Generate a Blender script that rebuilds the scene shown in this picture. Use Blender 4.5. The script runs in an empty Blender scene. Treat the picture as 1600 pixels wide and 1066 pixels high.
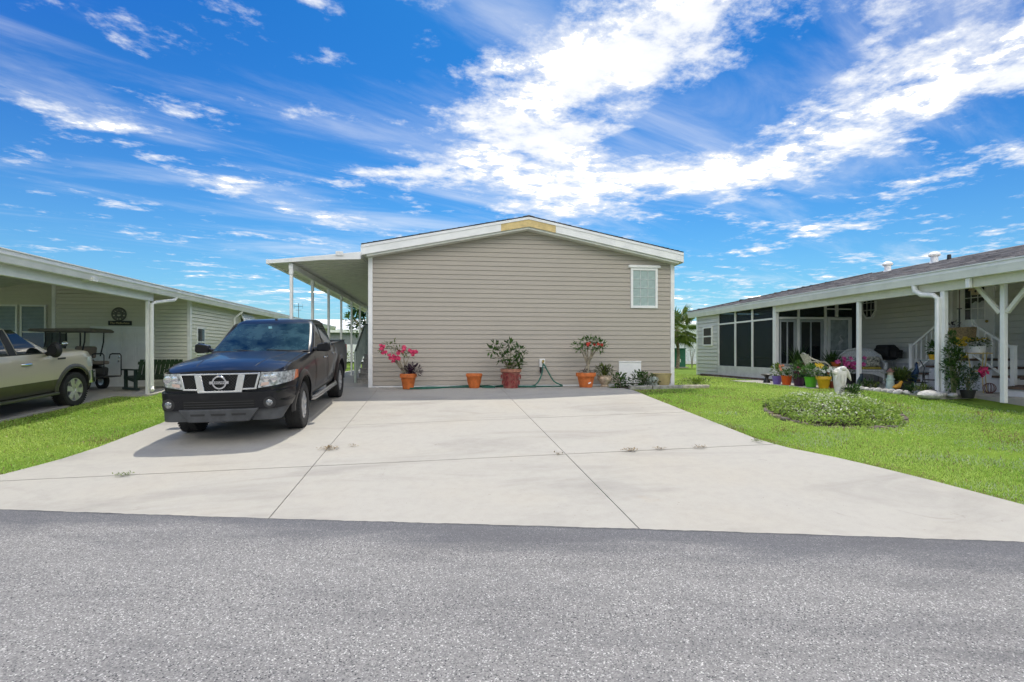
import bpy, bmesh, math, random
import numpy as np
from mathutils import Vector, Matrix, Euler

random.seed(7)
rng = np.random.default_rng(11)
S = bpy.context.scene
COL = S.collection
PI = math.pi

# ------------------------------------------------------------------ camera, sky, sun, exposure
CAM_H = 1.51                      # eye height over the road
YAW = math.radians(7.13)          # camera turned to the right of the house's depth axis
CT, ST = math.cos(YAW), math.sin(YAW)
cd = bpy.data.cameras.new('camera')
cam = bpy.data.objects.new('camera', cd)
COL.objects.link(cam)
cam.location = (0, 0, CAM_H)
cam.rotation_euler = (math.radians(90), 0, -YAW)
cd.sensor_width = 36.0
cd.lens = 18.0
cd.shift_y = 19.0 / 1600.0
cd.clip_start = 0.05
cd.clip_end = 3000
S.camera = cam

SUN_DIR = Vector((0.10, 0.50, 1.0)).normalized()      # towards the sun: high, behind the house
SUN_EL = math.asin(SUN_DIR.z)
SUN_AZ = math.atan2(SUN_DIR.x, SUN_DIR.y)
sd = bpy.data.lights.new('sun', 'SUN')
sd.energy = 2.1
sd.angle = math.radians(0.53)
sd.color = (1.0, 0.94, 0.83)
sun = bpy.data.objects.new('sun', sd)
COL.objects.link(sun)
sun.rotation_euler = SUN_DIR.to_track_quat('Z', 'Y').to_euler()
sun.location = (20, 60, 80)

S.view_settings.view_transform = 'Standard'
S.view_settings.look = 'None'
S.view_settings.exposure = 0.90
S.view_settings.gamma = 1.0
S.view_settings.use_curve_mapping = False


class Nd:
    """node-graph arithmetic: wraps an output socket (or a number)"""
    def __init__(s, nt, v): s.nt, s.v = nt, v
    def _op(s, op, o=None, o2=None, clamp=False):
        n = s.nt.nodes.new('ShaderNodeMath'); n.operation = op; n.use_clamp = clamp
        for i, q in enumerate((s, o, o2)):
            if q is None: continue
            q = q.v if isinstance(q, Nd) else q
            if isinstance(q, (int, float)): n.inputs[i].default_value = q
            else: s.nt.links.new(q, n.inputs[i])
        return Nd(s.nt, n.outputs[0])
    def __add__(s, o): return s._op('ADD', o)
    def __sub__(s, o): return s._op('SUBTRACT', o)
    def __mul__(s, o): return s._op('MULTIPLY', o)
    def __truediv__(s, o): return s._op('DIVIDE', o)
    def __pow__(s, o): return s._op('POWER', o)
    def exp(s): return s._op('EXPONENT')
    def clamp(s): return s._op('ADD', 0.0, clamp=True)
    def max(s, o): return s._op('MAXIMUM', o)
    def min(s, o): return s._op('MINIMUM', o)
    def atan2(s, o): return s._op('ARCTAN2', o)
    def asin(s): return s._op('ARCSINE')
    def wrap(s, m): return s._op('FLOORED_MODULO', m)
    def smooth(s, a, b):
        n = s.nt.nodes.new('ShaderNodeMapRange'); n.interpolation_type = 'SMOOTHSTEP'
        for i, q in enumerate((s, a, b)):
            q = q.v if isinstance(q, Nd) else q
            if isinstance(q, (int, float)): n.inputs[i].default_value = q
            else: s.nt.links.new(q, n.inputs[i])
        return Nd(s.nt, n.outputs[0])


def nnoise(nt, vec, scale, detail=6.0, rough=0.55, dist=0.0):
    n = nt.nodes.new('ShaderNodeTexNoise')
    n.inputs['Scale'].default_value = scale; n.inputs['Detail'].default_value = detail
    n.inputs['Roughness'].default_value = rough; n.inputs['Distortion'].default_value = dist
    if vec is not None: nt.links.new(vec.v if isinstance(vec, Nd) else vec, n.inputs['Vector'])
    return Nd(nt, n.outputs['Fac'])


def ncomb(nt, x, y, z):
    n = nt.nodes.new('ShaderNodeCombineXYZ')
    for i, q in enumerate((x, y, z)):
        q = q.v if isinstance(q, Nd) else q
        if isinstance(q, (int, float)): n.inputs[i].default_value = q
        else: nt.links.new(q, n.inputs[i])
    return n.outputs[0]


def nmix(nt, fac, a, b):
    n = nt.nodes.new('ShaderNodeMix'); n.data_type = 'RGBA'
    for i, q in ((0, fac), (6, a), (7, b)):
        q = q.v if isinstance(q, Nd) else q
        if isinstance(q, (int, float)): n.inputs[i].default_value = q
        elif isinstance(q, tuple): n.inputs[i].default_value = (*q[:3], 1)
        else: nt.links.new(q, n.inputs[i])
    return n.outputs[2]


def build_world():
    w = bpy.data.worlds.new('World'); S.world = w; w.use_nodes = True
    nt = w.node_tree; nt.nodes.clear()
    out = nt.nodes.new('ShaderNodeOutputWorld'); bg = nt.nodes.new('ShaderNodeBackground')
    nt.links.new(bg.outputs[0], out.inputs[0]); bg.inputs[1].default_value = 0.15
    sky = nt.nodes.new('ShaderNodeTexSky'); sky.sky_type = 'NISHITA'; sky.sun_disc = False
    sky.sun_elevation = SUN_EL; sky.sun_rotation = SUN_AZ
    sky.air_density = 1.0; sky.dust_density = 0.6; sky.ozone_density = 1.0; sky.altitude = 0
    # deep tropical blue: each channel of the physical sky on its own contrast curve
    ss = nt.nodes.new('ShaderNodeSeparateColor'); nt.links.new(sky.outputs[0], ss.inputs[0])
    r_, g_, b_ = (Nd(nt, ss.outputs[i]) for i in range(3))
    blue = nt.nodes.new('ShaderNodeCombineColor')
    for i, q in enumerate((((r_.max(2.2) ** 2.9) * 0.0040).min(1.9), ((g_.max(3.1) ** 1.8) * 0.079).min(2.9), ((b_.max(5.3) ** 1.25) * 0.285).min(3.5))): nt.links.new(q.v, blue.inputs[i])
    tc = nt.nodes.new('ShaderNodeTexCoord')
    sep = nt.nodes.new('ShaderNodeSeparateXYZ'); nt.links.new(tc.outputs['Generated'], sep.inputs[0])
    X, Y, Z = (Nd(nt, sep.outputs[i]) for i in range(3))
    zc = Z.max(0.02) + 0.03
    px, py = X / zc, Y / zc
    az = X.atan2(Y); el = Z.asin()
    # soft masses of cloud: (azimuth deg, elevation deg, half widths, tilt deg, weight)
    blobs = [(30, 32.5, 13, 4.2, 12, .25), (19, 29.5, 10, 4.5, 12, .21), (8, 26, 8, 5.0, 10, .25), (3, 21, 6, 4.0, 4, .16), (13, 21.5, 10, 2.6, 4, .24), (12, 17.5, 9, 2.6, 4, .27),
             (27, 18.3, 13, 2.4, 9, .26), (43, 21.0, 13, 3.0, 14, .20), (52, 26, 10, 6, 10, .12), (60, 30, 14, 6, 0, .14),
             (-34, 19.5, 7, 0.8, -3, .20), (-22, 21.5, 5.5, 0.8, -6, .20), (-27, 17, 7, 0.8, -12, .12), (-6, 18.5, 6, .9, 3, .20), (-4, 36, 3, 1.1, 10, .18), (2.5, 28.5, 3.5, 1.2, 6, .18), (-15, 33, 3, 1.0, -10, .16),
             (-16, 5.5, 9, 2.2, 0, .20), (-12, 13, 12, 3, -10, .08), (22, 5.0, 14, 1.8, 4, .18), (40, 12.5, 14, .9, 13, .16), (46, 8.0, 12, .8, 12, .14), (10, 40, 9, 3, 6, .14), (0, 34, 4, 2, 40, .10),
             (15, 25.0, 3.5, .9, 16, -.16), (26, 23.0, 9, 1.7, 15, -.25), (34, 26.5, 7, 1.2, 10, -.14),
             (115, 46, 62, 46, 0, .30), (-120, 46, 60, 46, 0, .30), (180, 30, 60, 30, 0, .19), (61, 75, 40, 16, 0, .14)]  # unseen cloud beside, behind and overhead, added to brighten the shaded facade
    m = Nd(nt, 0.0) + 0.0
    R = math.radians
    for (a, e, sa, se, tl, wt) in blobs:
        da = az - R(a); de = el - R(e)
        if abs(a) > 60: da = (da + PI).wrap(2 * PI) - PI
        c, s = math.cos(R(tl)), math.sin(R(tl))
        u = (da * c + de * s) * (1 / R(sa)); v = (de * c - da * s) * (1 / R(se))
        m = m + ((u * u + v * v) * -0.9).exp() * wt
    m2 = Nd(nt, 0.0) + 0.0
    for (a, e, sa, se, tl, wt) in [(42, 24, 24, 8, 10, .24), (8, 36, 10, 9, 25, .20), (-14, 14, 13, 4, -14, .18), (-38, 30, 16, 8, -25, .05), (12, 24, 14, 10, 5, .16), (45, 9, 22, 4, 12, .10), (-10, 26, 14, 5, -30, .06)]:
        da = az - R(a); de = el - R(e)
        c, s = math.cos(R(tl)), math.sin(R(tl))
        u = (da * c + de * s) * (1 / R(sa)); v = (de * c - da * s) * (1 / R(se))
        m2 = m2 + ((u * u + v * v) * -0.9).exp() * wt
    vec = ncomb(nt, px * 0.9 + py * 0.25, py * 1.25 - px * 0.35, 0.0)
    n1 = nnoise(nt, vec, 1.7, 12, 0.60, 0.15)
    vec2 = ncomb(nt, px * 1.0 - py * 0.1 + 4.3, py * 1.0 + 7.7, 0.0)
    n2 = nnoise(nt, vec2, 6.5, 10, 0.66, 0.1)
    dens = (n1 - 0.5) * 1.30 + (n2 - 0.5) * 1.0 + m + 0.48
    puff = dens.smooth(0.58, 0.94) * 0.97 * Z.smooth(0.035, 0.14)
    # thin high streaks
    vec3 = ncomb(nt, px * 0.55 + py * 0.5 + 2.0, py * 2.2 - px * 1.3, 3.0)
    n3 = nnoise(nt, vec3, 0.8, 9, 0.6, 0.5)
    n4 = nnoise(nt, vec3, 0.25, 3, 0.5, 0.0)
    wisp = (n3 + m2 + (n4 - 0.5) * 0.5 - 0.05).smooth(0.48, 0.92) * 0.62
    cov = (Nd(nt, 1.0) - (Nd(nt, 1.0) - puff) * (Nd(nt, 1.0) - wisp)).clamp()
    shade = nnoise(nt, vec2, 2.1, 8, 0.6, 0.2)
    core = dens.smooth(0.80, 1.12) * (Nd(nt, 1.0) - shade.smooth(0.40, 0.60) * 0.95)
    cloud = nmix(nt, core ** 1.8, (3.45, 3.55, 3.72), (112.0, 104.0, 89.0))  # cloud cores made far brighter than their edges, to fill the shade
    horizon = Z.smooth(-0.005, 0.03)
    haze = (Z.max(0.0) * -7.0).exp() * 0.75
    air = nmix(nt, haze, blue.outputs[0], (1.80, 2.30, 2.95))
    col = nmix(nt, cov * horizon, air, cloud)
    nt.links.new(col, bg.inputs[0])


build_world()


# ------------------------------------------------------------------ materials
MATS = {}


def mat(name, col, rough=0.6, metal=0.0, var=0.06, vscale=6.0, bump=0.0, bscale=60.0, spec=0.5, coat=0.0, col2=None, coord='Object', trans=0.0):
    """principled surface whose colour wanders a little by noise; optional fine bump"""
    if name in MATS: return MATS[name]
    m = bpy.data.materials.new(name); m.use_nodes = True
    nt = m.node_tree; b = nt.nodes['Principled BSDF']
    tc = nt.nodes.new('ShaderNodeTexCoord')
    v = tc.outputs[coord]
    n = nnoise(nt, v, vscale, 5, 0.6)
    c2 = col2 if col2 else tuple(max(0, c * (1 - 3 * var)) for c in col)
    c1 = col if col2 else tuple(min(1, c * (1 + 2 * var)) for c in col)
    nt.links.new(nmix(nt, n.smooth(0.3, 0.7), c2, c1), b.inputs['Base Color'])
    b.inputs['Roughness'].default_value = rough; b.inputs['Metallic'].default_value = metal
    b.inputs['Specular IOR Level'].default_value = spec
    if coat: b.inputs['Coat Weight'].default_value = coat; b.inputs['Coat Roughness'].default_value = 0.03
    if trans: b.inputs['Transmission Weight'].default_value = trans
    if bump:
        bn = nt.nodes.new('ShaderNodeBump'); bn.inputs['Strength'].default_value = bump; bn.inputs['Distance'].default_value = 0.01
        n2 = nnoise(nt, v, bscale, 4, 0.6)
        nt.links.new(n2.v, bn.inputs['Height']); nt.links.new(bn.outputs[0], b.inputs['Normal'])
    MATS[name] = m
    return m


def leaf_mat(name, c1, c2, trans=0.35, rough=0.45):
    if name in MATS: return MATS[name]
    m = bpy.data.materials.new(name); m.use_nodes = True
    nt = m.node_tree; b = nt.nodes['Principled BSDF']; out = nt.nodes['Material Output']
    at = nt.nodes.new('ShaderNodeAttribute'); at.attribute_name = 'tint'
    col = nmix(nt, Nd(nt, at.outputs['Fac']), c1, c2)
    nt.links.new(col, b.inputs['Base Color']); b.inputs['Roughness'].default_value = rough
    b.inputs['Specular IOR Level'].default_value = 0.35
    tr = nt.nodes.new('ShaderNodeBsdfTranslucent'); nt.links.new(col, tr.inputs[0])
    mx = nt.nodes.new('ShaderNodeMixShader'); mx.inputs[0].default_value = trans
    nt.links.new(b.outputs[0], mx.inputs[1]); nt.links.new(tr.outputs[0], mx.inputs[2]); nt.links.new(mx.outputs[0], out.inputs[0])
    MATS[name] = m
    return m


def concrete_mat(name, base, dark, warm):
    m = bpy.data.materials.new(name); m.use_nodes = True
    nt = m.node_tree; b = nt.nodes['Principled BSDF']
    g = nt.nodes.new('ShaderNodeNewGeometry').outputs['Position']
    mp = nt.nodes.new('ShaderNodeMapping'); mp.inputs['Scale'].default_value = (0.35, 1.0, 1.0)
    nt.links.new(g, mp.inputs[0])
    stain = nnoise(nt, mp.outputs[0], 1.1, 8, 0.65, 0.8).smooth(0.48, 0.72)
    warmn = nnoise(nt, g, 0.55, 4, 0.55, 0.3).smooth(0.45, 0.75)
    fine = nnoise(nt, g, 160, 3, 0.6)
    mid = nnoise(nt, g, 9, 6, 0.65)
    c = nmix(nt, warmn * 0.6, base, warm)
    c = nmix(nt, stain * 0.75, c, dark)
    c = nmix(nt, mid.smooth(0.35, 0.75) * 0.22, c, dark)
    c = nmix(nt, fine.smooth(0.56, 0.72) * 0.30, c, tuple(x * 0.55 for x in dark))
    blot = nnoise(nt, g, 1.6, 5, 0.7, 1.2).smooth(0.64, 0.74)
    c = nmix(nt, blot * 0.45, c, tuple(x * 0.72 for x in dark))
    rust = nnoise(nt, g, 0.7, 4, 0.6, 0.5).smooth(0.66, 0.78)
    c = nmix(nt, rust * 0.30, c, (0.42, 0.30, 0.17))
    speck = nnoise(nt, g, 31, 2, 0.5).smooth(0.74, 0.78)
    c = nmix(nt, speck * 0.5, c, (0.12, 0.10, 0.08))
    nt.links.new(c, b.inputs['Base Color']); b.inputs['Roughness'].default_value = 0.85
    b.inputs['Specular IOR Level'].default_value = 0.25
    bn = nt.nodes.new('ShaderNodeBump'); bn.inputs['Strength'].default_value = 0.25; bn.inputs['Distance'].default_value = 0.003
    nt.links.new((fine + mid * 0.6).v, bn.inputs['Height']); nt.links.new(bn.outputs[0], b.inputs['Normal'])
    MATS[name] = m
    return m


def asphalt_mat():
    m = bpy.data.materials.new('asphalt'); m.use_nodes = True
    nt = m.node_tree; b = nt.nodes['Principled BSDF']
    tc = nt.nodes.new('ShaderNodeTexCoord'); o = tc.outputs['Object']
    vo = nt.nodes.new('ShaderNodeTexVoronoi'); vo.inputs['Scale'].default_value = 150; nt.links.new(o, vo.inputs['Vector'])
    sp = nt.nodes.new('ShaderNodeSeparateColor'); nt.links.new(vo.outputs['Color'], sp.inputs[0])
    st = Nd(nt, sp.outputs[0])
    base = nmix(nt, st, (0.160, 0.157, 0.154), (0.305, 0.294, 0.283))
    base = nmix(nt, Nd(nt, sp.outputs[1]).smooth(0.90, 0.97), base, (0.58, 0.56, 0.54))
    base = nmix(nt, Nd(nt, sp.outputs[2]).smooth(0.86, 0.97), base, (0.04, 0.04, 0.045))
    pit = nnoise(nt, o, 48, 4, 0.7).smooth(0.50, 0.72)
    base = nmix(nt, pit * 0.34, base, (0.09, 0.09, 0.095))
    # tar-dark worn patches along the edge of the road and faint traffic lanes
    sx = nt.nodes.new('ShaderNodeSeparateXYZ'); nt.links.new(o, sx.inputs[0])
    ly = Nd(nt, sx.outputs[1])
    mp = nt.nodes.new('ShaderNodeMapping'); mp.inputs['Scale'].default_value = (0.45, 1.6, 1.0); nt.links.new(o, mp.inputs[0])
    pn = nnoise(nt, mp.outputs[0], 1.3, 6, 0.6, 0.6)
    edge = (ly + pn * 1.75).smooth(0.05, 0.75)
    line = (ly + nnoise(nt, o, 3, 5, 0.6) * 0.10).smooth(-0.02, 0.05)
    c = nmix(nt, edge * 0.62, base, (0.062, 0.066, 0.082))
    c = nmix(nt, line * 0.75, c, (0.028, 0.028, 0.034))
    big = nnoise(nt, mp.outputs[0], 0.9, 5, 0.6, 0.4).smooth(0.42, 0.75)
    c = nmix(nt, big * 0.42, c, (0.085, 0.083, 0.088))
    mot = nnoise(nt, mp.outputs[0], 2.6, 7, 0.65, 0.3).smooth(0.46, 0.70)
    c = nmix(nt, mot * 0.30, c, (0.10, 0.098, 0.105))
    nt.links.new(c, b.inputs['Base Color']); b.inputs['Roughness'].default_value = 0.8
    b.inputs['Specular IOR Level'].default_value = 0.3
    bn = nt.nodes.new('ShaderNodeBump'); bn.inputs['Strength'].default_value = 0.4; bn.inputs['Distance'].default_value = 0.005
    nt.links.new((st + (Nd(nt, 1.0) - Nd(nt, vo.outputs['Distance'])) * 0.5 - pit).v, bn.inputs['Height']); nt.links.new(bn.outputs[0], b.inputs['Normal'])
    MATS['asphalt'] = m
    return m


def lawn_mat():
    m = bpy.data.materials.new('lawn_ground'); m.use_nodes = True
    nt = m.node_tree; b = nt.nodes['Principled BSDF']
    g = nt.nodes.new('ShaderNodeNewGeometry').outputs['Position']
    n1 = nnoise(nt, g, 0.8, 6, 0.6).smooth(0.35, 0.7)
    n2 = nnoise(nt, g, 22, 5, 0.7)
    c = nmix(nt, n1, (0.13, 0.21, 0.03), (0.19, 0.28, 0.035))
    c = nmix(nt, n2.smooth(0.45, 0.8) * 0.7, c, (0.07, 0.12, 0.02))
    dry = nnoise(nt, g, 1.7, 5, 0.6).smooth(0.62, 0.8)
    c = nmix(nt, dry * 0.5, c, (0.20, 0.16, 0.075))
    nt.links.new(c, b.inputs['Base Color']); b.inputs['Roughness'].default_value = 0.95; b.inputs['Specular IOR Level'].default_value = 0.1
    bn = nt.nodes.new('ShaderNodeBump'); bn.inputs['Strength'].default_value = 0.8; bn.inputs['Distance'].default_value = 0.03
    nt.links.new(n2.v, bn.inputs['Height']); nt.links.new(bn.outputs[0], b.inputs['Normal'])
    MATS['lawn'] = m
    return m


def siding_mat(name, col, streak=0.10):
    m = bpy.data.materials.new(name); m.use_nodes = True
    nt = m.node_tree; b = nt.nodes['Principled BSDF']
    g = nt.nodes.new('ShaderNodeNewGeometry').outputs['Position']
    oi = nt.nodes.new('ShaderNodeObjectInfo')
    mp = nt.nodes.new('ShaderNodeMapping'); mp.inputs['Scale'].default_value = (1.6, 1.6, 40); nt.links.new(g, mp.inputs[0])
    grain = nnoise(nt, mp.outputs[0], 5, 5, 0.6)
    dirt = nnoise(nt, g, 1.2, 6, 0.6).smooth(0.4, 0.75)
    c = nmix(nt, grain.smooth(0.3, 0.75), tuple(x * (1 - streak) for x in col), tuple(min(1, x * (1 + streak * .5)) for x in col))
    c = nmix(nt, dirt * 0.16, c, tuple(x * 0.72 for x in col))
    c = nmix(nt, Nd(nt, oi.outputs['Random']) * 0.10, c, tuple(x * 0.85 for x in col))
    nt.links.new(c, b.inputs['Base Color']); b.inputs['Roughness'].default_value = 0.55; b.inputs['Specular IOR Level'].default_value = 0.35
    bn = nt.nodes.new('ShaderNodeBump'); bn.inputs['Strength'].default_value = 0.12; bn.inputs['Distance'].default_value = 0.004
    nt.links.new(grain.v, bn.inputs['Height']); nt.links.new(bn.outputs[0], b.inputs['Normal'])
    MATS[name] = m
    return m


def shingle_mat(name, cols):
    m = bpy.data.materials.new(name); m.use_nodes = True
    nt = m.node_tree; b = nt.nodes['Principled BSDF']
    at = nt.nodes.new('ShaderNodeAttribute'); at.attribute_name = 'tint'
    g = nt.nodes.new('ShaderNodeNewGeometry').outputs['Position']
    gr = nnoise(nt, g, 90, 3, 0.6)
    c = nmix(nt, Nd(nt, at.outputs['Fac']), cols[0], cols[1])
    c = nmix(nt, gr.smooth(0.4, 0.7) * 0.4, c, cols[2])
    nt.links.new(c, b.inputs['Base Color']); b.inputs['Roughness'].default_value = 0.9
    MATS[name] = m
    return m


def screen_mat(name='insect_screen'):
    m = bpy.data.materials.new(name); m.use_nodes = True
    nt = m.node_tree; b = nt.nodes['Principled BSDF']; out = nt.nodes['Material Output']
    tc = nt.nodes.new('ShaderNodeTexCoord')
    n = nnoise(nt, tc.outputs['Object'], 3, 4, 0.5)
    nt.links.new(nmix(nt, n, (0.012, 0.016, 0.018), (0.022, 0.030, 0.034)), b.inputs['Base Color'])
    b.inputs['Roughness'].default_value = 0.55
    tr = nt.nodes.new('ShaderNodeBsdfTransparent'); tr.inputs[0].default_value = (0.75, 0.85, 0.88, 1)
    mx = nt.nodes.new('ShaderNodeMixShader'); mx.inputs[0].default_value = 0.40
    nt.links.new(b.outputs[0], mx.inputs[1]); nt.links.new(tr.outputs[0], mx.inputs[2]); nt.links.new(mx.outputs[0], out.inputs[0])
    MATS[name] = m
    return m


CONC = concrete_mat('concrete', (0.395, 0.375, 0.335), (0.275, 0.26, 0.235), (0.40, 0.365, 0.305))
ASPH = asphalt_mat(); LAWN = lawn_mat(); SCREEN = screen_mat()
TAN = siding_mat('tan_vinyl', (0.445, 0.40, 0.34))
GREENISH = siding_mat('pale_green_vinyl', (0.69, 0.685, 0.58))
GREYV = siding_mat('grey_vinyl', (0.66, 0.66, 0.62))
WHITE = mat('white_trim', (0.82, 0.82, 0.80), 0.45, var=0.02, vscale=3)
WHITE2 = mat('white_aluminium', (0.80, 0.80, 0.79), 0.4, var=0.03, vscale=2)
STUCCO = mat('white_stucco', (0.66, 0.66, 0.64), 0.8, var=0.04, bump=0.4, bscale=90)
SOFFIT = mat('soffit_pan', (0.70, 0.71, 0.65), 0.5, var=0.03)
YELLOWPAINT = mat('bare_yellow_fascia', (0.66, 0.50, 0.22), 0.6, var=0.05, vscale=8)
SHINGLE = shingle_mat('grey_shingle', ((0.17, 0.155, 0.15), (0.52, 0.47, 0.43), (0.12, 0.11, 0.11)))
GLASS = mat('dark_glass', (0.012, 0.016, 0.018), 0.04, var=0.05, spec=0.8)
BLINDS = mat('window_blind', (0.36, 0.45, 0.42), 0.18, var=0.04, spec=0.6)
BLACKMETAL = mat('black_metal', (0.015, 0.015, 0.017), 0.4, var=0.1)
DARKJOINT = mat('joint_filler', (0.055, 0.048, 0.04), 0.95, var=0.2, vscale=12)
CHROME = mat('chrome', (0.75, 0.76, 0.78), 0.12, 1.0, var=0.02)
RUBBER = mat('tyre_rubber', (0.018, 0.018, 0.018), 0.8, var=0.1, bump=0.3, bscale=80)
PLASTIC = mat('black_plastic', (0.018, 0.018, 0.019), 0.55, var=0.1)
GREYPLASTIC = mat('grey_plastic', (0.055, 0.058, 0.062), 0.6, var=0.1)
TERRA = mat('terracotta', (0.56, 0.145, 0.030), 0.75, var=0.08, vscale=9)
SOIL = mat('potting_soil', (0.05, 0.035, 0.022), 0.95, var=0.25, vscale=30, bump=0.6)
BARK = mat('plant_stem', (0.30, 0.26, 0.19), 0.85, var=0.15, vscale=20)
DARKWOOD = mat('dark_green_paint', (0.010, 0.028, 0.020), 0.5, var=0.1)


# ------------------------------------------------------------------ mesh helpers
class MB:
    def __init__(s): s.v, s.f, s.t = [], [], []
    def add(s, vs, fs, tint=None):
        o = len(s.v); s.v += [tuple(p) for p in vs]; s.f += [tuple(i + o for i in f) for f in fs]
        if tint is not None: s.t += [tint] * len(fs)
        return s
    def box(s, x0, x1, y0, y1, z0, z1):
        return s.add([(x0, y0, z0), (x1, y0, z0), (x1, y1, z0), (x0, y1, z0), (x0, y0, z1), (x1, y0, z1), (x1, y1, z1), (x0, y1, z1)],
                     [(0, 3, 2, 1), (4, 5, 6, 7), (0, 1, 5, 4), (1, 2, 6, 5), (2, 3, 7, 6), (3, 0, 4, 7)])
    def cbox(s, c, size, rot=None):
        hx, hy, hz = (q / 2 for q in size)
        M = Euler(rot).to_matrix() if rot else Matrix.Identity(3)
        vs = [Vector(c) + M @ Vector(p) for p in ((-hx, -hy, -hz), (hx, -hy, -hz), (hx, hy, -hz), (-hx, hy, -hz), (-hx, -hy, hz), (hx, -hy, hz), (hx, hy, hz), (-hx, hy, hz))]
        return s.add(vs, [(0, 3, 2, 1), (4, 5, 6, 7), (0, 1, 5, 4), (1, 2, 6, 5), (2, 3, 7, 6), (3, 0, 4, 7)])
    def bar(s, a, b, w, h=None, up=(0, 0, 1)):
        """rectangular bar from a to b, w across, h along 'up'"""
        h = h or w; a, b = Vector(a), Vector(b); d = (b - a).normalized(); u = Vector(up)
        if abs(d.dot(u)) > .98: u = Vector((0, 1, 0))
        r = d.cross(u).normalized(); u = r.cross(d).normalized()
        vs = [p + r * sx * w / 2 + u * sz * h / 2 for p in (a, b) for sx, sz in ((-1, -1), (1, -1), (1, 1), (-1, 1))]
        return s.add(vs, [(3, 2, 1, 0), (4, 5, 6, 7), (0, 1, 5, 4), (1, 2, 6, 5), (2, 3, 7, 6), (3, 0, 4, 7)])
    def prism(s, poly, axis, a, b):
        """2-D polygon extruded along axis ('x': poly is (y,z); 'y': (x,z); 'z': (x,y))"""
        def P(p, t):
            return (t, p[0], p[1]) if axis == 'x' else (p[0], t, p[1]) if axis == 'y' else (p[0], p[1], t)
        n = len(poly)
        vs = [P(p, a) for p in poly] + [P(p, b) for p in poly]
        fs = [tuple(range(n))[::-1], tuple(range(n, 2 * n))] + [(i, (i + 1) % n, n + (i + 1) % n, n + i) for i in range(n)]
        return s.add(vs, fs)
    def tube(s, pts, r, n=8, caps=True):
        pts = [Vector(p) for p in pts]; rs = r if isinstance(r, (list, tuple)) else [r] * len(pts)
        vs, fs = [], []; ref = None
        for i, p in enumerate(pts):
            d = (pts[min(i + 1, len(pts) - 1)] - pts[max(i - 1, 0)])
            d = d.normalized() if d.length > 1e-9 else Vector((0, 0, 1))
            if ref is None:
                ref = Vector((0, 0, 1)) if abs(d.z) < .9 else Vector((1, 0, 0))
            u = d.cross(ref); u = u.normalized() if u.length > 1e-6 else d.orthogonal().normalized()
            w = u.cross(d).normalized(); ref = w
            for k in range(n):
                a = 2 * PI * k / n
                vs.append(p + (u * math.cos(a) + w * math.sin(a)) * rs[i])
        for i in range(len(pts) - 1):
            for k in range(n):
                fs.append((i * n + k, i * n + (k + 1) % n, (i + 1) * n + (k + 1) % n, (i + 1) * n + k))
        if caps: fs.append(tuple(range(n))[::-1]); fs.append(tuple((len(pts) - 1) * n + k for k in range(n)))
        return s.add(vs, fs)
    def lathe(s, prof, n=24, c=(0, 0, 0), axis='z', wob=0.0):
        """(radius, height) profile turned about an axis through c; closed where the radius is 0"""
        vs, fs = [], []
        for (r, h) in prof:
            for k in range(n):
                a = 2 * PI * k / n
                x, y = r * math.cos(a), r * math.sin(a)
                p = (x, y, h) if axis == 'z' else (h, x, y) if axis == 'x' else (x, h, y)
                vs.append((p[0] + c[0], p[1] + c[1], p[2] + c[2]))
        for i in range(len(prof) - 1):
            for k in range(n):
                fs.append((i * n + k, i * n + (k + 1) % n, (i + 1) * n + (k + 1) % n, (i + 1) * n + k))
        return s.add(vs, fs)
    def disc(s, c, r, n=24, axis='z', r2=None):
        r2 = r2 or r
        vs = []
        for k in range(n):
            a = 2 * PI * k / n; x, y = r * math.cos(a), r2 * math.sin(a)
            p = (x, y, 0) if axis == 'z' else (0, x, y) if axis == 'x' else (x, 0, y)
            vs.append((c[0] + p[0], c[1] + p[1], c[2] + p[2]))
        return s.add(vs, [tuple(range(n))])
    def ball(s, c, r, n=10, m=7, sc=(1, 1, 1)):
        vs, fs = [], []
        for i in range(m + 1):
            t = PI * i / m
            for k in range(n):
                a = 2 * PI * k / n
                vs.append((c[0] + r * sc[0] * math.sin(t) * math.cos(a), c[1] + r * sc[1] * math.sin(t) * math.sin(a), c[2] + r * sc[2] * math.cos(t)))
        for i in range(m):
            for k in range(n):
                fs.append((i * n + k, (i + 1) * n + k, (i + 1) * n + (k + 1) % n, i * n + (k + 1) % n))
        return s.add(vs, fs)
    def leaf(s, p, d, up, L, W, tint=0.5, fold=0.15):
        """a two-triangle-pair leaf from p along d"""
        p, d = Vector(p), Vector(d).normalized(); r = d.cross(Vector(up))
        r = r.normalized() if r.length > 1e-5 else d.orthogonal().normalized()
        u = r.cross(d)
        m = p + d * L * .5
        return s.add([p, m + r * W / 2 + u * fold * W, p + d * L - u * fold * L * .4, m - r * W / 2 + u * fold * W], [(0, 1, 2), (0, 2, 3)], tint)
    def mesh(s, name, smooth=False, angle=None):
        me = bpy.data.meshes.new(name)
        me.from_pydata([tuple(v) for v in s.v], [], s.f)
        if s.t and len(s.t) == len(s.f):
            at = me.attributes.new('tint', 'FLOAT', 'FACE'); at.data.foreach_set('value', s.t)
        if smooth:
            me.polygons.foreach_set('use_smooth', [True] * len(me.polygons))
            if angle: me.set_sharp_from_angle(angle=math.radians(angle))
        me.update()
        return me


def world_loc(o):
    v = Vector((0, 0, 0))
    while o is not None: v += o.location; o = o.parent
    return v


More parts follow.
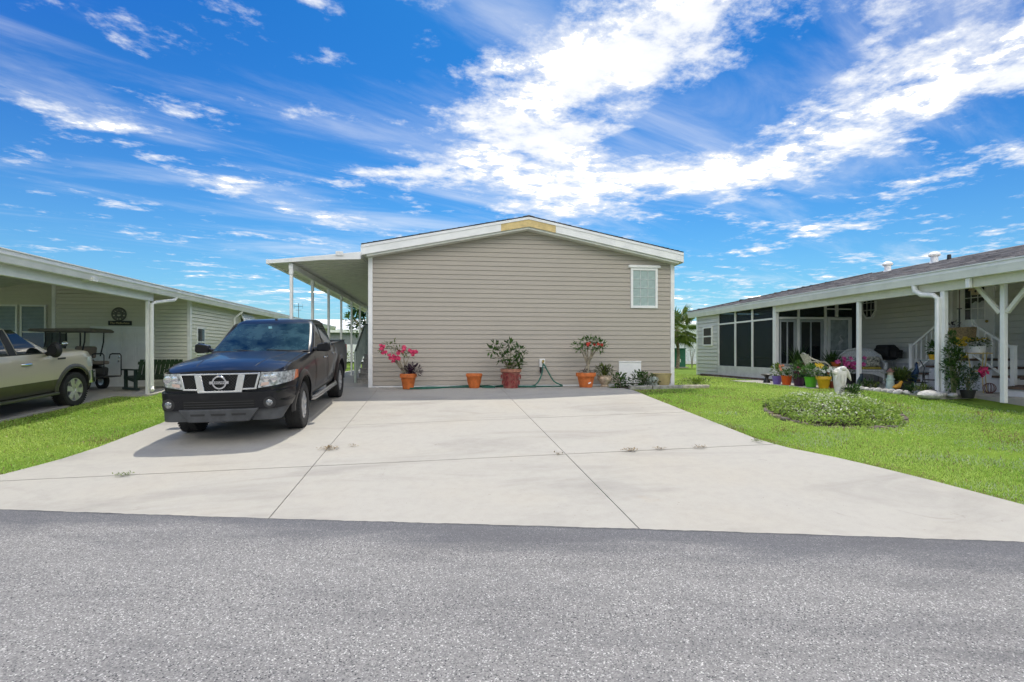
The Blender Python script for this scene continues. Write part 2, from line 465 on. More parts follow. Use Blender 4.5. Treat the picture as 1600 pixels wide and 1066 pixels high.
def put(name, mb, m, parent=None, smooth=False, angle=35, bevel=0.0, world=False, label=None):
    """link a builder's mesh as ONE object (a part when it has a parent)"""
    me = mb if isinstance(mb, bpy.types.Mesh) else mb.mesh(name, smooth, angle)
    if isinstance(mb, MB):
        bm = bmesh.new(); bm.from_mesh(me); bmesh.ops.recalc_face_normals(bm, faces=bm.faces); bm.to_mesh(me); bm.free()
    if m is not None and not me.materials: me.materials.append(m)
    o = bpy.data.objects.new(name, me); COL.objects.link(o)
    if parent is not None:
        o.parent = parent
        if world: o.location = -world_loc(parent)
    if bevel:
        b = o.modifiers.new('bevel', 'BEVEL'); b.width = bevel; b.segments = 2; b.limit_method = 'ANGLE'
    if label: o['label'] = label
    return o


def leaves_obj(name, mb, m, parent=None, world=False):
    me = mb.mesh(name)
    me.materials.append(m)
    o = bpy.data.objects.new(name, me); COL.objects.link(o)
    if parent is not None:
        o.parent = parent
        if world: o.location = -world_loc(parent)
    return o


def thing(name, label, cat, loc=(0, 0, 0), rotz=0.0, group=None):
    o = bpy.data.objects.new(name, None); COL.objects.link(o); o.empty_display_size = .2
    o.location = loc; o.rotation_euler = (0, 0, rotz)
    o['label'] = label; o['category'] = cat
    if group: o['group'] = group
    return o


def tag(o, label, cat, group=None):
    o['label'] = label; o['category'] = cat
    if group: o['group'] = group
    return o


def sub(name, parent, loc=(0, 0, 0)):
    o = bpy.data.objects.new(name, None); COL.objects.link(o); o.parent = parent; o.location = loc; o.empty_display_size = .1
    return o


def copy_tree(o, parent=None):
    c = o.copy(); COL.objects.link(c); c.parent = parent
    for ch in list(o.children): copy_tree(ch, c)
    return c


def text_mesh(txt, size, depth=0.002, align='CENTER'):
    cu = bpy.data.curves.new('lettering', 'FONT'); cu.body = txt; cu.size = size; cu.extrude = depth; cu.align_x = align; cu.align_y = 'CENTER'
    cu.resolution_u = 3
    o = bpy.data.objects.new('lettering_tmp', cu); COL.objects.link(o)
    bpy.context.view_layer.update()
    dg = bpy.context.evaluated_depsgraph_get()
    me = bpy.data.meshes.new_from_object(o.evaluated_get(dg))
    bpy.data.objects.remove(o)
    me.name = 'lettering'
    return me


# ------------------------------------------------------------------ the lie of the land
NX, NY = .2147, .9767             # away from the road


def sdist(X, Y): return NX * X + NY * (Y - 4.52)


def gz(X, Y):
    """ground height: road level at 0, the lots climb to the house pads"""
    s = max(0.0, sdist(X, Y))
    a = .62 * min(1, s / 7.8); b = min(.53, .063 * s)
    w = max(0.0, min(1.0, (-X - 4.8) / 2.2))
    return a * (1 - w) + b * w


def ray(px, py):
    t = (px - 800.) / 800.; v = (552. - py) / 800.
    return CT * t + ST, -ST * t + CT, v


def on_x(px, py, X):
    """where the line of sight through a measured photo point crosses the plane X (real place, metres)"""
    r = ray(px, py); k = X / r[0]
    return Vector((X, r[1] * k, CAM_H + r[2] * k))


def on_y(px, py, Y):
    r = ray(px, py); k = Y / r[1]
    return Vector((r[0] * k, Y, CAM_H + r[2] * k))

# ------------------------------------------------------------------ ground, road, driveways, lawn
def interp(tab, y):
    if y <= tab[0][0]: return tab[0][1]
    for (a, p), (b, q) in zip(tab, tab[1:]):
        if y <= b: return p + (q - p) * (y - a) / (b - a)
    return tab[-1][1]


DL = [(4.6, -6.9), (5.4, -6.35), (6.1, -5.6), (6.65, -5.17), (7.2, -4.96), (7.77, -4.87), (9.2, -4.86), (13.4, -4.86)]       # driveway's left edge, Y -> X
DR = [(3.0, 5.75), (4.18, 5.38), (4.95, 5.17), (5.5, 4.98), (5.92, 4.80), (6.4, 4.52), (6.88, 4.41), (8.36, 4.38), (10.75, 4.33), (12.4, 4.33)]
def drive_l(y): return interp(DL, y)
def drive_r(y): return interp(DR, y)
def road_y(x): return 4.52 - .2198 * x


def axis_vals(lo, hi, step, far):
    a = list(np.arange(lo, hi + 1e-6, step)); d = step; x = hi
    while x < far: d *= 1.5; x += d; a.append(x)
    d = step; x = lo
    while x > -far: d *= 1.5; x -= d; a.insert(0, x)
    return a


def terrain_z(x, y):
    s = sdist(x, y); z = gz(x, y) - .018
    if s < .25: z -= .05 * min(1, (.25 - s) / .25)
    # a little wander in the lawn
    z += .012 * math.sin(x * 1.7 + .6 * y) * math.sin(y * 1.3) if s > 1.0 and not (drive_l(y) - .6 < x < drive_r(y) + .5 and y < 13) and not x < -7.8 and not (x > 9.4) else 0
    return z


xs = axis_vals(-15, 14, .25, 900); ys = axis_vals(-4, 22, .25, 900)
nxv, nyv = len(xs), len(ys)
gv = [(x, y, terrain_z(x, y)) for y in ys for x in xs]
gf = [(j * nxv + i, j * nxv + i + 1, (j + 1) * nxv + i + 1, (j + 1) * nxv + i) for j in range(nyv - 1) for i in range(nxv - 1)]
me = bpy.data.meshes.new('ground'); me.from_pydata(gv, [], gf); me.materials.append(LAWN)
me.polygons.foreach_set('use_smooth', [True] * len(me.polygons))
ground = bpy.data.objects.new('ground', me); COL.objects.link(ground); ground['kind'] = 'structure'

# road: a sheet in its own axes (x along the road, y towards the lots), ragged laid edge
def road_mesh():
    me = bpy.data.meshes.new('road'); vs, fs = [], []
    xsr = [-400, -120, -50, -25] + list(np.arange(-14, 14.01, .06)) + [25, 50, 120, 400]
    rows = [(-8.0, .0), (-7.9, .03), (-4.0, .06), (-.12, .028), (-.02, .026), (0.012, -.03)]
    for (y, z) in rows:
        for x in xsr:
            w = (.004 * math.sin(x * 9.1) + .003 * math.sin(x * 23.7 + 1) + .004 * math.sin(x * 51 + 2) + .012 * math.sin(x * .9)) if y > -.5 else 0
            vs.append((x, y + w, z))
    n = len(xsr)
    for j in range(len(rows) - 1):
        for i in range(n - 1): fs.append((j * n + i, j * n + i + 1, (j + 1) * n + i + 1, (j + 1) * n + i))
    me.from_pydata(vs, [], fs); me.materials.append(ASPH); me.polygons.foreach_set('use_smooth', [True] * len(me.polygons))
    return me
road = bpy.data.objects.new('road', road_mesh()); COL.objects.link(road)
road.location = (0, 4.52, 0); road.rotation_euler = (0, 0, -math.atan(.2198)); road['kind'] = 'structure'


def patch(name, fl, fr, f0, f1, m, parent, nu=14, nv=14, dz=.02, inset=.006, skirt=.05):
    """a slab between a left and a right edge X(Y) and a near and a far edge Y(X), following the ground"""
    top, fs = [], []
    for j in range(nv + 1):
        for i in range(nu + 1):
            u, v = i / nu, j / nv
            y = (f0(0) + f1(0)) / 2
            for _ in range(4):
                x = (fl(y) + inset * .8) * (1 - u) + (fr(y) - inset * .8) * u
                y = (f0(x) + inset * 1.7) * (1 - v) + (f1(x) - inset * 1.7) * v
            top.append((x, y, gz(x, y) + dz))
    n = nu + 1
    for j in range(nv):
        for i in range(nu): fs.append((j * n + i, j * n + i + 1, (j + 1) * n + i + 1, (j + 1) * n + i))
    ring = [i for i in range(n)] + [j * n + nu for j in range(1, nv + 1)] + [nv * n + i for i in range(nu - 1, -1, -1)] + [j * n for j in range(nv - 1, 0, -1)]
    o = len(top)
    for k in ring: top.append((top[k][0], top[k][1], top[k][2] - skirt))
    for k in range(len(ring)):
        k2 = (k + 1) % len(ring)
        fs.append((ring[k2], ring[k], o + k, o + k2))
    me = bpy.data.meshes.new(name); me.from_pydata(top, [], fs); me.materials.append(m)
    ob = bpy.data.objects.new(name, me); COL.objects.link(ob); ob.parent = parent
    return ob


J1 = lambda y: -1.70 + (12.24 - y) * .013
J2 = lambda y: 1.27 + (12.66 - y) * .040
T1 = lambda x: 6.48 + .018 * x
T2 = lambda x: 8.78 + .03 * x
RE = lambda x: road_y(x) - .10
WALLY = lambda x: 13.36
base = MB()
def sheet(mb, fl, fr, f0, f1, dz, nu=30, nv=30):
    vs = []
    for j in range(nv + 1):
        for i in range(nu + 1):
            u, v = i / nu, j / nv; y = (f0(0) + f1(0)) / 2
            for _ in range(4):
                x = fl(y) * (1 - u) + fr(y) * u; y = f0(x) * (1 - v) + f1(x) * v
            vs.append((x, y, gz(x, y) + dz))
    n = nu + 1
    mb.add(vs, [(j * n + i, j * n + i + 1, (j + 1) * n + i + 1, (j + 1) * n + i) for j in range(nv) for i in range(nu)])
sheet(base, drive_l, drive_r, RE, lambda x: 12.30, .004)
drive = put('driveway', base, DARKJOINT); drive['kind'] = 'structure'
patch('slab', drive_l, J1, RE, T1, CONC, drive)
patch('slab', J1, J2, RE, T1, CONC, drive)
patch('slab', J2, drive_r, RE, T1, CONC, drive)
patch('slab', drive_l, J1, T1, WALLY, CONC, drive, 10, 24)
patch('slab', J1, J2, T1, T2, CONC, drive, inset=.005)
patch('slab', J1, J2, T2, WALLY, CONC, drive, inset=.0035)
patch('slab', J2, drive_r, T1, T2, CONC, drive)
patch('slab', J2, drive_r, T2, lambda x: 12.32, CONC, drive)
patch('slab', J2, lambda y: 4.05, lambda x: 12.32, WALLY, CONC, drive, 8, 4)
patch('slab', lambda y: -4.86, lambda y: -1.98, WALLY, lambda x: 20.0, CONC, drive, 6, 8)
patch('slab', lambda y: -4.86, lambda y: -1.98, lambda x: 20.0, lambda x: 27.5, CONC, drive, 6, 6)

lbase = MB(); sheet(lbase, lambda y: -15.0, lambda y: -8.12, lambda x: 5.2 - .22 * x, lambda x: 17.4, .0, 20, 24)
ldrive = put('neighbour_driveway', lbase, DARKJOINT); ldrive['kind'] = 'structure'
patch('slab', lambda y: -15., lambda y: -8.12, lambda x: 5.2 - .22 * x, lambda x: 11.2, CONC, ldrive, 14, 10)
patch('slab', lambda y: -15., lambda y: -8.12, lambda x: 11.2, lambda x: 17.45, CONC, ldrive, 14, 14)
patch('slab', lambda y: -8.12, lambda y: -7.28, lambda x: 13.6, lambda x: 16.02, CONC, ldrive, 4, 6)


opp = MB(); opp.box(-26, 9, -21.9, -4.6, -.02, .012)
o = put('opposite_driveway', opp, CONC); o['kind'] = 'structure'


def build_grass():
    def inside(x, y):
        s = NX * x + NY * (y - 4.52)
        dl = np.interp(y, [a for a, b in DL], [b for a, b in DL]); dr = np.interp(y, [a for a, b in DR], [b for a, b in DR])
        ok = s > .07
        j = np.abs(rng.normal(0, .035, len(x))) * (rng.random(len(x)) < .5)
        ok &= ~((x > dl + j - .012) & (x < dr - j + .012) & (y < 12.34))
        ok &= ~((x > -4.9) & (x < 6.15) & (y > 12.30) & (y < 27.5) & ~((x > 4.3) & (y < 13.3)))
        ok &= ~((x < -8.05) & (y < 17.5)) & ~((x < -7.25) & (y > 13.55))
        ok &= ~((x > 9.98) & (y > 9.45)) & ~((x > 11.1) & (y > 4.0)) & (x < 13) & (x > -13)
        mu_, mv_ = (x - 7.0) * .632 + (y - 8.62) * .775, -(x - 7.0) * .775 + (y - 8.62) * .632
        ok &= ~((mu_ / 1.42) ** 2 + (mv_ / 1.05) ** 2 < 1)
        ok &= ~((x > 8.98) & (y > 11.7) & (y < 15.6))
        ok &= ~((x > 4.2) & (x < 6.2) & (y > 12.15))
        return ok
    pts = []
    for (x0, x1, y0, y1, dens) in ((4.2, 6.6, 3.2, 8.0, 2400), (6.6, 11.2, 2.4, 8.0, 1900), (4.2, 10.2, 8.0, 12.4, 1200), (5.9, 10.2, 12.4, 20, 700), (5.9, 13, 20, 34, 160),
                                   (-8.2, -4.7, 5.4, 9.5, 1900), (-8.2, -4.7, 9.5, 14, 1050), (-7.6, -4.7, 14, 30, 350)):
        n = int((x1 - x0) * (y1 - y0) * dens)
        p = np.stack([rng.uniform(x0, x1, n), rng.uniform(y0, y1, n)], 1)
        pts.append(p[inside(p[:, 0], p[:, 1])])
    P = np.concatenate(pts); n = len(P)
    # bare worn places
    keep = np.ones(n, bool)
    for (bx, by, r1, r2) in ((-5.5, 8.05, .28, .45), (6.9, 5.75, .5, .25), (5.45, 8.2, .3, .25)):
        d = ((P[:, 0] - bx) / r1) ** 2 + ((P[:, 1] - by) / r2) ** 2
        keep &= ~((d < 1) & (rng.random(n) < .8))
    P = P[keep]; n = len(P)
    edge = np.abs(P[:, 0] - np.interp(P[:, 1], [a for a, b in DR], [b for a, b in DR])) < .22 + .12 * np.sin(P[:, 1] * 5)
    Z = np.array([terrain_z(a, b) for a, b in P])
    dist = np.hypot(P[:, 0], P[:, 1])
    L = rng.uniform(.03, .08, n) * (.75 + .45 * np.sin(P[:, 0] * 2.3 + np.sin(P[:, 1] * 3.1)) * np.sin(P[:, 1] * 2.1 + np.sin(P[:, 0] * 1.7)) ** 2); L[edge] *= .7
    Wd = rng.uniform(.006, .012, n) * np.clip(dist / 8, .8, 2.2)
    a = rng.uniform(0, 2 * PI, n); lean = rng.uniform(.25, 1.15, n)
    dx, dy = np.cos(a), np.sin(a); b = a + PI / 2 + rng.uniform(-.7, .7, n)
    wx, wy = np.cos(b) * Wd / 2, np.sin(b) * Wd / 2
    V = np.zeros((n, 4, 3))
    mx = P[:, 0] + dx * L * np.sin(lean) * .35; my = P[:, 1] + dy * L * np.sin(lean) * .35
    V[:, 0] = np.stack([P[:, 0], P[:, 1], Z - .004], 1)
    V[:, 1] = np.stack([mx - wx, my - wy, Z + L * .55 * np.cos(lean * .6)], 1)
    V[:, 3] = np.stack([mx + wx, my + wy, Z + L * .55 * np.cos(lean * .6)], 1)
    V[:, 2] = np.stack([P[:, 0] + dx * L * np.sin(lean), P[:, 1] + dy * L * np.sin(lean), Z + L * np.cos(lean)], 1)
    me = bpy.data.meshes.new('grass'); me.vertices.add(n * 4); me.vertices.foreach_set('co', V.ravel())
    me.loops.add(n * 4); me.loops.foreach_set('vertex_index', np.arange(n * 4)); me.polygons.add(n)
    me.polygons.foreach_set('loop_start', np.arange(n) * 4); me.polygons.foreach_set('loop_total', np.full(n, 4))
    me.update(); me.validate()
    # patchy lighter and darker growth, straw at the edges
    f = .5 + .30 * np.sin(P[:, 0] * 1.3 + 2 * np.sin(P[:, 1] * .8)) * np.sin(P[:, 1] * 1.1 + 1.5 * np.sin(P[:, 0] * .7)) + rng.normal(0, .22, n)
    at = me.attributes.new('tint', 'FLOAT', 'FACE'); at.data.foreach_set('value', np.clip(f, 0, 1).astype(np.float32))
    me.materials.append(leaf_mat('grass_blade', (0.24, 0.42, 0.055), (0.54, 0.66, 0.17), .45))
    me.materials.append(leaf_mat('dry_blade', (0.20, 0.15, 0.06), (0.34, 0.27, 0.13), .3))
    me.materials.append(leaf_mat('pale_blade', (0.30, 0.40, 0.20), (0.55, 0.60, 0.42), .35))
    mi = np.zeros(n, np.int32)
    mi[edge & (rng.random(n) < .55)] = 1
    drypatch = np.sin(P[:, 0] * 1.9 + 2.1 * np.sin(P[:, 1] * 1.2)) * np.sin(P[:, 1] * 1.6 + 1.7 * np.sin(P[:, 0] * 1.1))
    mi[(rng.random(n) < .05 + .7 * np.clip(drypatch - .5, 0, 1)) & (mi == 0)] = 1
    pale = (np.sin(P[:, 0] * 2.1 + 1.3 * np.sin(P[:, 1] * 2.3)) * np.sin(P[:, 1] * 2.7 + P[:, 0]) > .15) & (P[:, 0] > 4) & (P[:, 1] < 9) & (rng.random(n) < .26)
    mi[pale] = 2
    me.polygons.foreach_set('material_index', mi)
    o = bpy.data.objects.new('grass', me); COL.objects.link(o); o['kind'] = 'stuff'


build_grass()


# ------------------------------------------------------------------ houses: shared pieces
def lap_wall(mb, axis, plane, a, b, z0, ztop, pitch, out, proud=.024):
    """overlapping courses on a wall; ztop(t) limits the height at position t along the wall; out = outward sign"""
    z = z0
    gap = pitch * .10
    while True:
        ta = [t for t in (a, b)]
        zt = max(ztop(a), ztop(b), ztop((a + b) / 2))
        if z >= zt: break
        z1 = z + pitch
        # trim the course where the roof cuts it
        N = 24; good = [a + (b - a) * i / N for i in range(N + 1) if ztop(a + (b - a) * i / N) > z + .01]
        if not good: break
        lo, hi = good[0], good[-1]
        zz = min(z1, zt)
        if axis == 'y':   # wall faces along y, runs along x
            vs = [(lo, plane + out * proud, z + gap), (hi, plane + out * proud, z + gap), (hi, plane + out * .002, zz), (lo, plane + out * .002, zz), (lo, plane, z + gap), (hi, plane, z + gap)]
        else:
            vs = [(plane + out * proud, lo, z + gap), (plane + out * proud, hi, z + gap), (plane + out * .002, hi, zz), (plane + out * .002, lo, zz), (plane, lo, z + gap), (plane, hi, z + gap)]
        mb.add(vs, [(0, 1, 2, 3), (4, 5, 1, 0)])
        z = z1
    return mb


def shingles(fn, u0, u1, v0, v1, du, dv, m, parent, name='shingles', skip=None):
    """rows of lapped tabs on a roof plane: fn(u,v) -> point; u along the eave, v up the slope"""
    mb = MB(); v = v0; row = 0
    while v < v1:
        u = u0 - (row % 2) * du * .5 - random.random() * du * .3
        while u < u1:
            w = du * random.uniform(.75, 1.25)
            a, b = max(u, u0), min(u + w - .006, u1)
            if b > a and not (skip and skip((a + b) / 2, v)):
                h = random.choice((.008, .011, .015))
                lo1, lo2, hi1, hi2 = fn(a, v), fn(b, v), fn(a, min(v + dv * 1.02, v1)), fn(b, min(v + dv * 1.02, v1))
                t = random.random()
                mb.add([lo1 + Vector((0, 0, h)), lo2 + Vector((0, 0, h)), hi2 + Vector((0, 0, .002)), hi1 + Vector((0, 0, .002)), lo1, lo2], [(0, 1, 2, 3), (4, 5, 1, 0)], t)
            u += w
        v += dv; row += 1
    o = leaves_obj(name, mb, m, parent); o['kind'] = 'stuff'
    return o


# ------------------------------------------------------------------ the tan house in the middle
FY = 13.38; HX0, HX1 = -1.99, 6.13; HC = 2.07
def under(x): return 4.86 - .2 * abs(x - HC)
house = thing('manufactured_house', 'wide tan vinyl sided house with low gable standing at the head of the driveway', 'house', (HC, FY, .62))
put('wall', MB().box(HX0, HX1, FY + .02, 29.0, .45, 4.0).prism([(HX0, 4.0), (HX1, 4.0), (HC, 4.84)], 'y', FY + .02, 29.0), TAN, house, world=True)
pitch = .1195; z = .675; row = 0
while z < under(HC) - .02:
    z1 = z + pitch
    def span(zz):
        h = (4.86 - zz) / .2
        return max(HX0 + .085, HC - h), min(HX1 - .085, HC + h)
    (a0, b0), (a1, b1) = span(z), span(min(z1, 4.855))
    zz = min(z1, 4.855)
    jit = random.uniform(-.0012, .0012)
    yb, yt = FY - .015 + jit, FY - .003
    vs = [(a0, yb, z), (b0, yb, z), (b0, FY - .004 + jit, z + pitch * .52), (a0, FY - .004 + jit, z + pitch * .52),
          (a0, yb + .002, z + pitch * .54), (b0, yb + .002, z + pitch * .54), (b1, yt, zz), (a1, yt, zz), (a0, FY, z), (b0, FY, z), (b1, FY + .01, zz), (a1, FY + .01, zz)]
    # two clapboard steps per plank are too fine to show: one soft crease at mid height
    vs = [(a0, yb, z + .010), (b0, yb, z + .010), (b1, yt, zz), (a1, yt, zz), (a0, yb + .004, z + .009), (b0, yb + .004, z + .009), (b0, FY + .012, z + .009), (a0, FY + .012, z + .009), (b1, FY + .012, zz), (a1, FY + .012, zz)]
    put('siding_plank', MB().add(vs, [(0, 1, 2, 3), (4, 5, 1, 0), (7, 6, 5, 4), (3, 2, 8, 9), (6, 7, 9, 8), (0, 3, 9, 7, 4), (1, 5, 6, 8, 2)]), TAN, house, world=True)
    z = z1; row += 1
sw = lap_wall(MB(), 'x', HX0, FY + .02, 29.0, .675, lambda t: 4.0, pitch, -1)
put('side_siding', sw, TAN, house, world=True)
sw = lap_wall(MB(), 'x', HX1, FY + .02, 29.0, .675, lambda t: 4.0, pitch, 1)
put('side_siding', sw, TAN, house, world=True)
for x0, x1 in ((HX0 - .022, HX0 + .085), (HX1 - .085, HX1 + .022)):
    put('corner_trim', MB().box(x0, x1, FY - .03, FY + .085, .60, 4.02), WHITE, house, bevel=.006, world=True)
put('base_trim', MB().box(HX0 + .086, HX1 - .086, FY - .026, FY + .01, .60, .672), WHITE, house, bevel=.004, world=True)
# roof: deck, rake boards, drip edge, soffit
OY = 13.05; EX0, EX1 = -2.13, 6.27
def rake(x): return 5.015 - .198 * abs(x - HC)
def slope_board(mb, x0, x1, top, bot, y0, y1):
    """board following the rake between x0 and x1, split at the ridge"""
    ks = [x0] + ([HC] if x0 < HC < x1 else []) + [x1]
    return mb.prism([(k, rake(k) - top) for k in ks] + [(k, rake(k) - bot) for k in ks[::-1]], 'y', y0, y1)
put('rake_board', slope_board(MB(), EX0, 1.35, .055, .235, OY, OY + .03), WHITE, house, world=True, bevel=.004)
put('rake_board', slope_board(MB(), 2.78, EX1, .055, .235, OY, OY + .03), WHITE, house, world=True, bevel=.004)
put('rake_board', slope_board(MB(), 1.352, 2.778, .055, .235, OY + .004, OY + .03), YELLOWPAINT, house, world=True, label='bare yellow section of rake board at the ridge')
put('drip_edge', slope_board(MB(), EX0, EX1, -.012, .054, OY - .014, OY + .02), WHITE2, house, world=True)
put('frieze_board', slope_board(MB(), EX0 + .12, EX1 - .12, .237, .285, OY + .05, FY - .017), SOFFIT, house, world=True)
put('soffit', slope_board(MB(), EX0 + .02, EX1 - .02, .215, .234, OY + .031, 29.3), SOFFIT, house, world=True)
put('roof', slope_board(MB(), EX0 - .01, EX1 + .01, -.035, .05, OY + .021, 29.3), mat('roof_deck', (.10, .095, .10), .9, var=.1), house, world=True)
for x0, x1 in ((EX0 - .02, EX0 + .01), (EX1 - .01, EX1 + .02)):
    put('eave_fascia', MB().box(x0, x1, OY + .031, 29.3, 3.94, 4.19), WHITE2, house, world=True)
for sgn in (-1, 1):
    f = (lambda u, v, sgn=sgn: Vector((HC + sgn * (4.2 - v), u, rake(HC + 4.2 - v) + .036)))
    shingles(f, OY - .02, 29.3, 0.0, 4.2, .33, .14, SHINGLE, house)
put('ridge_cap', MB().prism([(HC - .16, rake(HC + .16) + .046), (HC, rake(HC) + .056), (HC + .16, rake(HC + .16) + .046), (HC, rake(HC) + .03)], 'y', OY - .03, 29.3), SHINGLE, house, world=True)
for o in [c for c in house.children if c.name.startswith('shingles')]: o.location = -world_loc(house)

# window with blind and grille
win = put('window', MB().box(4.91, 4.975, FY - .045, FY + .02, 2.73, 3.82).box(5.605, 5.67, FY - .045, FY + .02, 2.73, 3.82)
          .box(4.975, 5.605, FY - .045, FY + .02, 2.73, 2.80).box(4.975, 5.605, FY - .045, FY + .02, 3.755, 3.82), WHITE, house, world=True, bevel=.006)
put('window_header', MB().box(4.84, 5.74, FY - .075, FY + .02, 3.822, 3.885).box(4.86, 5.72, FY - .06, FY + .02, 3.885, 3.90), WHITE, house, world=True, bevel=.008)
mun = MB()
for k in (1, 2): x = 4.975 + .63 * k / 3; mun.box(x - .006, x + .006, FY - .029, FY - .018, 2.80, 3.755)
for k in (1, 2, 3):
    zz = 2.80 + .955 * k / 4
    for j in range(3): mun.box(4.975 + .21 * j + (.0062 if j else 0), 4.975 + .21 * (j + 1) - (.0062 if j < 2 else 0), FY - .028, FY - .019, zz - .006, zz + .006)
o = put('muntins', mun, mat('pale_muntin', (.62, .66, .64), .4), win); o.location = (0, 0, 0)
pane_me = MB().box(0, .21, 0, .006, 0, .955 / 4).mesh('pane'); pane_me.materials.append(BLINDS)
for j in range(3):
    for k in range(4):
        o = bpy.data.objects.new('pane', pane_me); COL.objects.link(o); o.parent = win
        o.location = (4.975 + .21 * j, FY - .016, 2.80 + .955 / 4 * k)
put('access_panel', MB().box(4.58, 5.20, FY - .035, FY + .01, .70, 1.265).box(4.575, 5.205, FY - .05, FY + .01, 1.266, 1.295), WHITE, house, world=True, bevel=.006)
outl = put('outlet_cover', MB().box(2.40, 2.55, FY - .06, FY + .01, 1.14, 1.36), WHITE, house, world=True, bevel=.012)
put('spigot', MB().tube([(2.475, FY - .06, 1.27), (2.475, FY - .13, 1.27), (2.475, FY - .15, 1.22)], .018, 8).lathe([(0, -.18), (.035, -.18), (.035, -.165), (0, -.165)], 10, (2.475, 0 + FY, 1.30), 'y'), mat('brass', (.45, .33, .12), .35, .9), house, world=True)
put('shutoff_handle', MB().box(2.41, 2.455, FY - .09, FY - .04, .98, 1.14), PLASTIC, house, world=True, bevel=.01)

# garden hose
hose_m = mat('hose_green', (.014, .11, .075), .35, var=.1)
def hose_pts(raw):
    P = [Vector(p) for p in raw]; out = []
    for i in range(len(P) - 1):
        p0, p1, p2, p3 = P[max(i - 1, 0)], P[i], P[i + 1], P[min(i + 2, len(P) - 1)]
        for k in range(8):
            t = k / 8
            out.append(.5 * ((2 * p1) + (-p0 + p2) * t + (2 * p0 - 5 * p1 + 4 * p2 - p3) * t * t + (-p0 + 3 * p1 - 3 * p2 + p3) * t ** 3))
    out.append(P[-1]); return out
hz = .660
hp = MB()
hp.tube(hose_pts([(2.475, FY - .15, 1.23), (2.50, FY - .20, 1.20), (2.60, FY - .22, 1.02), (2.75, FY - .24, .78), (2.96, FY - .30, hz), (2.80, FY - .38, hz), (2.4, FY - .42, hz), (1.9, FY - .30, hz), (1.2, FY - .34, hz),
                  (.75, FY - .40, hz), (.2, FY - .50, hz), (.0, FY - .36, hz), (.3, FY - .20, hz), (.6, FY - .22, hz + .02), (1.0, FY - .25, hz), (1.7, FY - .55, hz), (2.2, FY - .62, hz)]), .019, 8)
hp.tube(hose_pts([(2.475, FY - .15, 1.22), (2.46, FY - .20, 1.15), (2.42, FY - .24, .95), (2.28, FY - .30, .72), (2.05, FY - .40, hz), (1.5, FY - .34, hz + .02), (1.0, FY - .5, hz), (.85, FY - .62, hz), (1.15, FY - .66, hz), (1.0, FY - .45, hz + .02),
                  (.3, FY - .33, hz), (-.15, FY - .42, hz), (-.5, FY - .40, hz), (-.95, FY - .72, hz), (-.7, FY - .88, hz), (-.35, FY - .74, hz), (.0, FY - .5, hz), (.3, FY - .42, hz)]), .019, 8)
tag(put('garden_hose', hp, hose_m, smooth=True), 'dark green garden hose lying along the foot of the tan wall below the spigot', 'hose')

# ------------------------------------------------------------------ carport on the tan house's left side
cp = thing('carport', 'white aluminium carport roof on slim posts along the left side of the tan house', 'carport', (-3.8, 13.1, .62))
CX0, CX1 = -4.24, -2.16
def cz(x): return 3.68 + (x - CX0) * .115
pan = MB()
y = 13.0
while y < 27.4:
    pan.prism([(CX0, cz(CX0)), (CX1, cz(CX1)), (CX1, cz(CX1) + .06), (CX0, cz(CX0) + .06)], 'y', y, y + .292)
    pan.prism([(CX0, cz(CX0) - .012), (CX1, cz(CX1) - .012), (CX1, cz(CX1) - .001), (CX0, cz(CX0) - .001)], 'y', y + .27, y + .288)
    y += .30
put('roof_panel', pan, SOFFIT, cp, world=True)
put('front_fascia', MB().prism([(CX0 - .03, cz(CX0) - .012), (-3.0, cz(-3.0) - .04), (CX1 + .03, cz(CX1) - .10), (CX1 + .03, cz(CX1) + .085), (CX0 - .03, cz(CX0) + .075)], 'y', 12.94, 12.995), WHITE2, cp, world=True, bevel=.006)
put('gutter', MB().box(CX0 - .11, CX0 - .002, 12.96, 27.5, cz(CX0) - .02, cz(CX0) + .09), WHITE2, cp, world=True, bevel=.012)
put('beam', MB().box(-3.85, -3.75, 13.04, 27.3, 3.56, 3.70), WHITE2, cp, world=True, bevel=.006)
put('fascia_bracket', MB().box(-2.72, -2.54, 12.91, 12.938, cz(-2.6) + .02, cz(-2.6) + .13), WHITE2, cp, world=True, bevel=.01)
post_me = MB().box(-.033, .033, -.033, .033, 0, 2.94).box(-.06, .06, -.06, .06, 0, .012).box(-.044, .044, -.05, .05, 2.80, 2.94).mesh('post'); post_me.materials.append(WHITE)
for k in range(8):
    o = bpy.data.objects.new('post', post_me); COL.objects.link(o); o.parent = cp
    o.location = (0.0, 13.10 + 1.965 * k - 13.1, .02)

# porch stairs under the carport
st = thing('porch_stairs', 'grey wooden stairs with green railing climbing beside the tan house under the carport', 'stairs', (-2.35, 15.35, .64))
stepm = mat('grey_deck_paint', (.33, .32, .30), .7, var=.08, vscale=15)
railm = mat('sage_rail', (.34, .40, .36), .5, var=.05)
for k in range(6):
    put('step', MB().box(-.30, .30, k * .28, k * .28 + .31, k * .14 + .10, k * .14 + .14).box(-.28, .28, k * .28 + .02, k * .28 + .045, k * .14, k * .14 + .099), stepm, st, bevel=.004)
put('landing', MB().box(-.30, .32, 1.69, 3.2, .80, .84), stepm, st, bevel=.004)
for (x, y, h) in ((-.32, .0, .92), (-.32, 1.70, 1.80), (-.32, 3.1, 1.80), (.28, 1.72, 1.80)):
    put('newel_post', MB().box(x - .035, x + .035, y - .035, y + .035, 0, h), railm, st, bevel=.005)
put('handrail', MB().bar((-.32, .0, .93), (-.32, 1.70, 1.80), .05, .035).bar((-.32, 1.70, 1.815), (-.32, 3.1, 1.815), .05, .035).bar((-.285, 1.70, 1.80), (.28, 1.72, 1.80), .04, .035), mat('dark_rail', (.10, .12, .11), .5), st)
bal = MB()
